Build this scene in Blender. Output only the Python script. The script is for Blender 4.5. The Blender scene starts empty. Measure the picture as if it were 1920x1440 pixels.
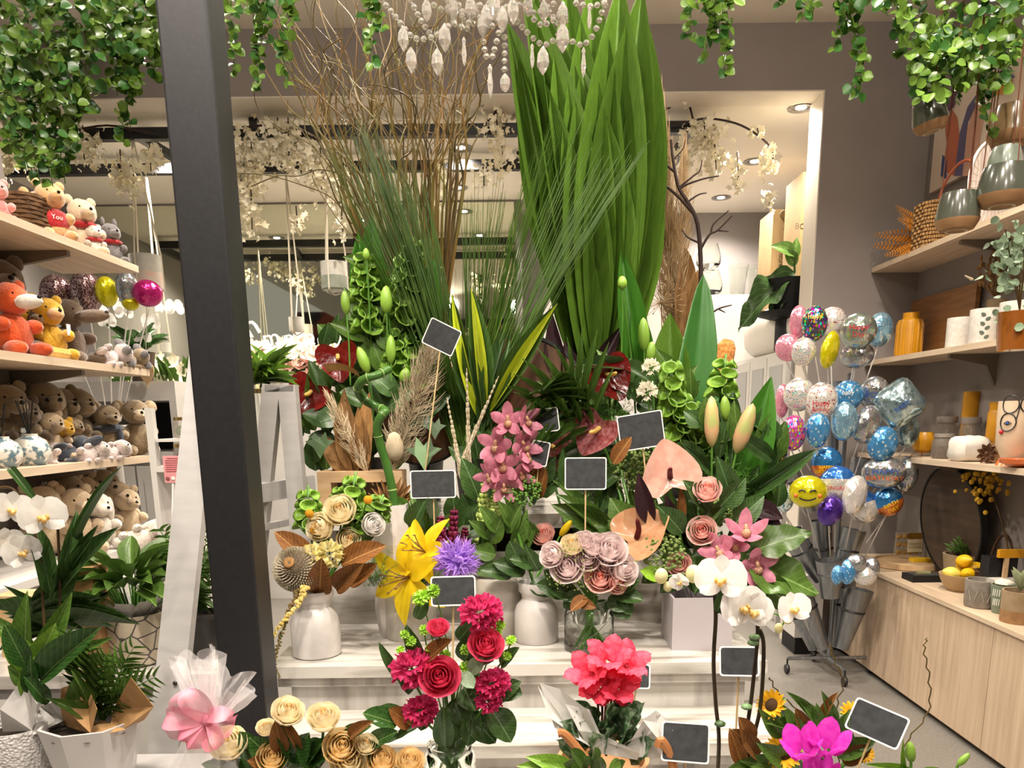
import bpy, math, random
from mathutils import Vector as V, Matrix
S = bpy.context.scene
C = S.collection
R = random.Random(11)
PI = math.pi
sin, cos = math.sin, math.cos
# ---------------- camera ----------------
FP, PX, PY, TH, ROLL, H = 1450.0, 976.0, 1086.0, math.radians(11.75), -0.012, 1.6
cd = bpy.data.cameras.new('camera')
cam = bpy.data.objects.new('camera', cd)
C.objects.link(cam)
CR = (Matrix.Rotation(PI / 2 - TH, 3, 'X') @ Matrix.Rotation(ROLL, 3, 'Z'))
cam.matrix_world = Matrix.Translation((0, 0, H)) @ CR.to_4x4()
cd.sensor_width = 36
cd.lens = FP / 1920 * 36
cd.shift_x = -(PX - 960) / 1920
cd.shift_y = (PY - 720) / 1920
cd.clip_start = .02
S.camera = cam
# ---------------- world, exposure ----------------
S.view_settings.view_transform = 'Standard'
S.view_settings.look = 'None'
S.view_settings.gamma = 1
S.view_settings.use_curve_mapping = False
S.view_settings.exposure = 0.05
w = bpy.data.worlds.new('world')
S.world = w
w.use_nodes = True
w.node_tree.nodes['Background'].inputs[0].default_value = (1, .9, .78, 1)
w.node_tree.nodes['Background'].inputs[1].default_value = .3
CEIL, REARC, YB, YM = 3.92, 3.57, 5.25, 7.6
def spot(x, y, z, power, size=.9, tgt=None, blend=.6, rad=.06, col=(1, .9, .78)):
    l = bpy.data.lights.new('spot', 'SPOT')
    l.energy = power; l.spot_size = size; l.spot_blend = blend; l.shadow_soft_size = rad; l.color = col
    o = bpy.data.objects.new('spot_light', l)
    C.objects.link(o); o.location = (x, y, z)
    d = V(tgt) - V((x, y, z)) if tgt else V((0, 0, -1))
    o.rotation_euler = d.to_track_quat('-Z', 'Y').to_euler()
    return o
SPOTS = [(-1.5, .8, 60), (-.2, .5, 70), (1.2, .8, 60), (-1.2, 2.4, 60), (.7, 2.3, 60), (1.6, 3.3, 90), (-.9, 4.3, 60), (-.2, 3.6, 60), (1.9, -1.2, 40), (-1.5, -1.4, 40), (.2, -2.6, 60)]
for x, y, p in SPOTS:
    spot(x, y, CEIL - .03, p * 3.4, 2.3)
for x, y, tg, p in ((-1.3, -.6, (-.6, 4.5, 2.9), 200), (1.2, -.6, (1.4, 5, 3.2), 150), (0, -.9, (0, 2.6, 2.2), 110), (-.5, .7, (-.4, 2.1, 1.1), 120), (.6, .7, (.5, 2.1, 1.1), 120)):  # added aimed spots with no fixtures, to brighten the bulkhead, rear and display
    spot(x, y, CEIL - .15, p, 1.3, tg, 1, .12)
# ---------------- pixel helpers (1920x1440 frame) ----------------
O = V((0, 0, H))
def ray(u, v): return CR @ V(((u - PX) / FP, -(v - PY) / FP, -1))
def W(u, v, Y):
    d = ray(u, v); return O + d * (Y / d.y)
def WX(u, v, X):
    d = ray(u, v); return O + d * (X / d.x)
def WZ(u, v, Z):
    d = ray(u, v); return O + d * ((Z - H) / d.z)
def px(p):                       # metres per pixel at a point
    return ((V(p) - O) @ (CR @ V((0, 0, -1)))) / FP
def hx(h):
    h = h.lstrip('#')
    c = [int(h[i:i + 2], 16) / 255 for i in (0, 2, 4)]
    return tuple((x / 12.92 if x <= .04045 else ((x + .055) / 1.055) ** 2.4) for x in c) + (1,)
# ---------------- materials ----------------
MATS = {}
def mat(name, c='808080', c2=None, rough=.5, scale=18, bump=0, metal=0, trans=0, rnd=0, emis=0, coat=0, sub=0, alpha=1, stretch=None, spec=.5, detail=3, lo=.35, hi=.65, kind='noise', sheen=0, vein=None, tl=0, ior=1.45, bscale=None):
    if name in MATS: return MATS[name]
    m = bpy.data.materials.new(name); m.use_nodes = True
    MATS[name] = m
    nt = m.node_tree; N = nt.nodes; L = nt.links; b = N['Principled BSDF']
    b.inputs['Roughness'].default_value = rough; b.inputs['Metallic'].default_value = metal
    b.inputs['Transmission Weight'].default_value = trans; b.inputs['Specular IOR Level'].default_value = spec
    b.inputs['IOR'].default_value = ior
    b.inputs['Coat Weight'].default_value = coat; b.inputs['Coat Roughness'].default_value = .1
    b.inputs['Sheen Weight'].default_value = sheen
    if sub:
        b.inputs['Subsurface Weight'].default_value = sub; b.inputs['Subsurface Radius'].default_value = (.02, .012, .006); b.inputs['Subsurface Scale'].default_value = .3
    b.inputs['Alpha'].default_value = alpha
    b.inputs['Base Color'].default_value = hx(c); m.diffuse_color = hx(c)
    out = None
    tc = N.new('ShaderNodeTexCoord'); mp = N.new('ShaderNodeMapping')
    L.new(tc.outputs['Object'], mp.inputs[0])
    if stretch: mp.inputs['Scale'].default_value = stretch
    def tex(sc):
        if kind == 'wave':
            t = N.new('ShaderNodeTexWave'); t.inputs['Scale'].default_value = sc; t.inputs['Distortion'].default_value = 4; t.inputs['Detail'].default_value = 3
        elif kind == 'voronoi':
            t = N.new('ShaderNodeTexVoronoi'); t.inputs['Scale'].default_value = sc
        else:
            t = N.new('ShaderNodeTexNoise'); t.inputs['Scale'].default_value = sc; t.inputs['Detail'].default_value = detail
        L.new(mp.outputs[0], t.inputs['Vector']); return t.outputs[1 if kind not in ('wave', 'voronoi') and 0 else 0]
    if c2:
        f = tex(scale); r = N.new('ShaderNodeValToRGB')
        r.color_ramp.elements[0].position = lo; r.color_ramp.elements[1].position = hi
        r.color_ramp.elements[0].color = hx(c); r.color_ramp.elements[1].color = hx(c2)
        L.new(f, r.inputs[0]); out = r.outputs[0]
    if vein:                         # pale midrib and side veins of a unit leaf
        sx = N.new('ShaderNodeSeparateXYZ'); L.new(tc.outputs['Object'], sx.inputs[0])
        def mth(op, a, b_=0):
            q = N.new('ShaderNodeMath'); q.operation = op
            for i_, z_ in enumerate((a, b_)):
                if isinstance(z_, (int, float)): q.inputs[i_].default_value = z_
                else: L.new(z_, q.inputs[i_])
            return q.outputs[0]
        ax = mth('ABSOLUTE', sx.outputs[0]); mid = mth('LESS_THAN', ax, .018); sv = mth('GREATER_THAN', mth('SINE', mth('MULTIPLY', mth('SUBTRACT', sx.outputs[2], mth('MULTIPLY', ax, .7)), 62)), .93)
        mk = mth('MAXIMUM', mth('MULTIPLY', mid, .75), mth('MULTIPLY', sv, .3)); mx = N.new('ShaderNodeMixRGB'); L.new(mk, mx.inputs[0]); mx.inputs[2].default_value = hx(vein)
        L.new(out, mx.inputs[1]); out = mx.outputs[0]
    if rnd:
        oi = N.new('ShaderNodeObjectInfo'); hs = N.new('ShaderNodeHueSaturation'); mr = N.new('ShaderNodeMapRange')
        mr.inputs[3].default_value = 1 - rnd; mr.inputs[4].default_value = 1 + rnd
        L.new(oi.outputs['Random'], mr.inputs[0]); L.new(mr.outputs[0], hs.inputs['Value'])
        if out: L.new(out, hs.inputs['Color'])
        else: hs.inputs['Color'].default_value = hx(c)
        out = hs.outputs[0]
    if out: L.new(out, b.inputs['Base Color'])
    if tl:
        tr = N.new('ShaderNodeBsdfTranslucent'); ms = N.new('ShaderNodeMixShader'); ms.inputs[0].default_value = tl; tr.inputs[0].default_value = hx(c)
        if out: L.new(out, tr.inputs[0])
        L.new(b.outputs[0], ms.inputs[1]); L.new(tr.outputs[0], ms.inputs[2]); L.new(ms.outputs[0], N['Material Output'].inputs[0])
    if emis:
        b.inputs['Emission Strength'].default_value = emis; b.inputs['Emission Color'].default_value = hx(c)
    if bump:
        bp = N.new('ShaderNodeBump'); bp.inputs['Strength'].default_value = bump; bp.inputs['Distance'].default_value = .004
        L.new(tex(bscale or scale), bp.inputs['Height']); L.new(bp.outputs[0], b.inputs['Normal'])
    return m
# ---------------- mesh builder ----------------
def basis(d, up=None):
    z = V(d).normalized(); up = V(up) if up is not None else (V((0, 0, 1)) if abs(z.z) < .95 else V((0, 1, 0)))
    x = up.cross(z)
    if x.length < 1e-6: x = V((1, 0, 0)).cross(z)
    x.normalize(); return x, z.cross(x), z
class MB:
    def __init__(s): s.v = []; s.f = []; s.m = []; s.cur = 0
    def mi(s, i): s.cur = i; return s
    def add(s, vs, fs):
        o = len(s.v); s.v += [tuple(p) for p in vs]; s.f += [tuple(i + o for i in f) for f in fs]; s.m += [s.cur] * len(fs); return s
    def box(s, c, d, M=None, taper=1):
        c = V(c); h = V(d) / 2; vs = []
        for z in (-1, 1):
            t = taper if z > 0 else 1
            for x, y in ((-1, -1), (1, -1), (1, 1), (-1, 1)): vs.append(V((x * h.x * t, y * h.y * t, z * h.z)))
        vs = [(M @ p if M else p) + c for p in vs]
        return s.add(vs, [(3, 2, 1, 0), (4, 5, 6, 7), (0, 1, 5, 4), (1, 2, 6, 5), (2, 3, 7, 6), (3, 0, 4, 7)])
    def bb(s, x0, x1, y0, y1, z0, z1): return s.box(((x0 + x1) / 2, (y0 + y1) / 2, (z0 + z1) / 2), (abs(x1 - x0), abs(y1 - y0), abs(z1 - z0)))
    def tube(s, pts, r, n=6, cap=True):
        pts = [V(p) for p in pts]; k = len(pts)
        rs = r if isinstance(r, (list, tuple)) else [r] * k
        x = None; vs = []
        for i, p in enumerate(pts):
            d = pts[min(i + 1, k - 1)] - pts[max(i - 1, 0)]
            if d.length < 1e-9: d = V((0, 0, 1))
            d.normalize()
            if x is None: x, y, _ = basis(d)
            else:
                x = x - d * x.dot(d)
                if x.length < 1e-6: x = basis(d)[0]
                x.normalize(); y = d.cross(x)
            for j in range(n):
                a = 2 * PI * j / n; vs.append(p + (x * cos(a) + y * sin(a)) * rs[i])
        fs = [(i * n + j, i * n + (j + 1) % n, (i + 1) * n + (j + 1) % n, (i + 1) * n + j) for i in range(k - 1) for j in range(n)]
        if cap: fs += [tuple(range(n - 1, -1, -1)), tuple(range((k - 1) * n, k * n))]
        return s.add(vs, fs)
    def lathe(s, prof, n=24, c=(0, 0, 0), M=None, sq=None, capb=True, capt=False):
        c = V(c); vs = []; k = len(prof)
        for r, z in prof:
            for j in range(n):
                a = 2 * PI * (j + .5) / n; q = 1
                if sq: q = (abs(cos(a)) ** sq + abs(sin(a)) ** sq) ** (-1 / sq)
                p = V((r * q * cos(a), r * q * sin(a), z)); vs.append((M @ p if M else p) + c)
        fs = [(i * n + j, i * n + (j + 1) % n, (i + 1) * n + (j + 1) % n, (i + 1) * n + j) for i in range(k - 1) for j in range(n)]
        if capb: fs.append(tuple(range(n - 1, -1, -1)))
        if capt: fs.append(tuple(range((k - 1) * n, k * n)))
        return s.add(vs, fs)
    def ball(s, c, r, n=12, k=8, M=None, f=None):
        c = V(c); r = V(r) if not isinstance(r, (int, float)) else V((r, r, r)); vs = []
        for i in range(k + 1):
            t = PI * i / k
            for j in range(n):
                a = 2 * PI * j / n; p = V((sin(t) * cos(a), sin(t) * sin(a), cos(t)))
                q = 1 if f is None else f(p)
                p = V((p.x * r.x, p.y * r.y, p.z * r.z)) * q
                vs.append((M @ p if M else p) + c)
        fs = [(i * n + j, (i + 1) * n + j, (i + 1) * n + (j + 1) % n, i * n + (j + 1) % n) for i in range(k) for j in range(n)]
        return s.add(vs, fs)
    def grid(s, fn, nu, nv, cu=False):
        vs = [fn(i / nu, j / nv) for i in range(nu + 1) for j in range(nv + 1)]
        return s.add(vs, [(i * (nv + 1) + j, (i + 1) * (nv + 1) + j, (i + 1) * (nv + 1) + j + 1, i * (nv + 1) + j + 1) for i in range(nu) for j in range(nv)])
    def poly(s, pts, th, nrm):       # extruded outline
        pts = [V(p) for p in pts]; nrm = V(nrm) * th; k = len(pts)
        return s.add(pts + [p + nrm for p in pts], [tuple(range(k - 1, -1, -1)), tuple(range(k, 2 * k))] + [(i, (i + 1) % k, k + (i + 1) % k, k + i) for i in range(k)])
    def mesh(s, name, mats, smooth=True, off=None, fix=False):
        me = bpy.data.meshes.new(name)
        vs = s.v if off is None else [(a - off[0], b - off[1], c - off[2]) for a, b, c in s.v]
        me.from_pydata(vs, [], s.f)
        for m in (mats if isinstance(mats, (list, tuple)) else [mats]): me.materials.append(m)
        if any(s.m): me.polygons.foreach_set('material_index', s.m)
        if smooth: me.polygons.foreach_set('use_smooth', [True] * len(s.f))
        if smooth and smooth != True and hasattr(me, 'set_sharp_from_angle'): me.set_sharp_from_angle(angle=math.radians(smooth))
        me.update(); return me
    def build(s, name, mats, parent=None, smooth=40):
        off = parent.location if parent is not None and parent.parent is None else (parent.location + parent.parent.location if parent is not None else None)
        if parent is None:               # a thing of one mesh: origin at its base
            xs, ys, zs = zip(*s.v); off = V(((min(xs) + max(xs)) / 2, (min(ys) + max(ys)) / 2, min(zs)))
        o = bpy.data.objects.new(name, s.mesh(name, mats, smooth, off)); C.objects.link(o)
        if parent is not None: o.parent = parent
        else: o.location = off
        return o
def tag(o, label=None, cat=None, group=None, kind=None):
    if label: o['label'] = label
    if cat: o['category'] = cat
    if group: o['group'] = group
    if kind: o['kind'] = kind
    return o
def thing(name, label, cat, loc, group=None):
    o = bpy.data.objects.new(name, None); C.objects.link(o); o.location = loc; o.empty_display_size = .02
    return tag(o, label, cat, group)
def inst(name, me, parent, M):       # part from shared mesh; M in world coordinates
    o = bpy.data.objects.new(name, me); C.objects.link(o); o.parent = parent
    off = parent.location if parent.parent is None else parent.location + parent.parent.location
    o.matrix_local = Matrix.Translation(-V(off)) @ M; return o
def frame(loc, z, y=None, sc=(1, 1, 1)):   # local z along z, local y towards y
    if isinstance(sc, (int, float)): sc = (sc, sc, sc)
    z = V(z).normalized(); y = V(y) if y is not None else V((0, -1, .3))
    x = y.cross(z)
    if x.length < 1e-4: x = V((1, 0, 0)).cross(z)
    if x.length < 1e-4: x = V((0, 1, 0)).cross(z)
    x.normalize(); y = z.cross(x)
    M = Matrix.Identity(4)
    for i, a in enumerate((x, y, z)):
        for r in range(3): M[r][i] = a[r] * sc[i]
    M.translation = V(loc); return M
def bez(p0, p1, p2, n=8):
    p0, p1, p2 = V(p0), V(p1), V(p2)
    return [p0 * (1 - t) ** 2 + p1 * 2 * t * (1 - t) + p2 * t * t for t in [i / n for i in range(n + 1)]]
def spline(pts, n=6):
    pts = [V(p) for p in pts]; out = []
    for i in range(len(pts) - 1):
        a = pts[max(i - 1, 0)]; b = pts[i]; c = pts[i + 1]; d = pts[min(i + 2, len(pts) - 1)]
        for j in range(n):
            t = j / n; out.append(.5 * ((2 * b) + (c - a) * t + (2 * a - 5 * b + 4 * c - d) * t * t + (3 * b - a - 3 * c + d) * t ** 3))
    return out + [pts[-1]]
def text(body, size, parent, M, mt, name='lettering', ext=.0004, warp=None, align='CENTER'):
    cu = bpy.data.curves.new('t', 'FONT'); cu.body = body; cu.size = size; cu.align_x = align; cu.align_y = 'CENTER'; cu.extrude = ext; cu.resolution_u = 2
    o = bpy.data.objects.new('t', cu); C.objects.link(o)
    me = bpy.data.meshes.new_from_object(o); bpy.data.objects.remove(o)
    if warp:
        for v_ in me.vertices: v_.co = warp(v_.co)
    me.materials.clear(); me.materials.append(mt)
    return inst(name, me, parent, M)
VIEW = lambda p: (O - V(p)).normalized()
# ================= the room =================
M_floor = mat('floor_grey_vinyl', '6e6a64', '7b766f', rough=.42, scale=60, detail=6, bump=.02)
M_wallg = mat('wall_taupe_paint', '857d79', '8a827d', rough=.8, scale=3)
M_rear = mat('wall_rear_grey', '8e8886', '938d8a', rough=.8, scale=3)
M_ceil = mat('ceiling_white_paint', 'd8d0c2', 'dcd4c6', rough=.85, scale=2)
M_white = mat('white_laminate', 'c6c2bc', 'cac6c1', rough=.4, scale=4)
M_black = mat('black_powder_coat', '19191b', '1e1e20', rough=.45, scale=80, bump=.05)
M_kick = mat('black_kickboard', '0c0c0c', rough=.6)
def struct(name, mb, mt, parent=None, smooth=False):
    o = mb.build(name, mt, parent, smooth)
    if parent is None: o['kind'] = 'structure'
    return o
struct('floor', MB().bb(-4.2, 3, -4, 8.6, -.1, 0), M_floor)
struct('ceiling', MB().bb(-4.2, 3, -4, YB, CEIL, CEIL + .1), M_ceil)
xo = W(1547, 168, YB).x
zo = W(1240, 172, YB).z
print('OPEN', xo, zo)
struct('wall_back', MB().bb(-4.2, 2.6, YB, YB + .22, zo, CEIL).bb(xo, 2.6, YB, YB + .22, 0, zo), M_wallg)
struct('trim_1', MB().bb(-4.2, xo - .008, YB - .002, YB + .22, zo - .008, zo).bb(xo - .008, xo, YB - .002, YB + .22, 0, zo), mat('reveal_cream', 'cfc6b8', rough=.7))
struct('wall_right', MB().bb(2.58, 2.7, -4, 8.6, 0, CEIL), M_wallg)
struct('wall_left', MB().bb(-2.2, -2.1, -4, 3.45, 0, CEIL), M_wallg)
struct('ceiling_rear', MB().bb(-4.2, 2.6, YB + .22, 8.6, zo, zo + .1), M_ceil)
struct('wall_rear', MB().bb(.05, 2.6, 8.15, 8.3, 0, zo), M_rear)
struct('wall_rear_left', MB().bb(-4.2, .05, YM, YM + .15, 0, zo).bb(-.02, .05, YM, 8.3, 0, zo), M_rear)
struct('wall_far_left', MB().bb(-4.2, -4.1, 3.8, 8.6, 0, CEIL), M_rear)
# street side behind the camera (seen only in the mirror)
fr = MB()
fr.bb(-4.2, 2.6, -4.1, -4, 3.0, CEIL).bb(-4.2, 2.6, -4.1, -4, 0, .3)
for x in (-4.1, -2.4, -.7, 1.0, 2.5): fr.bb(x - .06, x + .06, -4.1, -4, .3, 3.0)
struct('wall_front', fr, M_black)
struct('wall_street', MB().bb(-6, 5, -7, -6.9, 0, 4.5), mat('street_brick_dark', '7a3a26', '241c1c', rough=.8, scale=1.2, lo=.45, hi=.55))
# mirror on the rear wall
mir = tag(MB().bb(-4.0, -.02, YM - .012, YM - .002, 1.76, zo - .02).build('mirror_panel', mat('mirror_glass', 'e6eada', rough=.02, metal=1), None, False), 'large frameless mirror covering the rear wall behind the flower garlands', 'mirror')
# downlights
M_lens = mat('downlight_lens', 'fff1dc', emis=14)
M_trim = mat('downlight_trim', '8f8a84', rough=.35, metal=.6)
M_can = mat('downlight_can', '5a5550', rough=.5)
def downlight(x, y, z, label, r=.075):
    t = thing('downlight', label, 'ceiling light', (x, y, z), 'recessed downlights')
    MB().lathe([(r * 1.15, -.002), (r * 1.15, -.008), (r * .95, -.008), (r * .8, -.002)], 20, (x, y, z), capb=False).build('trim_ring', M_trim, t)
    MB().lathe([(.0, -.001), (r * .82, -.001)], 20, (x, y, z), capb=False).build('reflector', M_can, t)
    MB().lathe([(0, -.006), (r * .45, -.006), (r * .45, -.001)], 16, (x, y, z), capb=False).build('lens', M_lens, t)
for (u, v, lab) in ((1502, 201, 'recessed downlight nearest the right jamb of the opening'), (1415, 302, 'recessed downlight beside the end of the white blossom garland'), (1352, 370, 'recessed downlight farthest back, above the glass vases')):
    p = WZ(u, v, zo)
    downlight(p.x, p.y, zo, lab)
    spot(p.x, p.y, zo - .02, 200, 2.6)
for i, (x, y) in enumerate(((-2.6, 6.2), (-1.5, 6.9), (-.4, 6.2), (-3.3, 5.9), (-.5, 7.2))):
    downlight(x, y, zo, 'recessed downlight ' + ('left of the black post over the rails', 'above the thick blossom garland', 'behind the grass fan over the rails', 'farthest left over the rails', 'nearest the mirror behind the palm leaves')[i])
    spot(x, y, zo - .02, 190, 2.6)
for (x, y, p), l_ in zip(SPOTS, ('above the left plants', 'above the camera', 'above the front right floor', 'above the left hanging vines', 'above the big palm leaves', 'above the balloon stand', 'behind the bulkhead end at the left', 'before the bulkhead in the middle', 'by the street window at the right', 'by the street window at the left', 'nearest the street door')): downlight(x, y, CEIL, 'recessed shop downlight ' + l_)
# steel post
pp = W(425, 785, 1.68); w_ = .049
t = MB().bb(pp.x - w_, pp.x + w_, pp.y - w_, pp.y + w_, 0, CEIL).build('steel_post', M_black, None, False)
tag(t, 'square black steel post from floor to ceiling beside the white display stand', 'post')
bm = t.modifiers.new('b', 'BEVEL'); bm.width = .006; bm.segments = 2
# ---------- right hand cabinet ----------
M_oak = mat('pale_oak_laminate', 'c3ac93', 'b0987f', rough=.5, scale=5, stretch=(6, 6, .35), detail=8, bump=.03)
M_oakh = mat('pale_oak_board', 'c9b49a', 'b59f86', rough=.5, scale=5, stretch=(6, .5, 6), detail=8)
XC = 2.17; ZC = WX(1790, 1134, XC).z; ZK = WX(1760, 1349, XC).z
print('CAB', ZC, ZK)
t = thing('low_cabinet', 'long pale oak low cabinet along the right wall', 'cabinet', (2.37, 3, 0))
MB().bb(XC + .05, 2.575, -1, 5.2, 0, ZK).build('kickboard', M_kick, t, False)
MB().bb(XC + .02, 2.575, -1, 5.24, ZK, ZC - .022).build('body', M_oak, t, False)
for i in range(7):
    y1 = 5.22 - i * .9
    MB().bb(XC, XC + .018, y1 - .896, y1, ZK, ZC - .026).build('door_panel', M_oak, t, False)
MB().bb(XC - .012, 2.575, -1, 5.24, ZC - .022, ZC).build('worktop', M_oakh, t, False)
# ---------- shelves ----------
M_shelf = mat('shelf_oak', 'd2bea6', 'bfa98f', rough=.5, scale=5, stretch=(7, .5, 7), detail=8)
M_brk = mat('bracket_beige', '6f655a', rough=.5)
XS = 2.27
RS = []
for (u, v, lab, y0) in ((1760, 449, 'top oak shelf on the right wall carrying baskets and ferns', 5.24), (1760, 654, 'middle oak shelf on the right wall carrying white pots and a mustard vase', 5.24), (1850, 872, 'lowest oak shelf on the right wall carrying jars and a face vase', 5.24)):
    z = WX(u, v, XS).z; RS.append(z); print('RSHELF', z)
    t = thing('oak_shelf', lab, 'shelf', (2.4, 3.5, z), 'oak wall shelves')
    MB().bb(XS, 2.58, .5, 5.24, z - .03, z).build('board', M_shelf, t, False)
    for y in (4.3, 3.0, 1.8):
        MB().poly([(2.579, y, z - .031), (2.32, y, z - .031), (2.32, y, z - .05), (2.52, y, z - .09), (2.579, y, z - .2)], .025, (0, 1, 0)).build('bracket', M_brk, t, False)
XL = -1.75
LS = []
for (u, v, lab) in ((135, 449, 'top oak shelf on the left wall with the red shirted teddy'), (128, 673, 'middle oak shelf on the left wall with the orange fox'), (145, 868, 'lowest oak shelf on the left wall heaped with beige plush toys')):
    z = WX(u, v, XL).z; LS.append(z); print('LSHELF', z)
    t = thing('oak_shelf', lab, 'shelf', (-1.9, 2.5, z), 'oak wall shelves')
    MB().bb(-2.1, XL, .5, 3.8, z - .03, z).build('board', M_shelf, t, False)
    for y in (3.3, 2.5, 1.7):
        MB().poly([(-2.099, y, z - .031), (-1.8, y, z - .031), (-1.8, y, z - .05), (-2.04, y, z - .09), (-2.099, y, z - .2)], .025, (0, 1, 0)).build('bracket', M_brk, t, False)
# ---------- marble tiered display stand ----------
M_marb = mat('white_marble_laminate', 'c8c4bd', '8d867c', rough=.1, scale=5, detail=10, stretch=(.55, 4, 4), lo=.47, hi=.66, coat=.4)
M_marbf = mat('white_marble_edge', 'c2beb8', '8f8982', rough=.2, scale=3, detail=9, stretch=(4, 3, .6), lo=.46, hi=.66)
YF1 = 1.98; Z1 = W(960, 1246, YF1).z; YF0 = W(960, 1170, 2.42).y
ZU = W(960, 962, 2.45).z
ZL = .82
print('TIERS', Z1, ZU)
xl, xr = W(502, 1250, YF1).x, W(1440, 1240, YF1).x
t = thing('display_stand', 'white marble tiered display stand carrying the vases of flowers', 'display stand', (0, 2.3, 0))
sx = px((0, 1.98, Z1))
MB().bb(xl, xr, YF1, 2.47, Z1 - .032, Z1).build('middle_top', M_marb, t, False)
MB().bb(xl + .02, xr - .02, YF1 + .012, 2.45, Z1 - .06, Z1 - .033).build('middle_lip', M_marbf, t, False)
MB().bb(xl + .05, xr - .05, YF1 + .03, 2.45, ZL - .01, Z1 - .061).build('middle_riser', M_marbf, t, False)
MB().bb(xl - .0, xr - .0, 1.76, 2.05, ZL - .032, ZL).build('lower_top', M_marb, t, False)
MB().bb(xl + .02, xr - .02, 1.772, 2.05, ZL - .06, ZL - .033).build('lower_lip', M_marbf, t, False)
MB().bb(xl + .05, xr - .05, 1.79, 2.05, .0, ZL - .061).build('lower_riser', M_marbf, t, False)
MB().bb(xl + .03, xr - .03, 2.42, 2.44, Z1, ZU - .12).build('upper_riser', M_marb, t, False)
MB().bb(xl + .03, xr - .02, 2.42, 3.0, ZU - .045, ZU).build('upper_top', M_marb, t, False)
for x in (xl + .06, -.1, xr - .05): MB().bb(x - .02, x + .02, 2.5, 2.95, 0, ZU - .045).build('upright', M_white, t, False)
MB().bb(xl + .04, xr - .04, 2.6, 2.62, 0, ZU - .046).build('back_panel', mat('dark_walnut', '3a2416', '2a1a10', scale=8, stretch=(1, 1, 6)), t, False)
# low front bench (below the frame) that carries the front row
t = thing('front_bench', 'low white bench in front of the marble stand under the front row', 'bench', (0, 1.4, 0))
ZD = .7
MB().bb(-.56, .75, 1.12, 1.74, ZD - .03, ZD).build('bench_top', M_marb, t, False)
for x in (-.53, .7):
    for y in (1.16, 1.7): MB().bb(x - .02, x + .02, y - .02, y + .02, 0, ZD - .03).build('leg', M_white, t, False)
# ================= plant and flower kits =================
def G(n, c, c2, rough=.38, rnd=.22, sub=0, **k): return mat(n, c, c2, rough=rough, rnd=rnd, scale=k.pop('scale', 9), sub=sub, tl=k.pop('tl', .18), **k)
M_leaf = G('leaf_deep_green', '3d5a1e', '4f6c2a', vein='7d9a58'); M_leafd = G('leaf_dark_green', '2d451e', '3a5628', vein='6f8f60'); M_leafl = G('leaf_bright_green', '587f24', '70962f', vein='a9c070')
M_leafg = G('leaf_grey_green', '6f8468', '859a7c', rough=.6); M_magb = G('magnolia_brown_back', '643d17', '7b4c1e', rough=.7, vein='b58a4a'); M_magt = G('magnolia_green_top', '24421a', '315423', rough=.18, vein='6f8a50')
M_stem = G('stem_green', '4b7a2a', '5d8c38'); M_stemd = G('stem_brown', '5a4528', '46341f'); M_lime = G('lime_green', '8bbf2e', 'a5cf45'); M_vine = G('vine_leaf', '4d6d22', '74943c', rough=.3, rnd=.45)
M_vind = G('vine_leaf_deep', '2b5420', '3d6a2a', rough=.35, rnd=.35)  # darker green mixed in among the vine leaves
M_aspi = G('aspidistra_green', '2c5f1c', '4a7f22', scale=40, stretch=(14, 14, .4), rough=.42, rnd=.15)
M_palm = G('palm_leaf_green', '3a5a18', '60802a', scale=26, stretch=(12, 12, .35), rough=.42, rnd=.22)
M_cordy = G('cordyline_dark', '3a2026', '2a181c', rough=.5); M_gold = G('variegated_yellow', 'a8b626', 'c2c93a', rough=.4)
M_dry = G('dried_tan', '9a7445', '7d5a32', rough=.8); M_pamp = G('pampas_cream', 'd8c9ad', 'bda888', rough=.9); M_pampb = G('pampas_tan', 'c6ab84', 'ab8e66', rough=.9)
M_will = G('willow_twig', '7d5d30', '66602a', rough=.5, scale=6); M_willd = G('willow_dark', '4a3a1a', '62531f', rough=.5); M_twig = G('bare_twig', '43302a', '33241f', rough=.8)
M_gras = G('steel_grass', '4d6b22', '3a581c', rough=.45, rnd=.3)
def PM(n, c, c2, **k): return G('petal_' + n, c, c2, rough=k.pop('rough', .55), rnd=k.pop('rnd', .08), scale=k.pop('scale', 7), tl=k.pop('tl', .38), **k)
P_cream = PM('cream', 'f2e4bd', 'f6edd2'); P_peach = PM('peach_yellow', 'efd196', 'f3deae'); P_mauve = PM('mauve', 'ead6d6', 'f2e5e2'); P_pink = PM('soft_pink', 'f2c2b8', 'f6d4cb')
P_coral = PM('coral', 'f0a292', 'f4b8a8'); P_hot = PM('hot_pink', 'd93a60', 'e55878'); P_mag = PM('magenta_celosia', 'd62a6b', 'e8548a'); P_red = PM('cyclamen_red', 'e63656', 'ee5670'); P_white = PM('white', 'e4e0db', 'ece9e5')
P_yel = PM('lily_yellow', 'e8c50d', 'f2d722'); P_purp = PM('aster_violet', 'a97ad6', 'c49de6'); P_cym = PM('cymbidium_pink', 'c4708a', 'd58b9f'); P_cymd = PM('cymbidium_throat', 'e9c99a', '8f2f45', scale=60)
P_cyc = PM('cyclamen_magenta', 'd527b8', 'e04cc6'); P_sun = PM('sunflower_gold', 'e3a812', 'efc026'); P_snap = PM('snapdragon_plum', '6a1234', '8a2450'); P_rush = PM('white_lip_yellow', 'e8c050', 'f4e3b0', scale=30)
A_red = PM('anthurium_dark_red', '7a1713', '5e0f0e', rough=.14, bump=.7, bscale=11, coat=.6); A_mar = PM('anthurium_marbled_pink', 'b9787a', '8d3a3c', rough=.16, bump=.7, bscale=11, scale=12, coat=.6); A_blush = PM('anthurium_blush', 'f0c4b4', 'e9ae9c', rough=.2, coat=.4)
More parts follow.
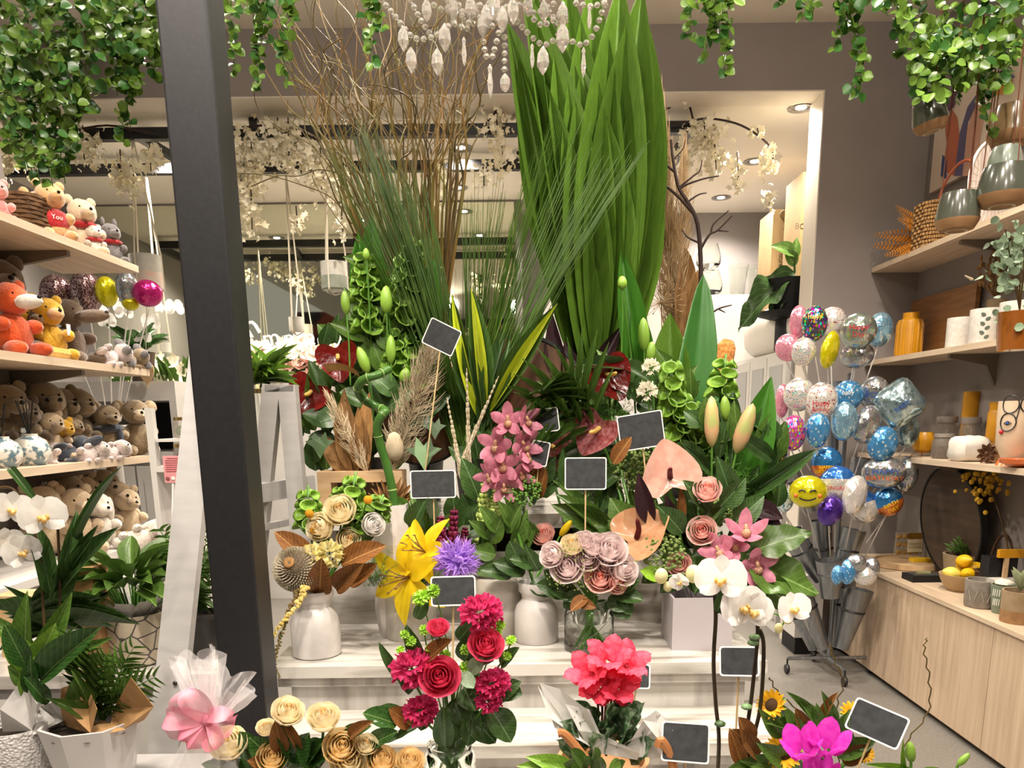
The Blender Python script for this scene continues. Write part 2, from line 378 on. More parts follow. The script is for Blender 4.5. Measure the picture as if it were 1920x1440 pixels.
A_orng = PM('anthurium_orange', 'd99a70', 'e0ac84', rough=.25, coat=.3); A_spad = PM('spadix_yellow', 'd8b25a', 'e3c878'); A_spadr = PM('spadix_maroon', '7a1c2c', '5f1420')
M_soil = mat('soil_dark', '2a1d14', '1a120c', rough=.95, scale=60, bump=.5)
def sh(t, a=.8, p=1.0): return max(0, sin(PI * min(1, max(0, t)) ** a)) ** p
PROF = {'lance': lambda t: sh(t, .85, .9), 'oval': lambda t: sh(t, .9, .6), 'strap': lambda t: min(1, t * 5 + .25) * (1 if t < .7 else max(0, 1 - ((t - .7) / .3) ** 2)),
        'round': lambda t: math.sqrt(max(0, 1 - (2 * t - 1) ** 2)), 'heart': lambda t: sh(t, .55, .7), 'blade': lambda t: (1 - t) ** .6 * min(1, .5 + 3 * t), 'spoon': lambda t: .25 + .75 * sh(t, 1.6, .8) if t < .999 else 0, 'spath': lambda t: sh(t, .6, .55)}
LM = {}
def leafm(name, mt, prof='lance', bend=.15, fold=.25, n=11, k=2, wave=0, tip=0, pleat=0):
    if name in LM: return LM[name]
    f = PROF[prof]
    def fn(i, j):
        t = i; x = (2 * j - 1) * .5 * max(f(t), .004); z = t
        y = -bend * t * t + fold * abs(x) + wave * sin(t * 17 + (3 if j > .5 else 0)) * abs(2 * j - 1) + (pleat * (1 if round(j * k * 2) % 2 else 0) * f(t) if pleat else 0)
        return (x, y, z - tip * t * t * abs(bend))
    LM[name] = MB().grid(fn, n, 2 * k).mesh(name, mt); return LM[name]
L_magt = leafm('magnolia_leaf_green', M_magt, 'oval', .12, .3); L_magb = leafm('magnolia_leaf_brown', M_magb, 'oval', .18, .35)
L_gen = leafm('leaf_green', M_leaf, 'lance', .22, .35); L_drk = leafm('leaf_dark', M_leafd, 'lance', .2, .35); L_ros = leafm('rose_leaf', M_leafd, 'oval', .2, .3, wave=.015); L_brt = leafm('leaf_bright', M_leafl, 'lance', .25, .3)
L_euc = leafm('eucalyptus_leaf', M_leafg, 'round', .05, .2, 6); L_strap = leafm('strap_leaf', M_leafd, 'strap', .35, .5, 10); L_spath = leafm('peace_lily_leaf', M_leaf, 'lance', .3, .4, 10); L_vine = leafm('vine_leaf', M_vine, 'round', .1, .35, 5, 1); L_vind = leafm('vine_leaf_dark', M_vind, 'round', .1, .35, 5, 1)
L_aspi = leafm('aspidistra_leaf', M_aspi, 'lance', .06, .3, 12, 3, pleat=.012); L_palm = leafm('palm_blade', M_palm, 'lance', .05, .3, 16, 5, pleat=.006); L_frond = leafm('frond_leaflet', M_leafd, 'lance', .25, .5, 5, 1); L_frondl = leafm('frond_leaflet_bright', M_leaf, 'lance', .25, .5, 5, 1)
L_cordy = leafm('cordyline_leaf', M_cordy, 'lance', .12, .4); L_dry = leafm('dried_leaf', M_dry, 'lance', .15, .4, 8, wave=.03); L_gold = leafm('yellow_stripe', M_gold, 'lance', .2, .3, 10); L_lime = leafm('lime_leaf', M_lime, 'round', .2, .5, 5)
L_suc = leafm('jade_leaf', M_leaf, 'oval', -.15, .25)
def LF(parent, me, p0, p1, w, n=None, name='leaf', lab=None, th=None):
    p0, p1 = V(p0), V(p1); L = (p1 - p0).length
    if n is None: n = VIEW((p0 + p1) / 2) + V((R.uniform(-.5, .5), 0, R.uniform(0, .7)))
    o = inst(name, me, parent, frame(p0, p1 - p0, n, (w, L, L)))
    if lab: o['label'] = lab
    return o
def LFS(parent, me, Y, rows, name='leaf', n=None):   # rows: u0,v0,u1,v1,width_px[,dY]
    for r in rows:
        dy = r[5] if len(r) > 5 else -.03
        a, b = W(r[0], r[1], Y), W(r[2], r[3], Y + dy)
        LF(parent, me, a, b, r[4] * px(a), n, name)
# ---- flower kits: list of (part name, mesh, matrix), bloom about 1 wide, facing +z ----
def rotz(a): return Matrix.Rotation(a, 4, 'Z')
def rose_kit(nm, mt, mt2=None, opn=1.0):
    def petal(rb, rm, h, hw, curl, z0, tag_):
        def fn(i, j):
            t = i; s = 2 * j - 1
            r = rb + (rm - rb) * sin(t * PI * (.9 - .62 * rm)) + curl * max(0, t - .62) ** 2 * 4; a = s * hw * (1 - .35 * max(0, t - .7) / .3 * abs(s) * .6)
            z = z0 + h * t * (1 - .2 * s * s * t + .03 * sin(s * 6 + rm * 40) * t) - curl * max(0, t - .75) * .9
            return (r * cos(a), r * sin(a), z)
        return MB().grid(fn, 7, 8).mesh('rose_petal_' + nm + tag_, mt)
    kit = []
    for q, (n, rm, h, hw, cu) in enumerate(((3, .15, .90, 1.4, .0), (3, .22, .90, 1.3, .03), (4, .295, .87, 1.15, .07), (4, .375, .80, 1.1, .12), (5, .46, .70, 1.0, .2))):
        me = petal(.05 + .01 * q, rm, h, hw, cu * opn, -.36, 'abcde'[q])
        for k in range(n): kit.append(('petal', me, rotz(k * 2 * PI / n + q * .9)))
    def sp(i, j):
        a = i * 15; r = .015 + .0075 * a; return (r * cos(a), r * sin(a), -.2 + (.74 - .06 * i) * j)
    kit.append(('rose_heart', MB().grid(sp, 40, 2).mesh('rose_heart_' + nm, mt2 or mt), Matrix.Identity(4)))
    return kit
K = {}
K['rose_cream'] = rose_kit('cream', P_cream, P_peach, .6); K['rose_peach'] = rose_kit('peach', P_peach, P_peach, .6); K['rose_mauve'] = rose_kit('mauve', P_mauve, None, 1.0); K['rose_pink'] = rose_kit('pink', P_pink, P_coral, .8)
K['rose_coral'] = rose_kit('coral', P_pink, P_coral, 1.1); K['rose_hot'] = rose_kit('hot', P_hot, P_hot, 1.1)
def ring(n, me, tilt, a0=0, name='petal', r0=0, z0=0, sc=1):   # petals along local z tilted from axis
    return [(name, me, rotz(a0 + 2 * PI * k / n) @ Matrix.Translation((r0, 0, z0)) @ Matrix.Rotation(tilt, 4, 'Y') @ rotz(PI / 2) @ Matrix.Diagonal((sc, sc, sc, 1))) for k in range(n)]
def petalm(nm, mt, L, w, bend, fold=.2, prof='lance', n=8, wave=0):
    f = PROF[prof]
    def fn(i, j):
        t = i; x = (2 * j - 1) * .5 * w * max(f(t), .03); a = bend * t
        return (x, -L * (1 - cos(a)) / max(abs(bend), .01) * (1 if bend > 0 else -1) * (1) + fold * abs(x) + wave * sin(t * 21 + j * 3) * abs(2 * j - 1), L * sin(abs(a) if abs(a) > .001 else t) / (abs(bend) if abs(bend) > .001 else 1))
    return MB().grid(fn, n, 4).mesh('petal_' + nm, mt)
def seg(nm, mt, pts, r, n=6): return MB().tube(pts, r, n).mesh(nm, mt)
# lily
lp = petalm('lily', P_yel, .62, .24, .9, .35)
stam = MB()
for k in range(6):
    a = k * PI / 3; stam.tube([(0, 0, 0), (.05 * cos(a), .05 * sin(a), .2), (.13 * cos(a), .13 * sin(a), .38)], .008, 5).ball((.13 * cos(a), .13 * sin(a), .39), (.035, .012, .012), 6, 4)
K['lily'] = ring(3, lp, 1.0) + ring(3, lp, 1.12, PI / 3) + [('stamens', stam.mesh('lily_stamens', M_dry), Matrix.Identity(4))]
# phalaenopsis (faces +z, up = +y)
pw = petalm('phal_wing', P_white, .5, .62, .25, .1, 'round', 8); psep = petalm('phal_sepal', P_white, .46, .34, .3, .15, 'oval')
lip = MB().ball((0, -.07, .1), (.06, .09, .1), 10, 6).ball((-.08, -.03, .1), (.03, .07, .08), 8, 5).ball((.08, -.03, .1), (.03, .07, .08), 8, 5).mesh('phal_lip', P_rush)
def arm(a, tilt=1.35): return Matrix.Rotation(a, 4, 'Z') @ Matrix.Rotation(tilt, 4, 'X') @ Matrix.Rotation(PI, 4, 'Z')
def sp(me, a, tilt=1.35, name='petal', z=0): return (name, me, Matrix.Translation((0, 0, z)) @ Matrix.Rotation(a - PI / 2, 4, 'Z') @ Matrix.Rotation(-tilt, 4, 'X') @ Matrix.Rotation(0, 4, 'Z'))
K['phal'] = [sp(psep, PI / 2, 1.45, 'sepal', -.02), sp(psep, PI / 2 + 2.25, 1.45, 'sepal', -.02), sp(psep, PI / 2 - 2.25, 1.45, 'sepal', -.02), sp(pw, PI / 2 + 1.3, 1.4), sp(pw, PI / 2 - 1.3, 1.4), ('lip', lip, Matrix.Identity(4))]
cpt = petalm('cymbidium', P_cym, .52, .27, .35, .3, 'oval')
clip = MB().ball((0, -.08, .1), (.1, .1, .08), 10, 6).ball((0, .04, .12), (.05, .1, .05), 8, 5).mesh('cymbidium_lip', P_cymd)
K['cymb'] = [sp(cpt, PI / 2 + k * 2 * PI / 5, 1.15) for k in range(5)] + [('lip', clip, Matrix.Identity(4))]
# cyclamen: petals swept upward, bloom axis +z is up
K['cycl'] = ring(5, petalm('cyclamen_m', P_cyc, .62, .4, .5, -.3, 'oval', 8), .25, r0=.08) ; K['cycr'] = ring(5, petalm('cyclamen_r', P_red, .62, .44, .9, -.2, 'oval', 10, .035), .5, r0=.06) + ring(4, petalm('cyclamen_r2', P_red, .45, .4, .8, -.2, 'oval', 10, .035), 1.3, .4, r0=.05)
# sunflower
disc = MB().lathe([(0, .1), (.14, .08), (.2, .02), (.2, -.04)], 16, capb=False).mesh('sunflower_disc', mat('sunflower_disc', '3a2410', '5a3a12', rough=.9, scale=80, bump=1))
sfp = petalm('sunflower', P_sun, .32, .13, .3, .3)
K['sunf'] = [('disc', disc, Matrix.Identity(4))] + ring(13, sfp, 1.25, r0=.17) + ring(13, sfp, 1.0, .24, r0=.16)
gsep = petalm('sun_sepal', M_leaf, .3, .14, .3, .3)
K['sunf'] += ring(9, gsep, 1.6, .1, 'sepal', .15, -.04)
# dense heads built as one mesh of florets
def pompon(nm, mt, n, pl, pwid, sq=.8, curl=.25, rr=.22, seed=1, low=-.3):
    r_ = random.Random(seed); mb = MB()
    for k in range(n):
        zf = low + (1 - low) * (k + .5) / n; a = k * 2.39996
        rad = math.sqrt(max(0, 1 - zf * zf)); d = V((rad * cos(a), rad * sin(a), zf * sq)); x, y, z = basis(d)
        q = r_.uniform(0, 6.28); x, y = x * cos(q) + y * sin(q), y * cos(q) - x * sin(q); L = pl * r_.uniform(.8, 1.15); wv = pwid
        b = d * rr
        mb.add([b - x * wv * .4, b + x * wv * .4, b + d * L * .6 - x * wv * .5 + y * curl * L * .2, b + d * L * .6 + x * wv * .5 + y * curl * L * .2, b + d * L + y * curl * L], [(0, 1, 3, 2), (2, 3, 4)])
    mb.ball((0, 0, 0), (rr * 1.1, rr * 1.1, rr * sq), 10, 6)
    return mb.mesh(nm, mt)
K['mum'] = [('florets', pompon('button_mum', M_lime, 70, .3, .12, .6, .3, .2), Matrix.Identity(4))]
K['aster'] = [('florets', pompon('aster_head', P_purp, 230, .32, .05, .75, .5, .2, 3), Matrix.Identity(4))]
def ruffle(nm, mt, seed, fr=7, el=1, mt2=None):
    r_ = random.Random(seed); mb = MB()
    for k in range(12):
        zf = -.2 + 1.19 * k / 11; a0 = k * 2.4; rad = math.sqrt(max(0, 1 - zf * zf)); b = V((rad * cos(a0) * .22, rad * sin(a0) * .22, zf * .28 * el)); d = V((rad * cos(a0), rad * sin(a0), zf * .9 + .15)).normalized(); x, y, z = basis(d)
        ph = r_.uniform(0, 6)
        def fn(i, j, b=b, d=d, x=x, y=y, ph=ph):
            s = 2 * j - 1; return b + d * (.27 * i + .03 * sin(s * 9 + ph)) + x * s * .22 * (.4 + .8 * i) + y * (.075 * i * sin(s * fr + ph) + .04 * sin(s * 19 + ph))
        mb.grid(fn, 3, 14)
    return mb.mesh(nm, mt)
K['carn'] = [('ruffled_petals', ruffle('carnation_yellow', PM('carnation_lemon', 'efe08c', 'f5ecb8'), 2), Matrix.Identity(4))]
K['carnw'] = [('ruffled_petals', ruffle('carnation_cream', PM('carnation_cream', 'f3ead0', 'f8f3e4'), 5), Matrix.Identity(4))]
K['celo'] = [('ruffled_crest', ruffle('celosia_crest', P_mag, 8, 11), Matrix.Identity(4))] + [('ruffled_crest', ruffle('celosia_crest_b', P_mag, 9, 12), Matrix.Translation((.2, .1, -.1)))]
def umbel(nm, mt, seed, n=40):
    r_ = random.Random(seed); mb = MB()
    for k in range(n):
        zf = -.1 + 1.1 * (k + .5) / n; a = k * 2.4; rad = math.sqrt(max(0, 1 - zf * zf)); c = V((rad * cos(a) * .45, rad * sin(a) * .45, zf * .32))
        mb.tube([c * .1 - V((0, 0, .2)), c], .008, 3, False)
        for q in range(5):
            mb.ball(c + V((r_.uniform(-.07, .07), r_.uniform(-.07, .07), r_.uniform(-.03, .05))), .04, 5, 3)
    return mb.mesh(nm, mt)
K['lace'] = [('umbel', umbel('queen_annes_lace', G('lace_green', '8fa25f', '6f8a45', rough=.8), 4), Matrix.Identity(4))]
K['bunch'] = [('umbel', umbel('green_berries', G('viburnum_green', '5f8a3a', '7ca84e', rough=.7), 6), Matrix.Identity(4))]
# banksia head
bk = MB(); bk.ball((0, 0, 0), (.42, .42, .46), 16, 12)
for k in range(700):
    zf = -.9 + 1.85 * (k + .5) / 700; a = k * 2.39996; rad = math.sqrt(max(0, 1 - min(1, zf * zf))); d = V((rad * cos(a), rad * sin(a), zf)); x, y, z = basis(d); b = V((d.x * .41, d.y * .41, d.z * .45)); e = b + d * .07 + V((0, 0, .02))
    bk.mi(1).add([b - x * .012, b + x * .012, e + x * .016, e - x * .016, e + d * .015], [(0, 1, 2, 3), (3, 2, 4)])
K['banksia'] = [('flower_cone', bk.mesh('banksia_cone', [mat('banksia_core', '4f4538', '6a5c48', rough=.9), mat('banksia_styles', 'd3c9b2', '978a70', rough=.8, scale=25)]), Matrix.Identity(4)), ('bare_crown', MB().lathe([(0, .40), (.08, .42), (.13, .47), (.1, .5), (0, .44)], 12, capb=False).mesh('banksia_crown', M_dry), Matrix.Identity(4))]
bl = MB()
bl.ball((0, 0, 0), .44, 14, 10)
for k in range(140):
    zf = 1 - 2 * (k + .5) / 140; a = k * 2.4; rad = math.sqrt(max(0, 1 - zf * zf)); bl.ball((rad * cos(a) * .45, rad * sin(a) * .45, zf * .45), .05, 5, 3)
K['billy'] = [('globe', bl.mesh('billy_button', PM('billy_gold', 'e0a21a', 'ecb93a', rough=.9)), Matrix.Identity(4))]
# anthurium spathe: faces +z, tip towards -y, 1 long
def spathe(nm, mt, cup=.12):
    vs = [V((0, .12, -.04))]; n = 28; rings = 5; fs = []
    for q in range(1, rings + 1):
        for k in range(n):
            a = 2 * PI * k / n; r = .42 * (1 + .28 * (1 - abs(sin(a / 2 + PI / 4 + 0))) ) if 0 else .42
            x = .5 * (.45 * sin(a) ** 3 + .55 * sin(a)); y = .56 * (.8125 * cos(a) - .24 * cos(2 * a) - .08 * cos(3 * a) - .03 * cos(4 * a)) - .02
            t = q / rings; p = V((x * t, .12 + (y - .12 + .05) * t, 0)); p.z = cup * (t * t) * (.5 + abs(sin(a))) * .9 + .018 * sin(a * 7) * t * t
            vs.append(p)
    for k in range(n): fs.append((0, 1 + k, 1 + (k + 1) % n))
    for q in range(rings - 1):
        for k in range(n): a = 1 + q * n; fs.append((a + k, a + n + k, a + n + (k + 1) % n, a + (k + 1) % n))
    mb = MB(); mb.add(vs, fs); return mb.mesh('spathe_' + nm, mt)
def spadix(nm, mt, pts=((0, .12, 0), (.02, .02, .16), (.05, -.04, .42))): return MB().tube(spline(pts, 4), [.05, .05, .05, .048, .045, .043, .04, .035, .02], 8).mesh('spadix_' + nm, mt)
for nm, a, b in (('red', A_red, A_spad), ('mar', A_mar, A_spad), ('blush', A_blush, A_spadr), ('orange', A_orng, A_spadr)):
    K['anth_' + nm] = [('spathe', spathe(nm, a), Matrix.Identity(4)), ('spadix', spadix(nm, b), Matrix.Identity(4))]
# lily bud along +z, length 1
def budm(nm, mt): return MB().lathe([(.02, 0), (.1, .1), (.15, .3), (.155, .5), (.13, .75), (.07, .93), (0, 1)], 12, capb=False, sq=2.6).mesh('bud_' + nm, mt)
B_green = budm('green', G('bud_green', '7fa83a', '93b84c', stretch=(8, 8, .5), scale=14)); B_pink = budm('pink', G('bud_blush', 'a9b06a', 'd99a80', scale=3)); B_yel = budm('yellow', P_yel)
# bells of ireland: spike along +z with cup bells
def bellspike(nm, n=7, seed=1):
    r_ = random.Random(seed); bell = MB().lathe([(.02, 0), (.09, .05), (.17, .16), (.19, .2), (.15, .15), (.07, .05), (0, .04)], 10, capb=False)
    mb = MB()
    for q in range(n):
        z = q / n * .92
        for k in range(3):
            a = q * .9 + k * 2.09; sc = (1 - .45 * q / n) * .95; d = V((cos(a), sin(a), .35)); F = frame((cos(a) * .03, sin(a) * .03, z), d, None, sc)
            mb.add([F @ V(p) for p in bell.v], bell.f)
    return mb.mesh('bells_' + nm, G('bells_green', '6a922c', '8ab047', rough=.4, rnd=.2)), MB().tube([(0, 0, -.2), (0, 0, .95)], .02, 5).mesh('bells_stem', M_stem)
BELLS, BELLST = bellspike('ireland'); BELL4 = bellspike('short', 4, 2)[0]
def spikem(nm, mt, seed, n=11, fw=.09):
    r_ = random.Random(seed); mb = MB()
    for q in range(n):
        z = q / n
        for k in range(4):
            a = q * 1.1 + k * PI / 2; sc = fw * (1.3 - .9 * z) * r_.uniform(.8, 1.2); c = V((cos(a) * sc * 1.2, sin(a) * sc * 1.2, z))
            mb.ball(c, (sc, sc, sc * .8), 6, 4, f=lambda p: 1 + .3 * sin(p.x * 7 + p.z * 5))
    mb.tube([(0, 0, -.4), (0, 0, 1)], .015, 5); return mb.mesh(nm, mt)
SP_plum = spikem('snapdragon_plum', P_snap, 2); SP_green = spikem('snapdragon_green', G('snap_lime', 'a9c05a', 'c8d88a'), 3); SP_wht = spikem('cream_spike', PM('cream_spike', 'e6dcc4', 'd3c3a0'), 4, 16, .05)
FC = [0]
def FL(kit, name, label, cat, u, v, Y, dia, face=(0, 0, .25), to=None, roll=0, group=None, stem=M_stem, sr=.0028, sc=None):
    p = W(u, v, Y); s = dia * px(p); t = thing(name, label, cat, p, group)
    z = VIEW(p) + V(face); F = frame(p, z, (0, 0, 1), sc and V(sc) * s or s) @ rotz(roll)
    for nm, me, m in K[kit]: inst(nm, me, t, F @ m)
    if to is not None:
        to = V(to); d = z.normalized(); mid = p - d * min(.08, (p - to).length * .4) + (to - p) * .3; mid.z = max(mid.z, (p.z + to.z) / 2)
        MB().tube(bez(p - d * s * .1, mid, to, 7), sr, 6).build('stem', stem, t)
    return t
def SPK(me, name, label, cat, a, b, Y, wpx, dY=0, group=None, part='florets', extra=None):   # spike from pixel a (base) to b (tip)
    p0, p1 = W(a[0], a[1], Y), W(b[0], b[1], Y + dY); t = thing(name, label, cat, p0, group); L = (p1 - p0).length; w_ = wpx * px(p0) / .4
    F = frame(p0, p1 - p0, None, (w_, w_, L)); inst(part, BELL4 if me is BELLS and abs(a[1] - b[1]) < 84 else me, t, F)
    if extra: inst('stem', extra, t, F)
    return t
def vase(name, label, u, v, Y, prof, mt, n=32, sq=None, cat='vase', group=None, part=None, rot=0, extra=0, smooth=40):
    p = W(u, v, Y); s = px(p); t = thing(name, label, cat, p, group)
    pr = [(r * s, z * s) for r, z in prof]; r, z = pr[-1]
    pr += [(r * .9, z), (r * .86, z - .03 * 1), (max(r * .7, .001), z * .55), (0, z * .5)]
    MB().lathe(pr, n, p, Matrix.Rotation(rot, 3, 'Z'), sq).build(part or 'body', mt, t, smooth)
    t['_mouth'] = z; return t
def sign(u, v, Y, w, h, label, rot=0, stick=None, yaw=0):
    p = W(u, v, Y); s = px(p); t = thing('price_sign', label, 'sign', p, 'chalkboard price signs'); z = VIEW(p) + V((yaw, 0, 0)); F = frame(p, z, (0, 0, 1)) @ rotz(rot)
    def rr(wd, ht, r, d):
        o_ = []
        for cx, cy, a0 in ((1, 1, 0), (-1, 1, 90), (-1, -1, 180), (1, -1, 270)):
            for k in range(4):
                a = math.radians(a0 + k * 30); o_.append(F @ V((cx * (wd / 2 - r) + r * cos(a), cy * (ht / 2 - r) + r * sin(a), d)))
        return o_
    W_, H_ = w * s, h * s; nz = V((F[0][2], F[1][2], F[2][2])).normalized()
    MB().poly(rr(W_, H_, .006, 0), .002, nz).build('board', mat('chalkboard_black', '26282a', '34373a', rough=.7, scale=60), t, 30)
    a, b = rr(W_, H_, .006, .0024), rr(W_ - .006, H_ - .006, .005, .0024); k = len(a)
    MB().add(a + b, [(i, (i + 1) % k, k + (i + 1) % k, k + i) for i in range(k)]).build('white_border', mat('sign_white_line', 'e8e6e0', rough=.6), t, False)
    if stick: MB().tube([p - nz * .004 + V((0, 0, 0)), W(stick[0], stick[1], Y + .01)], .0022, 6).build('stick', mat('bamboo_skewer', 'd3b98c', 'c2a575', rough=.6), t)
    return t
# ================= vases on the marble stand =================
YT = lambda u, v, Z: WZ(u, v, Z).y
M_vw = mat('white_stone_glaze', 'cdc8c5', 'b4aeaa', rough=.35, scale=9, detail=6, lo=.4, hi=.75); M_vm = mat('grey_marbled_glaze', 'bdb8af', 'a39d92', rough=.35, scale=9, detail=5, lo=.42, hi=.6)
M_glass = mat('clear_glass', 'f4f8f4', rough=.02, trans=1, ior=1.35); M_water = mat('vase_water', 'e8f0e2', rough=.0, trans=1, ior=1.33)
M_sq = mat('mauve_grey_ceramic', 'aca4a8', 'b4adb0', rough=.35, scale=4)
WAIST = [(42, 0), (45, 3), (45, 62), (41, 76), (32, 88), (27, 95), (29, 101), (36, 110), (36, 123)]
yA = YT(595, 1226, Z1); vase('waisted_vase', 'white waisted ceramic vase holding the banksia at the left end of the stand', 595, 1226, yA, WAIST, M_vw)
mA = W(595, 1118, yA)
yB = YT(745, 1190, Z1); vase('faceted_vase', 'tall faceted white vase holding the curled bamboo stalk', 742, 1190, yB, [(30, 0), (36, 50), (33, 110), (40, 175), (35, 245)], M_vw, n=7, smooth=False)
yD = YT(770, 1192, Z1); vase('ceramic_vase', 'white marbled cylinder vase holding the yellow lily', 772, 1192, yD, [(46, 0), (48, 4), (48, 95), (44, 100)], M_vm)
mD = W(785, 1100, yD)
yM = YT(935, 1186, Z1); vase('ceramic_vase', 'pale leaf-patterned cylinder vase behind the centre white vase', 935, 1186, yM, [(46, 0), (48, 4), (48, 105), (45, 110)], M_vm)
yC = YT(1006, 1200, Z1); vase('waisted_vase', 'white waisted ceramic vase in the middle of the stand beside the glass jar', 1006, 1200, yC, [(39, 0), (41, 3), (41, 55), (36, 70), (27, 80), (25, 86), (33, 96), (33, 112)], M_vw)
mC = W(1000, 1095, yC)
yG = YT(1104, 1216, Z1)
t = vase('glass_jar', 'clear quilted glass jar holding the mauve roses', 1104, 1216, yG, [(42, 0), (46, 4), (46, 68), (42, 78), (34, 84), (34, 94)], M_glass)
pG = V(t.location); s_ = px(pG)
mb = MB()
for k in range(8):
    for q in (-1, 1):
        mb.tube([pG + V((46.3 * s_ * cos(a), 46.3 * s_ * sin(a), (6 + 58 * i / 8) * s_)) for i in range(9) for a in [k * PI / 4 + q * i / 8 * PI / 2]], .0012, 4)
mb.build('quilted_ridges', M_glass, t)
mb = MB()
for k in range(14):
    a = R.uniform(0, 6.28); r = R.uniform(.3, .9) * 30 * s_; mb.tube([pG + V((r * cos(a), r * sin(a), .008)), pG + V((r * .4 * cos(a + 2), r * .4 * sin(a + 2), 60 * s_)), pG + V((r * .7 * cos(a + 2.6), r * .7 * sin(a + 2.6), 100 * s_))], .003, 5)
tag(mb.build('cut_stems', M_stem, t), kind='stuff')
mG = W(1106, 1125, yG)
yS = YT(1303, 1203, Z1); pS = W(1303, 1203, yS); s_ = px(pS); t = thing('square_vase', 'square mauve grey ceramic vase at the right end of the stand', 'vase', pS)
a, b, h = 54 * s_, 50 * s_, 96 * s_
MB().lathe([(a * .7071 * 2, 0), (a * 1.414, h), (b * 1.414, h), (b * 1.414, .01), (0, .01)], 4, pS).build('body', M_sq, t, False)
mS = W(1303, 1112, yS)
for th_ in t.children: pass
# curled bamboo
t = thing('lucky_bamboo', 'curled green bamboo stalk spiralling out of the faceted vase', 'bamboo', W(742, 945, yB))
pts = spline([W(u, v, yB + d) for u, v, d in ((742, 1000, 0), (739, 940, 0), (727, 880, 0), (712, 830, 0), (707, 800, -.01), (716, 778, -.02), (722, 770, .0), (700, 760, .03), (678, 745, .03), (671, 728, 0), (682, 711, -.03), (705, 704, -.03), (730, 692, 0))], 6)
MB().tube(pts, [8 * px(pts[0])] * 60 + [7 * px(pts[0])] * (len(pts) - 60), 10).build('stalk', G('bamboo_green', '3d6628', '4f7a36', rough=.25), t)
for i in (8, 20, 30, 38, 46, 54, 62, 68):
    if i < len(pts) - 1: MB().tube([pts[i], pts[i] + (pts[i + 1] - pts[i]) * .25], 8.7 * px(pts[0]), 10).build('node_ring', mat('bamboo_node', '9ab06a', rough=.5), t)
# ================= A: banksia bouquet =================
FL('banksia', 'banksia', 'round grey cream banksia head leaning from the left vase', 'flower', 556, 1068, yA - .05, 88, (-.35, 0, .35), mA, stem=M_stemd, sr=.004)
for u, v, d, f, lab, k in ((640, 962, 62, (-.2, 0, .5), 'cream rose highest in the banksia vase', 'rose_cream'), (606, 990, 56, (-.6, 0, .2), 'cream rose left of the billy buttons in the banksia vase', 'rose_cream'), (652, 1014, 46, (.2, 0, .3), 'pale cream rose just above the brown magnolia leaves', 'rose_cream'), (696, 986, 46, (.5, 0, .3), 'white rose beside the faceted vase', 'rose_white')):
    if k == 'rose_white' and k not in K: K[k] = rose_kit('white', P_white, None, .6)
    FL(k, 'rose', lab, 'rose', u, v, yA + .02, d, f, mA)
for u, v, lab in ((586, 1046, 'lemon carnation next to the banksia head'), (617, 1040, 'lemon carnation in the middle of the banksia vase')): FL('carn', 'carnation', lab, 'flower', u, v, yA - .03, 54, (0, 0, .3), mA)
for u, v, d, lab in ((690, 937, 17, 'golden billy button near the faceted vase'), (580, 963, 17, 'golden billy button highest on the left'), (590, 994, 19, 'golden billy button lowest, by the lemon carnations')): FL('billy', 'billy_button', lab, 'flower', u, v, yA, d, (0, 0, .3), mA, group='billy buttons')
for a, b, lab in (((580, 985), (577, 905), 'green bells of ireland spike at the left of the banksia vase'), ((655, 960), (668, 880), 'green bells of ireland spike leaning over the wooden box'), ((640, 960), (646, 905), 'short green bells of ireland spike in front of the wooden box'), ((672, 990), (686, 945), 'green bells of ireland beside the white rose'), ((702, 968), (720, 925), 'green bells of ireland beside the bamboo')):
    SPK(BELLS, 'bells_of_ireland', lab, 'flower', a, b, yA + .06, 46, extra=BELLST)
t = thing('magnolia_foliage', 'brown-backed magnolia leaves around the banksia vase', 'foliage', mA)
LFS(t, L_magb, yA - .02, [(585, 1060, 520, 995, 46), (640, 1060, 715, 1020, 46), (600, 1110, 600, 1060, 48, -.1), (630, 1105, 670, 1062, 40, -.08), (655, 1098, 700, 1058, 34), (560, 1045, 528, 992, 34, .03)])
LFS(t, L_gen, yA + .04, [(620, 1020, 560, 985, 24), (650, 1040, 700, 1000, 26), (600, 1010, 590, 960, 24), (640, 1020, 660, 970, 26)])
MB().tube([mA, W(620, 1060, yA), W(640, 1000, yA + .02)], .003, 5).build('twig', M_stemd, t)
for lab, mt_, pts, w0 in (('hanging yellow amaranthus tassel draped over the left vase', G('amaranth_yellow', 'd9c47c', 'c5ab58', rough=.9), [(572, 1100), (560, 1130), (535, 1160), (510, 1195), (480, 1245), (456, 1278)], 9), ('hanging brown amaranthus tassel falling beside the left vase', G('amaranth_brown', '8a7448', '6f5a35', rough=.9), [(560, 1108), (545, 1140), (530, 1180), (518, 1225), (514, 1240), (524, 1270)], 8)):
    P_ = [W(u, v, yA - .1 - .02 * i) for i, (u, v) in enumerate(pts)]; q = spline(P_, 8); t = thing('amaranthus_tassel', lab, 'flower', mA); mb = MB(); s_ = px(P_[0])
    MB().tube(q, .0015, 4).build('stem', M_stem, t)
    for i in range(len(q) * 4):
        p = q[i // 4]; r = w0 * s_ * (1 - .65 * i / (len(q) * 4)); mb.ball(p + V((R.uniform(-1, 1), R.uniform(-1, 1), R.uniform(-.6, .6))) * r * .6, r * .42, 5, 4)
    tag(mb.build('catkins', mt_, t), kind='stuff')
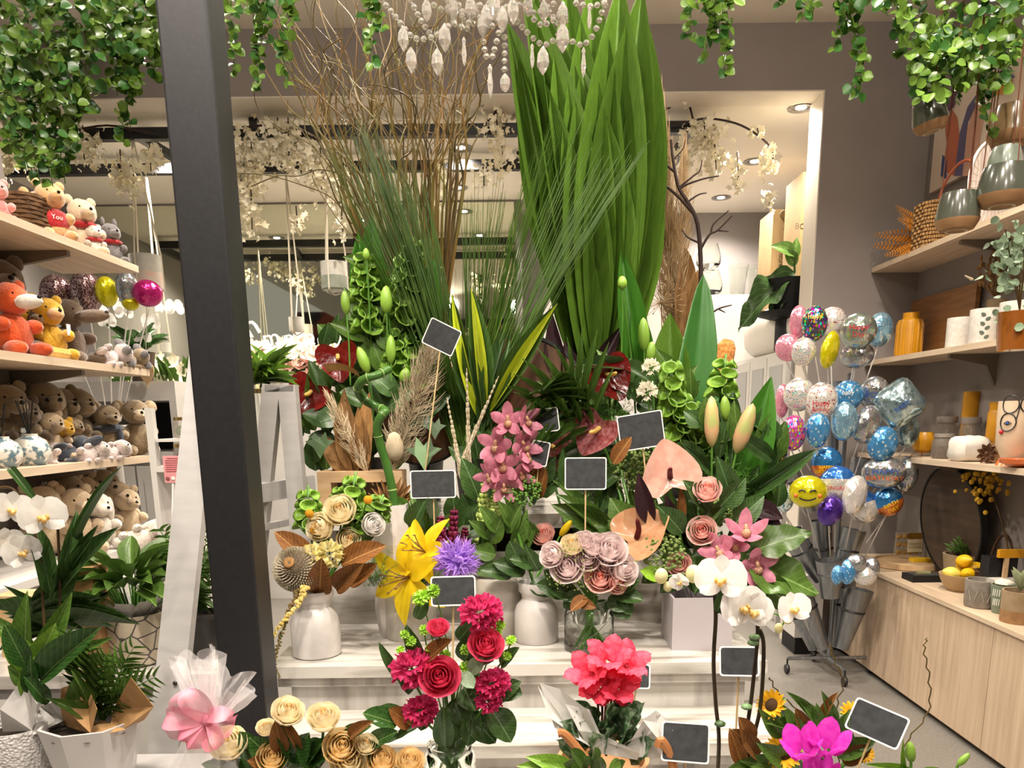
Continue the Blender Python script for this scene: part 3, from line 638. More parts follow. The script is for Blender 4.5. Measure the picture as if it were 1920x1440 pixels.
# ================= D: yellow lily bouquet =================
FL('lily', 'lily', 'open yellow lily facing down to the left, tip near the faceted vase', 'lily', 768, 1082, yD - .1, 158, (-.7, 0, -.15), mD, .5)
FL('lily', 'lily', 'open yellow lily facing left beside the violet aster', 'lily', 798, 1036, yD - .08, 130, (-.8, 0, .5), mD, .1)
FL('aster', 'aster', 'large violet aster above the lower chalkboard sign', 'flower', 856, 1050, yD - .17, 90, (.1, 0, .3), mD)
for a, b, lab in (((850, 1060), (852, 950), 'plum snapdragon spike highest in the lily bouquet'), ((830, 1030), (826, 965), 'plum snapdragon spike behind the yellow lily'), ((868, 1045), (875, 985), 'plum snapdragon spike right of the aster')): SPK(SP_plum, 'snapdragon', lab, 'flower', a, b, yD, 30)
FL('rose_hot', 'rose', 'small dusky pink rosebud above the yellow lily', 'rose', 780, 1002, yD, 28, (-.3, 0, .4), mD)
p = W(825, 1040, yD - .08); t = thing('lily_bud', 'closed yellow green lily bud beside the open yellow lily', 'lily bud', p); inst('bud', B_green, t, frame(p, W(842, 1012, yD - .1) - p, None, (.05, .05, .055)))
t = thing('eucalyptus_foliage', 'rounded grey green eucalyptus leaves around the lily bouquet', 'foliage', mD)
LFS(t, L_euc, yD + .02, [(860, 1085, 905, 1035, 34), (855, 1020, 880, 985, 26), (870, 1010, 908, 998, 22), (790, 985, 772, 955, 30), (800, 960, 785, 930, 24), (815, 975, 810, 930, 26)])
LFS(t, L_gen, yD + .03, [(790, 1010, 765, 960, 26), (800, 1000, 795, 955, 24), (750, 1110, 718, 1090, 30), (790, 1120, 740, 1100, 26), (830, 990, 850, 960, 20), (770, 1120, 790, 1060, 30)])
MB().tube([mD, W(800, 1040, yD), W(820, 980, yD + .02)], .003, 5).build('twig', M_stem, t)
# ================= E: front pink bouquet in a glass jar =================
yE = 1.52
vE = vase('glass_jar', 'clear glass jar holding the hot pink bouquet at the front', 847, 1525, yE, [(46, 0), (48, 4), (48, 110), (44, 122), (40, 128), (41, 140)], M_glass)
pE = V(vE.location); s_ = px(pE); mE = W(847, 1400, yE)
mb = MB()
for k in range(12):
    a = k * .52; r = 28 * s_; mb.tube([pE + V((r * cos(a), r * sin(a), .01)), pE + V((-r * .4 * cos(a), -r * .4 * sin(a), 150 * s_))], .003, 5)
tag(mb.build('cut_stems', M_stem, vE), kind='stuff')
for u, v, d, f, k, lab in ((826, 1272, 72, (-.1, 0, .25), 'rose_hot', 'large open hot pink rose at the centre of the front bouquet'), (910, 1214, 62, (.1, 0, .5), 'rose_hot', 'deep pink rose at the right of the front bouquet'), (822, 1182, 40, (-.1, 0, 1.4), 'rose_hot', 'upright hot pink rosebud below the lower chalkboard sign')): FL(k, 'rose', lab, 'rose', u, v, yE - .05, d, f, mE)
for u, v, d, lab in ((768, 1258, 74, 'magenta celosia at the left of the front bouquet'), (895, 1152, 70, 'magenta celosia highest in the front bouquet'), (783, 1336, 58, 'dusky pink celosia lowest in the front bouquet'), (918, 1285, 58, 'magenta celosia at the lower right of the front bouquet'), (912, 1318, 44, 'small magenta celosia tip hanging at the right of the front bouquet')): FL('celo', 'celosia', lab, 'flower', u, v, yE - .04, d, (0, 0, .4), mE)
mums = ((758, 1190, 22, 'left top'), (770, 1202, 24, 'left'), (795, 1181, 24, 'upper left beside the pink rosebud'), (751, 1218, 20, 'far left'), (897, 1174, 26, 'below the top celosia'), (928, 1186, 30, 'above the deep pink rose'), (937, 1172, 24, 'at the upper right'), (958, 1200, 24, 'far right'), (950, 1230, 20, 'lowest at the right'), (873, 1252, 30, 'beside the central pink rose'), (872, 1218, 24, 'left of the deep pink rose'), (834, 1228, 26, 'above the central pink rose'), (805, 1215, 20, 'half hidden by the brown leaf'), (790, 1120, 40, 'below the yellow lily'), (812, 1108, 32, 'tucked by the yellow lily petal'))
for u, v, d, lab in mums: FL('mum', 'button_chrysanthemum', 'lime green button chrysanthemum ' + lab + ' of the front bouquet' if 'lily' not in lab else 'lime green button chrysanthemum ' + lab, 'flower', u, v, yE - .03, d, (R.uniform(-.5, .5), 0, R.uniform(.1, .8)), mE, sr=.0016, group='lime button chrysanthemums')
t = thing('bouquet_foliage', 'dark green rose and magnolia leaves of the front pink bouquet', 'foliage', mE)
LFS(t, L_ros, yE, [(860, 1330, 840, 1395, 50), (885, 1330, 880, 1400, 44), (880, 1340, 930, 1390, 56), (920, 1330, 962, 1388, 58), (910, 1310, 970, 1280, 44), (930, 1290, 975, 1300, 44), (870, 1240, 900, 1190, 56), (830, 1390, 852, 1440, 34, -.06), (860, 1380, 848, 1425, 34, -.06), (760, 1340, 690, 1345, 44), (770, 1300, 745, 1255, 30), (750, 1270, 712, 1212, 20), (860, 1200, 890, 1165, 34), (940, 1250, 965, 1215, 26), (800, 1350, 740, 1380, 24), (870, 1290, 890, 1330, 46), (850, 1310, 870, 1360, 40), (800, 1310, 790, 1370, 40), (900, 1260, 880, 1300, 30), (790, 1230, 760, 1180, 30), (780, 1160, 800, 1120, 26), (750, 1380, 700, 1392, 20)])
LFS(t, L_magb, yE - .03, [(800, 1240, 838, 1198, 34), (770, 1360, 735, 1330, 40)])
LFS(t, L_magt, yE - .05, [(745, 1358, 684, 1335, 44), (835, 1400, 830, 1330, 40)])
LFS(t, L_euc, yE - .05, [(880, 1260, 905, 1235, 30), (890, 1240, 925, 1238, 24), (865, 1260, 888, 1290, 28)])
MB().tube([mE, W(850, 1330, yE), W(850, 1240, yE)], .004, 5).build('twig', M_stem, t)
# ================= F: cymbidium and green snapdragons (middle) =================
for a, b, lab in (((905, 1005), (908, 900), 'pale green snapdragon spike at the left of the middle vase'), ((925, 980), (930, 915), 'pale green snapdragon spike below the pink orchids'), ((900, 1040), (893, 960), 'white green snapdragon spike near the violet aster')): SPK(SP_green, 'snapdragon', lab, 'flower', a, b, yC + .12, 28)
FL('bunch', 'viburnum', 'round green viburnum cluster under the pink orchids', 'flower', 978, 918, yC + .1, 72, (0, 0, .4), mC)
YO = yC + .12
ct = [(952, 790, 78, (0, 0, .2), 0, 'topmost'), (985, 790, 70, (.8, 0, .2), .4, 'upper right'), (930, 835, 82, (-.2, 0, 0), -.2, 'left, showing its yellow lip'), (980, 835, 78, (.5, 0, 0), .6, 'middle right'), (942, 872, 84, (0, 0, 0), .1, 'centre, showing its spotted lip'), (985, 858, 72, (.9, 0, .1), .2, 'right hand'), (920, 895, 66, (-.7, 0, -.1), .3, 'lower left'), (945, 912, 70, (0, 0, -.3), 0, 'lowest'), (975, 890, 64, (.6, 0, -.2), .5, 'lower right')]
for u, v, d, f, r, lab in ct: FL('cymb', 'cymbidium_orchid', 'pink cymbidium orchid, the ' + lab + ' bloom of the cluster', 'orchid', u, v, YO - .04, d, f, W(955, 880, YO), r, group='pink cymbidium cluster')
FL('rose_pink', 'rose', 'pale peach rose behind the mauve roses', 'rose', 1020, 1006, yC + .05, 44, (-.3, 0, .6), mC)
p = W(1050, 1005, yC + .05); t = thing('lily_bud', 'yellow lily bud behind the mauve roses', 'lily bud', p); inst('bud', B_yel, t, frame(p, W(1072, 975, yC + .03) - p, None, (.07, .07, .062))); MB().tube([mC, p], .003, 5).build('stem', M_stem, t)
t = thing('mixed_foliage', 'broad green leaves spilling from the middle white vase', 'foliage', mC)
LFS(t, L_gen, yC + .05, [(920, 1010, 885, 975, 30), (935, 1000, 905, 950, 32), (950, 1000, 975, 950, 28), (930, 1040, 885, 1030, 36), (960, 1030, 990, 960, 30), (940, 1060, 890, 1075, 32), (975, 1040, 1000, 985, 30), (960, 990, 940, 940, 30), (990, 1050, 965, 1010, 30), (1010, 1020, 985, 975, 28), (920, 1020, 940, 970, 34)])
LFS(t, L_ros, yC - .02, [(985, 1075, 930, 1052, 40), (1000, 1085, 1030, 1115, 46), (980, 1060, 955, 1020, 40), (1010, 1070, 985, 1030, 36), (1025, 1085, 1060, 1090, 34), (960, 1080, 905, 1065, 36), (1000, 1060, 960, 1045, 36)])
LFS(t, L_drk, YO + .05, [(900, 940, 870, 860, 50), (1000, 900, 1040, 860, 50), (1010, 930, 1050, 890, 40), (890, 970, 865, 930, 40)])
LFS(t, L_magb, YO, [(995, 900, 1010, 850, 34), (1010, 935, 1020, 880, 28)])
MB().tube([mC, W(980, 1030, yC), W(960, 960, yC + .1)], .004, 5).build('twig', M_stem, t)
# ================= G: mauve rose posy =================
for u, v, d, f, k, lab in ((1066, 1068, 62, (-.2, 0, .4), 'rose_mauve', 'open mauve rose at the front left of the posy'), (1040, 1042, 48, (-.7, 0, .3), 'rose_mauve', 'mauve rose at the far left of the posy'), (1102, 1050, 46, (0, 0, .3), 'rose_mauve', 'mauve rosebud in the middle of the posy'), (1112, 1030, 52, (.1, 0, .8), 'rose_mauve', 'mauve rose behind the middle of the posy'), (1140, 1036, 64, (.3, 0, .5), 'rose_mauve', 'large mauve pink rose at the top right of the posy'), (1162, 1070, 58, (.7, 0, .2), 'rose_mauve', 'mauve pink rose at the right edge of the posy'), (1137, 1060, 40, (.2, 0, .3), 'rose_mauve', 'small mauve rose above the coral rose'), (1074, 1026, 46, (-.2, 0, .9), 'rose_cream', 'cream rose at the back of the mauve posy'), (1095, 1018, 40, (0, 0, 1), 'rose_mauve', 'frilled pale mauve rose farthest back in the posy'), (1126, 1088, 56, (0, 0, .4), 'rose_coral', 'coral pink rose at the front of the mauve posy'), (1152, 1092, 44, (.5, 0, .0), 'rose_pink', 'soft pink rose right of the coral rose')): FL(k, 'rose', lab, 'rose', u, v, yG - .02, d, f, mG)
t = thing('posy_foliage', 'leafy green collar with tiny buds around the mauve rose posy', 'foliage', mG)
LFS(t, L_ros, yG, [(1085, 1120, 1030, 1100, 40), (1070, 1110, 1010, 1095, 42), (1140, 1120, 1180, 1140, 40), (1150, 1115, 1205, 1120, 36), (1160, 1105, 1195, 1085, 34), (1150, 1130, 1180, 1158, 34), (1090, 1110, 1060, 1140, 40), (1120, 1125, 1130, 1150, 34), (1050, 1100, 1025, 1070, 30), (1160, 1120, 1185, 1150, 30)])
LFS(t, L_magb, yG - .06, [(1100, 1120, 1070, 1142, 26), (1085, 1130, 1115, 1138, 22)])
mb = MB()
for k in range(90):
    u, v = R.choice(((1035, 1085), (1055, 1100), (1090, 1100), (1060, 1035), (1085, 1040), (1100, 1075), (1170, 1095))); mb.ball(W(u + R.uniform(-14, 14), v + R.uniform(-14, 14), yG - .06), .0024, 5, 3)
tag(mb.build('bud_berries', G('waxflower_buds', '8a9a55', '6f7d3f'), t), kind='stuff')
# ================= H: right hand arrangement in the square vase =================
for u, v, d, f, k, lab in ((1326, 924, 52, (0, 0, .7), 'rose_pink', 'pink rosebud highest on the right, under the blush anthurium'), (1317, 998, 52, (-.1, 0, .3), 'rose_coral', 'pink rose in the middle of the right arrangement'), (1274, 1060, 46, (-.1, 0, .3), 'rose_pink', 'pale pink rosebud beside the green lace flower')): FL(k, 'rose', lab, 'rose', u, v, yS - .02, d, f, mS)
FL('lace', 'lace_flower', 'green lace flower umbel beside the orange anthurium', 'flower', 1243, 1040, yS - .03, 82, (-.2, 0, .5), mS)
FL('lace', 'lace_flower', 'green lace flower umbel below the black chalkboard sign at the right', 'flower', 1185, 880, yS + .2, 86, (-.2, 0, .5), mS)
FL('lace', 'lace_flower', 'small green lace umbel at the right of the pink roses', 'flower', 1345, 960, yS + .08, 60, (.2, 0, .5), mS)
for u, v, d, f, r, lab in ((1398, 1000, 96, (.1, 0, .9), 0, 'pink cymbidium orchid opening upward above the white orchid'), (1350, 1035, 84, (-.4, 0, .3), .5, 'dark pink cymbidium orchid behind the white orchid'), (1418, 1062, 90, (.3, 0, -.1), .2, 'pink cymbidium orchid at the right of the white orchid'), (1375, 1025, 70, (0, 0, .1), .9, 'dusky cymbidium orchid between the two pink ones')): FL('cymb', 'cymbidium_orchid', lab, 'orchid', u, v, yS - .06, d, f, mS, r)
FL('anth_blush', 'anthurium', 'blush pink anthurium with a maroon spadix', 'anthurium', 1254, 882, yS + .03, 112, (.2, 0, .0), mS, 3.35, sr=.004)
FL('anth_orange', 'anthurium', 'orange and green anthurium tilted upward above the lace flower', 'anthurium', 1205, 1000, yS, 112, (-.3, 0, .5), mS, 2.3)
FL('anth_mar', 'anthurium', 'marbled dusky pink anthurium in the centre right', 'anthurium', 1118, 812, yS + .2, 92, (-.4, 0, .2), W(1180, 1000, yS + .1), -.5, sr=.004)
FL('anth_red', 'anthurium', 'glossy dark red anthurium below the green aspidistra blades', 'anthurium', 1142, 710, yS + .25, 92, (.2, 0, .3), W(1180, 950, yS + .1), .5, sr=.004)
FL('anth_mar', 'anthurium', 'pale pink anthurium half hidden behind the pink orchids', 'anthurium', 1030, 838, yS + .3, 90, (.2, 0, .0), W(1060, 980, yS + .2), .3, sr=.004)
for u, v, d, lab, w_ in ((635, 676, 80, 'glossy red anthurium highest on the left', .15), (578, 742, 82, 'glossy dark red anthurium leaning left above the white ladder', -.6)): FL('anth_red', 'anthurium', lab, 'anthurium', u, v, 2.62, d, (-.2, 0, .2), W(680, 880, 2.7), w_, sr=.004)
for u, v, d, lab in ((1220, 690, 34, 'cream carnation highest beside the bells of ireland'), (1213, 736, 40, 'cream carnation lower beside the bells of ireland')): FL('carnw', 'carnation', lab, 'flower', u, v, yS + .2, d, (-.2, 0, .8), W(1230, 900, yS + .15))
for a, b, lab in (((1262, 785), (1258, 668), 'tall green bells of ireland beside the cream carnations'), ((1275, 830), (1278, 730), 'green bells of ireland at the right of the chalkboard sign'), ((1298, 850), (1296, 745), 'green bells of ireland in front of the pleated leaf'), ((1310, 870), (1304, 800), 'green bells of ireland above the blush anthurium'), ((1352, 740), (1362, 660), 'green bells of ireland tip beside the blush lily bud'), ((1395, 905), (1425, 850), 'green bells of ireland beside the right lily bud'), ((688, 560), (682, 468), 'green bells of ireland tip at the upper left'), ((690, 620), (688, 510), 'tall green bells of ireland at the upper left'), ((752, 600), (758, 470), 'tall green bells of ireland by the willow'), ((765, 540), (775, 440), 'bells of ireland highest of all, in front of the willow'), ((745, 700), (748, 610), 'green bells of ireland beside the tilted chalkboard'), ((775, 720), (778, 620), 'green bells of ireland behind the pampas plume')):
    SPK(BELLS, 'bells_of_ireland', lab, 'flower', a, b, yS + .25 if a[0] > 900 else 2.66, 50, extra=BELLST, group='bells of ireland')
def buds(rows):
    for u0, v0, u1, v1, w_, Y, me, lab in rows:
        p, q = W(u0, v0, Y), W(u1, v1, Y); t = thing('lily_bud', lab, 'lily bud', p, 'lily buds'); L = (q - p).length; w2 = w_ * px(p) / .3
        inst('bud', me, t, frame(p, q - p, None, (w2, w2, L))); MB().tube([p, p - (q - p) * .5 - V((0, 0, .05)), p - V((0, 0, .22))], .0028, 5).build('stem', M_stem, t)
buds([(733, 682, 733, 628, 18, 2.6, B_green, 'green lily bud upright beside the bells of ireland'), (725, 588, 724, 535, 22, 2.6, B_green, 'fat green lily bud beside the upper left bells'), (650, 590, 645, 545, 16, 2.6, B_green, 'slim green lily bud at the far left of the tall lilies'), (688, 488, 686, 465, 13, 2.6, B_green, 'small green lily bud at the tip of the tall stem'), (690, 700, 672, 650, 20, 2.6, B_green, 'green lily bud leaning above the bamboo curl'), (755, 720, 763, 690, 20, 2.6, B_green, 'green lily bud low beside the pampas'), (1167, 543, 1166, 517, 17, 2.6, B_green, 'small round green bud on the tall stem before the big palm leaves'), (1208, 658, 1206, 595, 20, 2.6, B_green, 'long green lily bud left of the pleated leaf'), (1218, 680, 1222, 640, 17, 2.6, B_green, 'short green lily bud under the long one'), (1335, 838, 1334, 742, 26, 2.3, B_pink, 'blush lily bud standing upright in front of the pleated leaf'), (1380, 850, 1412, 756, 30, 2.25, B_pink, 'blush lily bud leaning right in front of the long leaf'), (1362, 790, 1358, 742, 18, 2.32, B_green, 'green lily bud between the two blush buds')])
t = thing('mixed_foliage', 'broad green leaves of the right hand arrangement', 'foliage', mS)
LFS(t, L_drk, yS, [(1290, 1060, 1240, 1110, 50), (1280, 1000, 1240, 950, 46), (1330, 1060, 1300, 1110, 40), (1340, 1060, 1370, 1110, 50), (1350, 1000, 1300, 1040, 46), (1380, 980, 1430, 930, 50), (1400, 1040, 1480, 1010, 46), (1380, 1060, 1440, 1110, 60), (1290, 940, 1350, 900, 40), (1240, 1070, 1205, 1090, 36), (1330, 960, 1290, 900, 44), (1350, 950, 1400, 900, 44), (1300, 1030, 1330, 960, 50), (1370, 930, 1350, 860, 40)])
LFS(t, leafm('monstera_leaf', M_leaf, 'heart', .2, .2, 12, 3, wave=.05), yS - .05, [(1400, 1060, 1545, 1100, 110), (1420, 1030, 1520, 990, 70), (1410, 1080, 1500, 1150, 70)])
LFS(t, L_spath, yS + .1, [(1190, 1010, 1150, 940, 70), (1180, 1020, 1120, 1000, 60), (1150, 990, 1040, 950, 50), (1200, 1010, 1240, 960, 50), (1160, 1040, 1120, 960, 50), (1130, 1000, 1060, 920, 40)])
LFS(t, L_cordy, yS + .02, [(1222, 985, 1196, 890, 36), (1262, 990, 1250, 930, 26), (1400, 950, 1470, 970, 40), (1410, 970, 1470, 990, 36)])
LFS(t, L_magb, yS + .05, [(1270, 990, 1280, 920, 20), (1150, 870, 1180, 820, 30)])
LFS(t, L_lime, yS - .05, [(1190, 1075, 1160, 1050, 34), (1240, 1080, 1205, 1070, 30)])
MB().tube([mS, W(1310, 1000, yS), W(1310, 900, yS + .1)], .005, 5).build('twig', M_stem, t)
# ================= tall foliage on the upper tier =================
YU = 2.72
# hidden pots that carry the tall bunches
M_potd = mat('charcoal_pot', '2c2a28', '35322f', rough=.5, scale=20); M_potw = mat('white_pot', 'c0bcb7', 'c8c4bf', rough=.35)
for u, lab, Y in ((800, 'charcoal pot holding the curly willow behind the pampas', 2.86), (890, 'charcoal pot holding the grass bunches before the round board', 2.62), (1110, 'charcoal pot holding the large palm leaves', 2.86), (700, 'charcoal pot holding the tall green lilies', 2.72), (1270, 'charcoal pot holding the tan pampas and bare branch', 2.9)):
    p = W(u, 900, Y); p.z = ZU; t = thing('flower_bucket', lab, 'pot', p, 'flower buckets on the upper tier')
    MB().lathe([(.05, 0), (.065, .16), (.07, .165), (.062, .165), (.05, .02), (0, .02)], 20, p).build('body', M_potd, t)
def wig(p0, p1, n, amp, rr, curl=2.4, seed=0):
    r_ = random.Random(seed); out = []; a, b, c = r_.uniform(0, 6), r_.uniform(0, 6), r_.uniform(0, 6); f = curl * r_.uniform(.7, 1.4)
    for i in range(n + 1):
        t = i / n; p = p0.lerp(p1, t); e = amp * t ** 1.2; out.append(p + V((e * sin(a + f * t * 6.3) + e * .35 * sin(b + f * t * 15), e * .7 * cos(c + f * t * 6.3), e * .3 * sin(b + f * t * 9))))
    return out
t = thing('curly_willow', 'tall bunch of curly brown willow stems rising behind the lilies', 'branches', W(790, 900, 2.86))
for k in range(100):
    f = k / 99; r_ = random.Random(k); u1 = 500 + 420 * f + r_.uniform(-26, 26); v1 = r_.choice((-50, -40, -30, 20, 60, 110)) if k % 5 else r_.uniform(80, 220); Yk = 2.86 + r_.uniform(-.12, .14)
    b = W(775 + 55 * f + r_.uniform(-10, 10), 700, 2.86 + r_.uniform(-.03, .03)); m_ = W(650 + 210 * f + r_.uniform(-12, 12), 400, Yk); e = W(u1, v1, Yk)
    q = wig(m_, e, 14, .055 * r_.uniform(.4, 1.5), 0, 1.1, k); q = bez(b, b.lerp(m_, .5) + V((0, 0, .02)), q[0], 4)[:-1] + q
    w0 = r_.choice((.0055, .0042, .0034, .0028)); n = len(q)
    MB().tube(spline(q, 3), [w0 * (1 - .7 * i / (3 * n)) for i in range(3 * (n - 1) + 1)], 5).build('stem', M_will if k % 4 else M_willd, t)
    if k % 2 == 0:
        i = n // 2 + k % 4; d = V((r_.uniform(-.16, .16), r_.uniform(-.03, .03), r_.uniform(.1, .22)))
        MB().tube(spline(wig(q[i], q[i] + d, 6, .04, 0, 1.2, k + 99), 3), .0013, 4).build('side_twig', M_will, t)
for k, pts in enumerate(([(660, 420), (620, 370), (560, 345), (500, 328), (445, 325)], [(650, 330), (600, 318), (560, 330), (520, 330), (470, 350)], [(690, 470), (640, 420), (600, 360), (585, 330)], [(680, 330), (590, 240), (540, 200), (480, 100)], [(690, 260), (600, 180), (545, 110), (520, 40), (480, 0)])):
    MB().tube(spline([W(u, v, 2.8 - .02 * k) for u, v in pts], 6), .0018, 4).build('side_twig', M_willd if k < 3 else M_will, t)
# steel grass fans
for lab, n, bs, tips, Y in (('dense bunch of steel grass sweeping up to the left', 150, (872, 700), ((585, 310), (655, 200), (720, 250), (800, 330)), 2.64), ('bunch of steel grass sweeping up to the right across the palm leaves', 95, (885, 700), ((985, 300), (1060, 170), (1150, 260), (1235, 260)), 2.6), ('fine upright grass stems between the two grass fans', 50, (890, 690), ((860, 380), (900, 300), (940, 330), (985, 400)), 2.66)):
    t = thing('steel_grass', lab, 'grass', W(bs[0], 900, Y), 'steel grass bunches'); mb = MB()
    for k in range(n):
        f = R.random() * 2.999; i = int(f); a, b = tips[i], tips[i + 1]; f -= i; j = R.uniform(.72, 1.0)
        tu, tv = a[0] + (b[0] - a[0]) * f, a[1] + (b[1] - a[1]) * f
        p0 = W(bs[0] + R.uniform(-22, 22), 850, Y + R.uniform(-.03, .03)); p1 = W(bs[0] + (tu - bs[0]) * j, bs[1] + (tv - bs[1]) * j, Y + R.uniform(-.1, .06)); mid = p0.lerp(p1, .5) + V(((p0.x - p1.x) * .06, 0, .04))
        mb.tube(bez(p0, mid, p1, 5), [.0021, .002, .0018, .0016, .0012, .0006], 3, False)
    tag(mb.build('blades', M_gras, t), kind='stuff')
# big palm leaves
t = thing('palm_leaves', 'huge upright pleated green palm leaves rising out of frame in the centre', 'palm leaves', W(1110, 900, 2.86))
for u0, v0, u1, v1, w_, dY in ((1085, 700, 955, 20, 100, .02), (1090, 720, 985, -60, 95, .06), (1100, 740, 1010, -40, 100, .08), (1108, 740, 1062, -60, 110, .1), (1118, 740, 1110, -70, 110, .1), (1122, 740, 1165, -60, 120, .02), (1128, 730, 1205, -50, 110, .04), (1132, 720, 1222, 10, 90, .1), (1104, 740, 1040, 130, 120, -.02), (1112, 745, 1098, 110, 130, -.04), (1124, 740, 1160, 190, 120, -.03), (1095, 740, 1020, 300, 90, -.05), (1140, 720, 1225, 190, 70, .06), (1075, 640, 968, 100, 60, .0)):
    a, b = W(u0, v0, 2.86 + dY * .3), W(u1, v1, 2.86 + dY); LF(t, L_palm, a, b, w_ * px(a), V((R.uniform(-.35, .35), -1, .15)), 'leaf')
t = thing('palm_leaf', 'single pleated pointed palm leaf standing behind the right bells', 'palm leaf', W(1290, 900, 2.75))
for u0, v0, u1, v1, w_ in ((1285, 860, 1322, 512, 118),): LF(t, leafm('pleated_leaf', G('pleated_green', '2f5f28', '3f7030', scale=30, stretch=(16, 16, .3)), 'blade', .03, .2, 12, 6, pleat=.03), W(u0, v0, 2.7), W(u1, v1, 2.72), w_ * px(W(u0, v0, 2.7)), V((.1, -1, .1)), 'blade')
LF(t, L_palm, W(1262, 800, 2.72), W(1255, 585, 2.72), .14, V((-.3, -1, .1)), 'blade')
MB().tube([W(1288, 960, 2.72), W(1287, 840, 2.7)], .004, 6).build('stem', M_stem, t)
t = thing('aspidistra_leaves', 'broad dark aspidistra leaves standing among the left lilies', 'leaves', W(720, 900, 2.74))
LFS(t, L_aspi, 2.74, [(712, 700, 694, 398, 66, 0), (705, 680, 668, 430, 50, .03), (790, 690, 815, 478, 60, 0), (775, 690, 798, 500, 46, -.05), (745, 740, 820, 620, 40, 0), (700, 720, 655, 640, 40, 0)], n=V((0, -1, .1)))
t = thing('aspidistra_leaves', 'slim dark green blades standing left of the pleated palm leaf', 'leaves', W(1190, 900, 2.7))
LFS(t, L_aspi, 2.7, [(1195, 740, 1166, 462, 52, 0), (1210, 720, 1190, 560, 40, 0), (1190, 740, 1215, 600, 34, .02)], n=V((0, -1, .1)))
t = thing('long_leaf', 'long pointed dark leaf leaning right beside the balloons', 'leaf', W(1370, 960, 2.4))
LFS(t, L_aspi, 2.4, [(1368, 960, 1448, 705, 78, -.03)], n=V((-.2, -1, .1)))
LFS(t, L_strap, 2.35, [(1370, 950, 1525, 845, 34, -.1), (1360, 900, 1290, 845, 20)])
# variegated dracaena
t = thing('dracaena', 'yellow striped dracaena leaves fanning over the round wooden board', 'leaves', W(905, 900, 2.55))
for u0, v0, u1, v1, w_ in ((905, 800, 838, 548, 40), (908, 790, 888, 535, 44), (915, 780, 1042, 562, 42), (900, 800, 870, 620, 36), (912, 800, 960, 640, 34), (905, 820, 940, 600, 30)):
    a, b = W(u0, v0, 2.55), W(u1, v1, 2.52); n = V((R.uniform(-.3, .3), -1, .25)); s_ = px(a); LF(t, L_drk, a, b, w_ * s_, n)
    if v1 < 570: LF(t, L_gold, a + V((0, -.004, 0)), b + V((0, -.008, 0)), w_ * s_ * .45, n, 'yellow_stripe')
t = thing('cordyline', 'dark purple cordyline leaves at the foot of the big palm leaves', 'leaves', W(1080, 900, 2.66))
LFS(t, L_cordy, 2.74, [(1070, 740, 1028, 585, 40), (1080, 740, 1060, 640, 40), (1095, 740, 1165, 610, 34), (1100, 760, 1080, 690, 40)])
# round wooden board
M_waln = mat('walnut_board', '6a4528', '4a2f1b', rough=.45, scale=6, stretch=(5, 5, .5), detail=7)
for u, v, rp, Y, lab in ((790, 780, 92, 2.76, 'smaller round walnut board with a black rim behind the pampas'), (972, 766, 136, 2.7, 'larger round walnut board with a black rim behind the dracaena')):
    pb = W(u, v, Y); r_ = rp * px(pb); t = thing('round_board', lab, 'board', pb); mx_ = Matrix.Rotation(PI / 2 - .08, 3, 'X')
    MB().lathe([(0, -.008), (r_ * .96, -.008), (r_ * .96, .008), (0, .008)], 48, pb, mx_).build('face', M_waln, t)
    MB().lathe([(r_ * .955, -.012), (r_, -.012), (r_, .012), (r_ * .955, .012)], 48, pb, mx_, capb=False).build('rim', M_kick, t)
    MB().bb(pb.x - .02, pb.x + .02, Y + .02, Y + .06, ZU, pb.z).build('easel_back', M_kick, t, False)
# wooden shadow box with dried stems
pw_ = W(677, 950, 2.47); pw_.z = ZU; t = thing('wooden_box', 'square pale wooden box frame holding the dried pampas', 'box', pw_); s_ = px(pw_)
M_birch = mat('birch_ply', 'c9ab86', 'b8966c', rough=.6, scale=5, stretch=(1, 6, 6))
wb, hb = 158 * s_, (pw_.z - 0) * 0 + (W(677, 884, 2.47).z - ZU); x0 = pw_.x - wb / 2; x1 = pw_.x + wb / 2; fw = 25 * s_
MB().bb(x0, x0 + fw, 2.47, 2.57, ZU, ZU + hb).build('side', M_birch, t, False); MB().bb(x1 - fw, x1, 2.47, 2.57, ZU, ZU + hb).build('side', M_birch, t, False)
MB().bb(x0 + fw, x1 - fw, 2.47, 2.57, ZU + hb - fw * .8, ZU + hb).build('top_rail', M_birch, t, False); MB().bb(x0 + fw, x1 - fw, 2.56, 2.57, ZU, ZU + hb - fw * .8).build('back', mat('box_dark', '5a4630', rough=.7), t, False)
def plume(t, a, b, w_, Y, mt, n=260, name='plume', dY=0):
    p0, p1 = W(a[0], a[1], Y), W(b[0], b[1], Y + dY); s_ = px(p0); ax = (p1 - p0); x, y, z = basis(ax); mb = MB(); L = ax.length
    for k in range(n):
        f = R.random(); an = R.uniform(0, 6.28); r = w_ * s_ * .5 * (sin(PI * min(1, f * .9 + .12)) ** .7); o_ = p0 + ax * f; e = o_ + z * L * R.uniform(.1, .22) + (x * cos(an) + y * sin(an)) * r * R.uniform(.4, 1.1); m_ = o_.lerp(e, .5) + (x * cos(an) + y * sin(an)) * r * .25
        mb.tube([o_, m_, e], [.0007, .0011, .0004], 3, False)
    mb.tube([p0 - ax * .15, p0 + ax * .8], [.003, .0012], 5)
    return tag(mb.build(name, mt, t), kind='stuff')
t = thing('pampas_grass', 'fluffy cream pampas plume leaning right above the wooden box', 'dried grass', W(735, 900, 2.5)); plume(t, (738, 880), (812, 650), 92, 2.5, M_pamp, 520); plume(t, (730, 890), (745, 770), 50, 2.5, M_pamp, 160)
t = thing('pampas_grass', 'thin cream pampas plume leaning left above the wooden box', 'dried grass', W(690, 900, 2.5)); plume(t, (690, 890), (618, 750), 44, 2.5, M_pamp, 260)
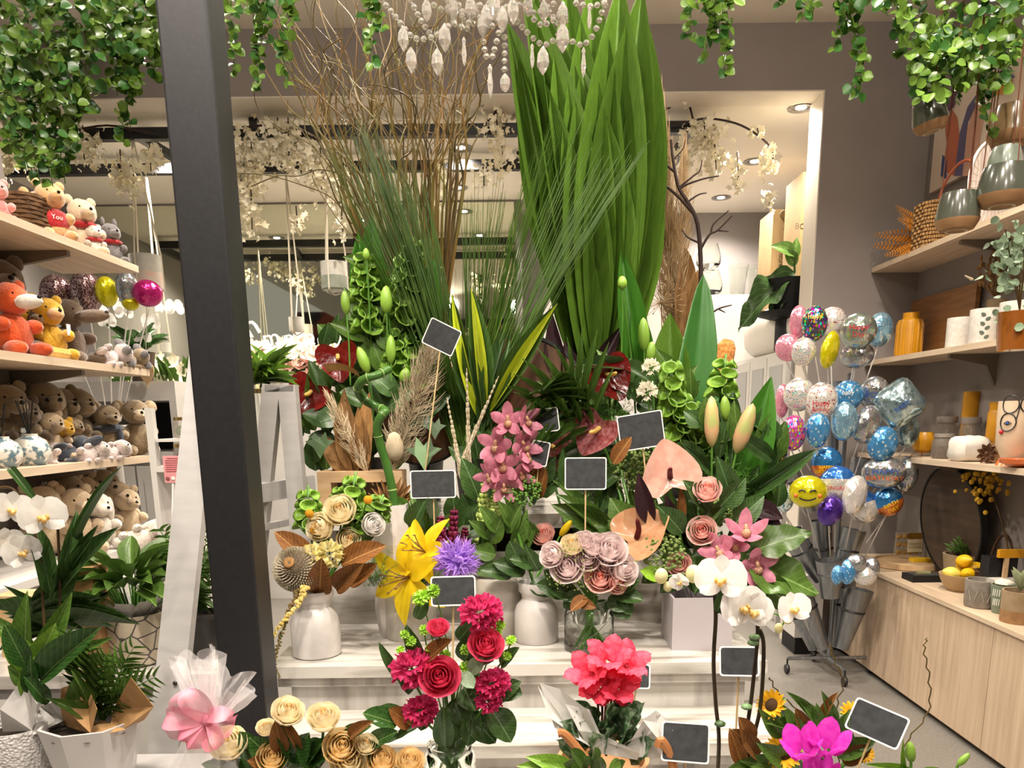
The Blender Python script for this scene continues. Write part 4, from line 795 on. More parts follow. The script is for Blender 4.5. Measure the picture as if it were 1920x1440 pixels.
t = thing('dried_leaves', 'tan dried leaves standing in the wooden box', 'dried leaves', W(670, 900, 2.53)); LFS(t, L_dry, 2.53, [(668, 900, 640, 728, 44, 0), (680, 900, 688, 735, 40, 0), (660, 890, 602, 815, 40, 0), (690, 900, 668, 760, 34, 0), (650, 900, 625, 840, 30, 0)], n=V((0, -1, .1)))
t = thing('dried_palm_fan', 'small pleated dried palm fan in front of the wooden box', 'dried leaf', W(745, 950, 2.44))
for k in range(11):
    a = -1.1 + 2.2 * k / 10; b0 = W(740, 950, 2.44); LF(t, L_dry, b0, b0 + V((sin(a), 0, cos(a))) * .095, .018, V((.2 if k % 2 else -.2, -1, 0)), 'pleat')
t = thing('dried_seed_head', 'pale oval dried seed head behind the bamboo stalk', 'dried flower', W(742, 870, 2.46)); MB().ball(W(740, 838, 2.46), (.028, .02, .045), 12, 10, f=lambda p: 1 + .06 * sin(p.z * 40)).build('seed_head', M_pamp, t)
# orange curled ribbon leaf + palm frond
t = thing('curled_leaf', 'tan curled leaf ribbon arching over the left red anthurium', 'leaf', W(600, 700, 2.55))
q = [W(u, v, 2.55) for u, v in ((610, 690), (640, 688), (668, 698), (677, 715), (676, 730))]; mb = MB(); qq = spline(q, 5); mb.grid(lambda i, j: qq[round(i * (len(qq) - 1))] + V((0, -.02 * (2 * j - 1), .01 * (2 * j - 1))) * (1.1 - .5 * i), len(qq) - 1, 2); mb.build('ribbon', M_dry, t)
def frond(t, a, b, Y, n, wl, me, dY=0, droop=.1, w=.2):
    p0, p1 = W(a[0], a[1], Y), W(b[0], b[1], Y + dY); mid = p0.lerp(p1, .5) + V((0, 0, droop * (p1 - p0).length)); q = bez(p0, mid, p1, n); s_ = px(p0)
    t = MB().tube(q, [.002 * (1 - .7 * i / n) for i in range(n + 1)], 4).build('rachis', M_stem, t)
    for i in range(1, n + 1):
        d = (q[i] - q[i - 1]).normalized(); side = d.cross(V((0, -1, .2))).normalized(); L = wl * s_ * (.45 + .75 * sin(PI * (i / n) ** .8)) if i < n else wl * s_ * .6
        for sg in (-1, 1):
            LF(t, me, q[i], q[i] + (d * .75 + side * sg * .65 + V((0, -.15, -.12))).normalized() * L, L * w, V((0, -1, .5)), 'leaflet')
t = thing('palm_fronds', 'arching dark parlor palm fronds left of the marbled anthurium', 'palm', W(1120, 900, 2.4))
for a, b in (((1118, 800), (1000, 748)), ((1125, 800), (1060, 700)), ((1130, 820), (1000, 800))): frond(t, a, b, 2.42, 6, 92, L_frondl, -.1, .25, .13)
LFS(t, L_strap, 2.45, [(1170, 690, 1090, 675, 24, -.05), (1170, 690, 1240, 715, 30, -.05), (1200, 760, 1130, 700, 30), (1150, 780, 1060, 770, 20), (1180, 830, 1040, 840, 18), (1195, 755, 1240, 765, 36)])
t = thing('lily_foliage', 'lance shaped dark lily leaves at the upper left', 'foliage', W(700, 900, 2.68))
LFS(t, L_gen, 2.66, [(690, 600, 640, 540, 26), (690, 640, 620, 600, 36), (700, 680, 640, 620, 46), (720, 640, 760, 590, 30), (690, 500, 645, 478, 24), (740, 660, 700, 600, 34), (700, 720, 660, 680, 40), (740, 720, 800, 690, 30), (720, 700, 700, 640, 40), (760, 680, 730, 610, 34), (710, 620, 680, 570, 30), (760, 640, 790, 590, 30), (690, 560, 660, 520, 24), (745, 600, 700, 560, 26)])
LFS(t, L_ros, 2.6, [(690, 760, 640, 730, 44), (740, 740, 700, 700, 46), (720, 770, 780, 720, 44), (760, 800, 820, 760, 40), (790, 780, 840, 740, 30), (640, 780, 590, 790, 44), (620, 800, 570, 770, 40), (630, 830, 580, 815, 34)])
MB().tube([W(700, 900, 2.68), W(700, 700, 2.66), W(686, 485, 2.62)], .003, 5).build('stem', M_stem, t); MB().tube([W(745, 900, 2.68), W(740, 700, 2.66), W(728, 580, 2.62)], .003, 5).build('stem', M_stem, t); MB().tube([W(1200, 900, 2.68), W(1185, 680, 2.62), W(1167, 540, 2.6)], .0035, 5).build('stem', M_stem, t)
t = thing('ivy_leaf', 'lobed ivy leaves at the right of the cream pampas', 'foliage', W(790, 880, 2.46))
for u, v, d in ((795, 845, 62), (600, 830, 50), (815, 800, 40)):
    p = W(u, v, 2.46); s_ = d * px(p); F = frame(p, V((.1, -1, .3)), (0, 0, 1), s_); pts = [(0, .15), (.22, .42), (.28, .12), (.55, .05), (.25, -.18), (0, -.62), (-.25, -.18), (-.55, .05), (-.28, .12), (-.22, .42)]
    MB().poly([F @ V((x, y, .04 * abs(x))) for x, y in pts], .0008, (0, -1, 0)).build('lobed_leaf', M_leafd, t, False)
for a, b, lab in (((865, 890), (838, 745), 'cream statice spike curving at the far left'), ((880, 870), (875, 690), 'cream statice spike behind the pink orchids'), ((870, 860), (935, 705), 'long cream statice spike leaning right')): SPK(SP_wht, 'statice_spike', lab, 'dried flower', a, b, 2.4, 16)
# tan pampas, dry branch, allium, orange banksia
t = thing('pampas_grass', 'tall tan pampas column standing at the right', 'dried grass', W(1262, 900, 2.95))
for a, b, w_, n in (((1258, 620), (1240, 215), 56, 700), ((1268, 620), (1282, 300), 50, 420), ((1262, 640), (1250, 380), 70, 500)): plume(t, a, b, w_, 2.95, M_pampb, n)
LFS(t, L_dry, 2.92, [(1275, 640, 1290, 455, 44, 0), (1290, 640, 1312, 500, 30, 0)], n=V((0, -1, 0)))
t = thing('bare_branch', 'dark bare twiggy branch beside the tan pampas', 'branch', W(1312, 900, 2.88))
br = [([(1310, 800), (1312, 600), (1314, 500), (1308, 420), (1290, 380), (1272, 350), (1262, 300), (1258, 262)], 6), ([(1298, 398), (1275, 372), (1250, 350), (1225, 335), (1208, 318)], 4), ([(1272, 355), (1290, 345), (1320, 335), (1348, 330)], 3), ([(1268, 325), (1240, 300), (1236, 282)], 3), ([(1312, 470), (1330, 440), (1345, 432), (1372, 405)], 3.5), ([(1333, 438), (1338, 420), (1366, 395)], 2.5), ([(1310, 455), (1290, 445), (1278, 430)], 2.5), ([(1275, 350), (1300, 330), (1312, 320), (1316, 300)], 2.5), ([(1290, 378), (1310, 365), (1325, 362)], 2.5), ([(1262, 300), (1280, 280), (1285, 262)], 2), ([(1345, 432), (1366, 434)], 2), ([(1320, 600), (1345, 580), (1372, 572)], 3), ([(1348, 580), (1360, 586)], 2), ([(1310, 520), (1322, 500)], 2)]
for pts, w_ in br:
    q = spline([W(u, v, 2.88) for u, v in pts], 4); s_ = px(q[0]) * w_ * .85; MB().tube(q, [s_ * (1 - .6 * i / len(q)) for i in range(len(q))], 6).build('twig', M_twig, t)
pa = W(1240, 568, 2.9); t = thing('dried_allium', 'star burst dried allium head before the tan pampas', 'dried flower', pa); mb = MB()
for k in range(46):
    zf = -.6 + 1.6 * (k + .5) / 46; a = k * 2.4; rad = math.sqrt(max(0, 1 - min(1, zf * zf))); e = pa + V((rad * cos(a), rad * sin(a) * .8, zf)) * 48 * px(pa) * R.uniform(.75, 1.05); mb.tube([pa, e], .0009, 3).ball(e, .0032, 5, 3)
tag(mb.build('seed_rays', M_pampb, t), kind='stuff'); MB().tube([pa, W(1245, 800, 2.9)], .002, 5).build('stem', M_dry, t)
t = thing('orange_banksia', 'tan orange banksia cone right of the pleated leaf', 'flower', W(1355, 760, 2.7)); q = [W(1352, 712, 2.7), W(1356, 680, 2.7), W(1362, 650, 2.7), W(1366, 638, 2.7)]
MB().tube(q, [.03, .034, .032, .018], 14).build('cone', mat('banksia_orange', 'c98a4c', 'a8682c', rough=.9, scale=90, bump=1.2), t); MB().tube([q[0], W(1345, 860, 2.7)], .004, 6).build('stem', M_stemd, t)
for u, v in ((1050, 770), (1150, 760), (1230, 800), (1300, 880)): pass
# asparagus fern puffs
for lab, u, v, w_, Y in (('feathery asparagus fern by the red anthurium', 1150, 770, 60, 2.42), ('feathery asparagus fern under the right lilies', 1380, 900, 90, 2.3), ('wispy dill green fern between the left vase and the lily', 700, 1065, 70, 2.12), ('feathery fern around the centre chalkboard sign', 1120, 920, 130, 2.45)):
    p = W(u, v, Y); t = thing('asparagus_fern', lab, 'foliage', p); s_ = px(p); mb = MB()
    for k in range(34):
        b0 = p + V((R.uniform(-.3, .3), 0, -.5)) * w_ * s_; e = p + V((R.uniform(-.7, .7), R.uniform(-.3, .3), R.uniform(-.35, .6))) * w_ * s_; q = bez(b0, b0.lerp(e, .5) + V((0, 0, .01)), e, 5); mb.tube(q, .0006, 3, False)
        for i in range(2, 6):
            for z in range(4): mb.tube([q[i], q[i] + V((R.uniform(-1, 1), R.uniform(-1, 1), R.uniform(-.5, 1))) * .011], .0005, 3, False)
    tag(mb.build('fronds', M_stem, t), kind='stuff')

# filler greenery behind the blooms
for lab, boxes in (('dark mixed greenery behind the red anthuriums and pampas', ((565, 740, 720, 900, 2.68, 46), (600, 800, 640, 740, 2.8, 34))), ('dark mixed greenery behind the pink orchid cluster', ((880, 1060, 850, 960, 2.56, 26),)), ('dark mixed greenery behind the marbled anthuriums', ((1050, 1300, 720, 930, 2.6, 80), (1060, 1240, 900, 1010, 2.42, 26))), ('dark mixed greenery at the right end under the lily buds', ((1290, 1460, 800, 1000, 2.38, 56), (1230, 1460, 960, 1100, 2.28, 26))), ('dark mixed greenery between the faceted vase and the middle vase', ((760, 920, 960, 1090, 2.32, 26),))):
    t = thing('filler_foliage', lab, 'foliage', W((boxes[0][0] + boxes[0][1]) / 2, boxes[0][3], boxes[0][4]), 'filler greenery')
    for ua, ub, va, vb, Y, n in boxes:
        for k in range(n):
            u, v = R.uniform(ua, ub), R.uniform(va, vb); a = R.uniform(-2.2, -.9) + (.5 if R.random() < .3 else -.3); L = R.uniform(40, 85); y = Y + R.uniform(-.06, .06); p = W(u, v, y)
            LF(t, R.choice((L_drk, L_gen, L_ros, L_drk, L_spath)), p, W(u + L * cos(a), v + L * sin(a), y - R.uniform(0, .05)), R.uniform(22, 40) * px(p))
        MB().tube([W((ua + ub) / 2, vb + 20, Y), W((ua + ub) / 2, (va + vb) / 2, Y)], .004, 5).build('twig', M_stemd, t)
# ================= price signs =================
sign(828, 632, 2.42, 62, 50, 'black chalkboard sign tilted beside the dracaena', -.45, (788, 960))
sign(1024, 788, 2.32, 48, 44, 'dark chalkboard sign with a white corner behind the pink orchids', .12, (1020, 900))
sign(1012, 850, 2.3, 34, 46, 'small blank black sign behind the pink orchids', -.2, (1005, 920))
sign(1098, 888, 2.12, 78, 60, 'black chalkboard sign on a tall stick above the mauve roses', 0, (1097, 1060))
sign(1202, 808, 2.25, 84, 66, 'large chalkboard sign left of the tall bells of ireland', .15, (1215, 930))
sign(812, 908, 2.25, 84, 52, 'chalkboard sign above the plum snapdragons', .0, (815, 1010))
sign(850, 1108, 1.62, 84, 56, 'rounded chalkboard sign above the hot pink bouquet', .0, (848, 1480))
sign(1386, 1240, 1.45, 72, 56, 'chalkboard sign on a stick in front of the white orchid', .06, (1376, 1460))
sign(1285, 1392, 1.4, 88, 74, 'chalkboard sign at the bottom beside the cyclamen basket', .0, (1284, 1480))
sign(1644, 1356, 1.32, 98, 64, 'chalkboard sign tilted over the sunflowers at the bottom right', -.3, (1600, 1460))
sign(1462, 1352, 1.4, 44, 66, 'narrow tilted chalkboard sign behind the sunflowers', .6, (1462, 1440))
sign(1196, 1268, 1.75, 46, 46, 'black chalkboard sign half hidden by the red cyclamen', .0, (1185, 1340))
# ================= white ladder stand =================
M_lad = mat('white_painted_wood', 'a9a6a4', 'b2afad', rough=.45, scale=7, stretch=(1, 1, 6))
def plank(t, a, b, w_, th, name='leg', mt=None, n=(0, 1, 0)):
    a, b = V(a), V(b); z = b - a; F = frame(a, z, n, 1); L = z.length
    mb = MB(); mb.add([F @ V((x, y, zz)) for zz in (0, L) for x, y in ((-w_ / 2, -th / 2), (w_ / 2, -th / 2), (w_ / 2, th / 2), (-w_ / 2, th / 2))], [(3, 2, 1, 0), (4, 5, 6, 7), (0, 1, 5, 4), (1, 2, 6, 5), (2, 3, 7, 6), (3, 0, 4, 7)]); return mb.build(name, mt or M_lad, t, False)
t = thing('ladder_stand', 'white wooden ladder stand beside the black post', 'ladder', W(420, 1000, 2.2))
t.location.z = 0
a = W(376, 770, 1.95); b = W(306, 1440, 1.72); d = (b - a) / (b - a).z; b = a + d * (-a.z + .0); plank(t, b, a + d * .25, .072, .03)
for u, v in ((360, 968), (328, 1281)): MB().ball(W(u, v, 1.93 if v < 1000 else 1.755), (.0055, .004, .0055), 10, 6).build('screw', mat('screw_steel', '55504c', rough=.3, metal=1), t)
for (u0, v0, u1, v1) in ((512, 722, 482, 1030), (540, 722, 566, 1030)):
    a, b = W(u0, v0, 2.3), W(u1, v1, 2.3); d = (b - a) / (b - a).z; plank(t, a + d * (-a.z), a, .05, .04)
MB().bb(W(500, 722, 2.3).x, W(553, 722, 2.3).x, 2.28, 2.32, W(520, 735, 2.3).z, W(520, 722, 2.3).z).build('cap', M_lad, t, False)
plank(t, W(483, 925, 2.26), W(588, 907, 2.4), .055, .02, 'rung', None, (1, 0, 0)); plank(t, W(483, 990, 2.26), W(560, 975, 2.4), .02, .02, 'rung', None, (1, 0, 0))
YLs = 2.05; zs = W(250, 1240, 2.05).z
x0, x1 = W(-150, 1255, 1.93).x, W(402, 1262, 1.93).x
t = thing('plant_shelf', 'white marble plant shelf at the left under the patterned pot', 'shelf', (x0 * .5 + x1 * .5, 2.1, zs))
MB().bb(x0, x1, 1.93, 2.35, zs - .035, zs).build('shelf_top', M_marb, t, False); MB().bb(x0, x1, 1.95, 2.35, zs - .07, zs - .036).build('shelf_apron', M_lad, t, False)
for x in (x0 + .03, x1 - .03):
    for y in (1.97, 2.3): MB().bb(x - .02, x + .02, y - .02, y + .02, 0, zs - .07).build('leg', M_lad, t, False)
MB().bb(x0, x1, 1.96, 2.3, .35, .38).build('lower_shelf', M_marb, t, False)
zl = W(192, 1348, 1.45).z - 150 * px(W(192, 1440, 1.45))
t = thing('low_plant_bench', 'low white bench under the two white pots at the left', 'bench', (W(150, 1440, 1.45).x, 1.45, 0))
xa, xb = W(-120, 1440, 1.4).x, W(330, 1440, 1.4).x - .02
MB().bb(xa, xb, 1.3, 1.64, zl - .03, zl).build('bench_top', M_lad, t, False)
for x in (xa + .03, xb - .03):
    for y in (1.33, 1.61): MB().bb(x - .018, x + .018, y - .018, y + .018, 0, zl - .03).build('leg', M_lad, t, False)
# ================= left plants =================
def pot(name, label, u, v, Y, prof, mt, soil=True, n=28, sq=None, smooth=40, z=None, rot=0):
    p = W(u, v, Y)
    if z is not None: p.z = z
    s_ = px(p); t = thing(name, label, 'plant pot', p); pr = [(r * s_, h * s_) for r, h in prof]; r, h = pr[-1]
    MB().lathe(pr + [(r * .93, h), (r * .9, h - .02), (r * .85, h - .025)], n, p, Matrix.Rotation(rot, 3, 'Z'), sq).build('pot', mt, t, smooth)
    if soil: MB().lathe([(0, h - .015), (r * .92, h - .018)], n, p, capb=False).build('soil', M_soil, t)
    return t, p + V((0, 0, h)), s_
M_pat = mat('patterned_pot_taupe', '4f4a48', 'c4b6a1', rough=.6, scale=22, kind='voronoi', lo=.03, hi=.05)
for n_ in M_pat.node_tree.nodes:
    if n_.type == 'TEX_VORONOI': n_.feature = 'DISTANCE_TO_EDGE'
t, m_, s_ = pot('peace_lily', 'peace lily in a cream pot patterned with dark flowers', 262, 1238, YLs, [(44, 0), (48, 3), (56, 75), (56, 95)], M_pat)
mb = MB()
for k in range(9):
    a = k * .7; c_ = m_ + V((.045 * cos(a), .045 * sin(a), -.01)); mb.grid(lambda i, j, a=a, c_=c_: c_ + V((cos(a) * .03 * i - sin(a) * .03 * (2 * j - 1), sin(a) * .03 * i + cos(a) * .03 * (2 * j - 1), .055 * i - .02 * i * abs(2 * j - 1) + .006 * sin(j * 9))), 3, 5)
mb.build('tissue_paper', mat('white_tissue', 'cac7c3', rough=.8), t)
for k in range(58):
    a = R.uniform(0, 6.28); el = R.uniform(.1, 1.2); d = V((cos(a) * cos(el), sin(a) * cos(el) * .7, sin(el))); b0 = m_ + V((cos(a) * .015, sin(a) * .015, -.02)); e0 = b0 + d * R.uniform(.06, .1) + V((0, 0, .05)); LF(t, L_spath, e0, e0 + (d + V((0, 0, -.35))).normalized() * R.uniform(.1, .14), .055, V((0, -.3, 1)) + d * .2)
    MB().tube([b0, e0], .0018, 4).build('stalk', M_stem, t)
t, m_, s_ = pot('potted_fern', 'feathery fern in a black plastic pot between ladder and post', 382, 1222, 2.1, [(28, 0), (36, 66), (38, 68), (38, 76)], M_potd)
for k in range(16):
    a = k * .4 + R.uniform(-.1, .1); p0 = m_; p1 = m_ + V((cos(a) * R.uniform(.04, .1), sin(a) * .08, R.uniform(.1, .26))); q = bez(p0, p0.lerp(p1, .5) + V((0, 0, .04)), p1, 9); rc_ = MB().tube(q, .0012, 4).build('rachis', M_stem, t)
    for i in range(2, 10):
        d = (q[i] - q[i - 1]).normalized(); sd = d.cross(V((0, -1, 0.1))).normalized()
        for sg in (-1, 1): LF(rc_, L_frondl, q[i], q[i] + (d * .5 + sd * sg).normalized() * .032, .008, None, 'leaflet')
# faceted white pot with palm and kraft paper
t, m_, s_ = pot('potted_palm', 'small palm in a faceted white pot wrapped in kraft paper', 192, 1500, 1.45, [(56, 0), (84, 135), (87, 150)], mat('white_gloss_pot', 'c4c1be', rough=.3), n=8, smooth=False, z=zl, rot=.3)
m_ = W(192, 1350, 1.45)
M_kraft = mat('kraft_paper', 'a57f52', 'b48d5e', rough=.8, scale=30, bump=.1)
for pts in ([(115, 1290), (160, 1275), (182, 1330), (170, 1375), (120, 1365), (112, 1320)], [(205, 1370), (212, 1330), (245, 1270), (288, 1325), (270, 1350), (225, 1372)], [(140, 1365), (190, 1350), (235, 1368), (190, 1378)]):
    c_ = V((0, 0, 0)); P_ = [W(u, v, 1.42 + .05 * sin(i * 1.9)) for i, (u, v) in enumerate(pts)]; MB().poly(P_, .0012, (0, 1, 0)).build('kraft_sheet', M_kraft, t, False)
for a, b in (((190, 1350), (130, 1190)), ((192, 1350), (250, 1215)), ((195, 1350), (290, 1270)), ((190, 1350), (200, 1230)), ((188, 1350), (150, 1240)), ((195, 1350), (235, 1250)), ((190, 1350), (170, 1210))): frond(t, a, b, 1.47, 9, 46, L_frondl, R.uniform(-.08, .05), .12, .16)
LFS(t, L_spath, 1.44, [(150, 1330, 130, 1285, 30), (180, 1350, 100, 1308, 26, -.05), (170, 1330, 145, 1262, 22)])
# textured white pot with broad leaf plant and orchid
t, m_, s_ = pot('rubber_plant', 'broad leaved plant in a white textured pot with tissue at the far left', 52, 1500, 1.45, [(58, 0), (60, 3), (60, 135), (58, 140)], mat('white_dimpled_pot', 'bdb9b6', 'b0aca8', rough=.35, kind='voronoi', scale=170, bump=.8), z=zl)
m_ = W(55, 1360, 1.45)
for k, pts in enumerate(([(0, 1330), (40, 1275), (70, 1320), (60, 1370), (5, 1372)], [(60, 1360), (75, 1325), (118, 1310), (122, 1350), (95, 1375), (62, 1378)], [(20, 1372), (60, 1330), (100, 1372), (60, 1382)])):
    P_ = [W(u, v, 1.41 + .03 * k + .03 * sin(i * 2.2)) for i, (u, v) in enumerate(pts)]; MB().poly(P_, .001, (0, 1, 0)).build('tissue_sheet', mat('white_tissue'), t, False)
LFS(t, L_magt, 1.42, [(75, 1275, 170, 1180, 58, -.05), (60, 1300, 55, 1235, 30), (90, 1320, 50, 1270, 30), (50, 1250, 10, 1175, 40)])
LFS(t, L_gen, 1.5, [(60, 1260, -5, 1150, 44), (70, 1230, 130, 1130, 40), (50, 1240, 40, 1120, 36), (80, 1250, 190, 1200, 30), (90, 1260, 240, 1230, 24), (60, 1280, 20, 1250, 44)])
LFS(t, L_brt, 1.45, [(60, 1260, 10, 1185, 50), (70, 1240, 100, 1185, 50), (50, 1240, 20, 1210, 30), (65, 1320, 45, 1235, 34), (80, 1230, 30, 1215, 30)])
MB().tube([m_, W(62, 1300, 1.45), W(72, 1240, 1.44)], .005, 6).build('stem', M_stemd, t)
t, m_, s_ = pot('spider_plant', 'spiky green dracaena tuft standing behind the broad leaves', 95, 1250, 1.75, [(30, 0), (38, 60), (40, 64)], M_potw)
for k in range(26):
    a = k * 2.4; u1 = 95 + R.uniform(-110, 110); v1 = 1090 + R.uniform(-30, 70) + abs(u1 - 95) * .4; LF(t, L_strap, W(95 + R.uniform(-12, 12), 1190, 1.74), W(u1, v1, 1.74 + R.uniform(-.12, .1)), .019, V((R.uniform(-.4, .4), -.6, 1)))
# white orchid at far left
t = thing('orchid_plant', 'white moth orchid plant at the far left with dark stems', 'orchid plant', W(75, 1230, 1.6))
for pts in ([(85, 1240), (80, 1120), (68, 1010), (52, 950), (20, 915), (-20, 920)], [(112, 1230), (112, 1100), (108, 985), (100, 930)]): MB().tube(spline([W(u, v, 1.6) for u, v in pts], 5), .003, 6).build('stem', M_stemd, t)
LFS(t, L_strap, 1.62, [(95, 1110, 70, 990, 34), (100, 1120, 150, 985, 36), (120, 1100, 190, 1000, 30), (130, 1060, 170, 1000, 16), (20, 880, 62, 930, 16), (150, 1010, 198, 885, 6)])
MB().bb(W(60, 1230, 1.6).x, W(120, 1230, 1.6).x, 1.57, 1.63, W(80, 1260, 1.6).z, W(80, 1200, 1.6).z).build('pot', M_potw, t, False)
for u, v, d, r, lab in ((78, 968, 92, .1, 'white moth orchid bloom, largest at the far left'), (22, 955, 78, -.2, 'white moth orchid bloom cut by the left edge'), (40, 1035, 74, .3, 'white moth orchid bloom lowest at the far left'), (12, 1020, 70, 0, 'white moth orchid bloom against the left edge, lower')): FL('phal', 'moth_orchid', lab, 'orchid', u, v, 1.57, d, (.3, 0, .0), W(60, 1000, 1.6), r, group='white orchid blooms at the left')
# kraft/wooden pieces behind the left plants
for u, v, w_, h_, lab, mt_, Y in ((152, 1085, 44, 40, 'kraft paper bag standing behind the orchid', M_kraft, 1.95), (30, 1135, 80, 34, 'pale wooden crate behind the spiky leaves', M_birch, 2.1), (185, 1190, 40, 110, 'pink brown gift bag beside the patterned pot', mat('blush_bag', 'c9a58f', 'bb957e', rough=.7), 2.12)):
    p = W(u, v, Y); s_ = px(p); t = thing('paper_bag' if 'bag' in lab else 'wooden_crate', lab, 'bag' if 'bag' in lab else 'crate', p); b_ = zs
    MB().bb(p.x - w_ / 2 * s_, p.x + w_ / 2 * s_, Y, Y + .09, b_, p.z + h_ / 2 * s_).build('body', mt_, t, False)
    MB().bb(p.x - w_ / 2 * s_ - .002, p.x + w_ / 2 * s_ + .002, Y - .002, Y + .092, p.z + h_ / 2 * s_ - .012, p.z + h_ / 2 * s_ + .001).build('folded_rim', mt_, t, False)
# ================= front row =================
# cream roses
yR = 1.4; mR = W(590, 1500, yR)
p = W(590, 1560, yR); p.z = ZD
t = thing('flower_bucket', 'white bucket below the frame holding the cream roses', 'bucket', p); MB().lathe([(.09, 0), (.12, .16), (.124, .165), (.112, .165), (.085, .02), (0, .02)], 24, p).build('body', M_white, t)
for i, (u, v, d, f, k, lab) in enumerate(((538, 1340, 56, (.3, 0, 1.0), 'rose_cream', 'cream rosebud highest on the left, tilted right'), (607, 1352, 58, (0, 0, 1.3), 'rose_cream', 'upright cream rose in the middle of the front roses'), (432, 1400, 64, (-.3, 0, .7), 'rose_cream', 'cream rose at the far left beside the cellophane'), (511, 1424, 54, (0, 0, .5), 'rose_peach', 'open peach cream rose lowest at the left'), (640, 1405, 66, (.1, 0, .4), 'rose_peach', 'large peach cream rose right of the middle'), (655, 1432, 66, (0, 0, .3), 'rose_cream', 'open cream rose at the bottom right of the bunch'), (716, 1430, 52, (.1, 0, .9), 'rose_peach', 'peach cream rosebud near the glass jar'), (768, 1432, 50, (.2, 0, .9), 'rose_peach', 'peach cream rosebud touching the glass jar'), (500, 1368, 34, (-.2, 0, 1), 'rose_cream', 'small cream rosebud half hidden by brown leaves'), (686, 1400, 40, (.2, 0, .8), 'rose_cream', 'cream rosebud behind the peach roses'))):
    FL(k, 'rose', lab, 'rose', u, v, yR - .02, d * 1.1, f, mR, i * 1.1)
t = thing('rose_foliage', 'glossy magnolia and rose leaves among the front cream roses', 'foliage', mR)
LFS(t, L_magt, yR, [(480, 1440, 455, 1375, 50), (530, 1440, 470, 1385, 52), (560, 1430, 520, 1350, 40), (570, 1440, 640, 1380, 44), (540, 1440, 575, 1380, 50), (600, 1440, 560, 1390, 50), (640, 1385, 690, 1360, 30), (470, 1440, 410, 1450, 40), (580, 1420, 600, 1390, 44), (690, 1400, 740, 1370, 36), (500, 1440, 540, 1400, 44), (430, 1440, 380, 1432, 24), (720, 1440, 690, 1390, 36)])
LFS(t, L_magb, yR - .02, [(530, 1410, 516, 1360, 34), (560, 1410, 528, 1342, 18), (655, 1385, 690, 1352, 26), (500, 1440, 470, 1425, 30)])
MB().tube([mR, W(590, 1440, yR), W(580, 1400, yR)], .004, 5).build('twig', M_stemd, t)
# cellophane parcel with pink bow
M_cello = mat('cellophane', 'f6f3f4', rough=.06, trans=.0, alpha=.26, spec=1, bump=.6, bscale=40); M_bow = mat('pink_organza', 'dd6f8c', 'ea9db0', rough=.5, alpha=.6, scale=9)
pc = W(385, 1370, 1.36); s_ = px(pc); t = thing('gift_parcel', 'cellophane wrapped gift with a pink organza bow before the black post', 'gift', V((pc.x, pc.y, ZD)))
r_ = random.Random(5)
def cone(c0, d, L, r0, r1, nm, mt_, ruf=.25, n=30):
    x, y, z = basis(d); ph = [r_.uniform(0, 6) for _ in range(4)]
    MB().grid(lambda i, j: c0 + z * L * (i + ruf * .5 * i * i * sin(j * 25 + ph[0])) + (x * cos(j * 2 * PI) + y * sin(j * 2 * PI)) * (r0 + (r1 - r0) * i ** .8) * (1 + ruf * sin(j * 2 * PI * 7 + ph[1]) + ruf * .6 * sin(j * 2 * PI * 13 + i * 4 + ph[2])), 8, n * 2).build(nm, mt_, t)
cone(W(395, 1345, 1.36), V((.55, 0, 1)), 85 * s_, 14 * s_, 48 * s_, 'cellophane_ruffle', M_cello)
cone(W(390, 1345, 1.38), V((-.15, .1, 1)), 120 * s_, 12 * s_, 40 * s_, 'cellophane_ruffle', M_cello)
cone(W(388, 1350, 1.36), V((-.1, 0, -1)), 150 * s_, 16 * s_, 75 * s_, 'cellophane_wrap', M_cello, .12)
for a, L, w_ in ((2.95, 66, 70), (.25, 58, 60), (1.9, 72, 80), (4.1, 46, 46), (5.3, 50, 40), (3.5, 44, 50)):
    d = V((cos(a), -.15, sin(a))); c_ = W(388, 1352, 1.33); sd = V((-sin(a), 0, cos(a)))
    MB().grid(lambda i, j: c_ + d * L * s_ * sin(i * PI * .55) + sd * (w_ * s_ * (2 * j - 1) * .5 * sin(PI * min(.97, i + .08)) ** .7) + V((0, -.03 * sin(i * PI) + .012 * sin(j * 8), 0)), 9, 5).build('bow_loop', M_bow, t)
MB().ball(W(389, 1352, 1.32), (.011, .01, .012), 10, 8).build('bow_knot', M_bow, t)
MB().lathe([(.06, 0), (.075, .1), (.04, .16), (.0, .17)], 20, (pc.x, pc.y, ZD)).build('wrapped_gift', mat('soft_toy_pink', 'ecc6cc', 'e6b4bd', rough=.9), t)
# red cyclamen in wrapped basket
yY = 1.5; pY = W(1130, 1490, yY); pY.z = ZD; s_ = px(W(1130, 1400, yY)); mY = W(1130, 1395, yY)
t = thing('cyclamen_basket', 'red cyclamen in a ridged wooden basket wrapped in white paper', 'potted plant', pY)
hh = W(1130, 1420, yY).z - ZD
prof = []
for i in range(22): z = hh * i / 21; prof.append(((68 + 16 * i / 21 + (2.2 if i % 2 else 0)) * s_, z))
MB().lathe(prof + [(78 * s_, hh), (76 * s_, hh - .03), (0, hh - .03)], 36, pY).build('ridged_basket', mat('pine_slats', 'b88f64', 'a37a50', rough=.6, scale=6, stretch=(1, 1, 8)), t)
for a in (0, 1):
    q = [W(u, v, yY - .1) for u, v in (((1046, 1375), (1060, 1378), (1095, 1420), (1110, 1450)) if a == 0 else ((1235, 1400), (1240, 1388), (1258, 1420), (1265, 1460)))]; MB().tube(spline(q, 4), .009, 8).build('basket_handle', mat('terracotta_handle', 'b5794a', 'a0663a', rough=.6), t)
M_wrap = mat('white_wrap_paper', 'd2cfca', rough=.6)
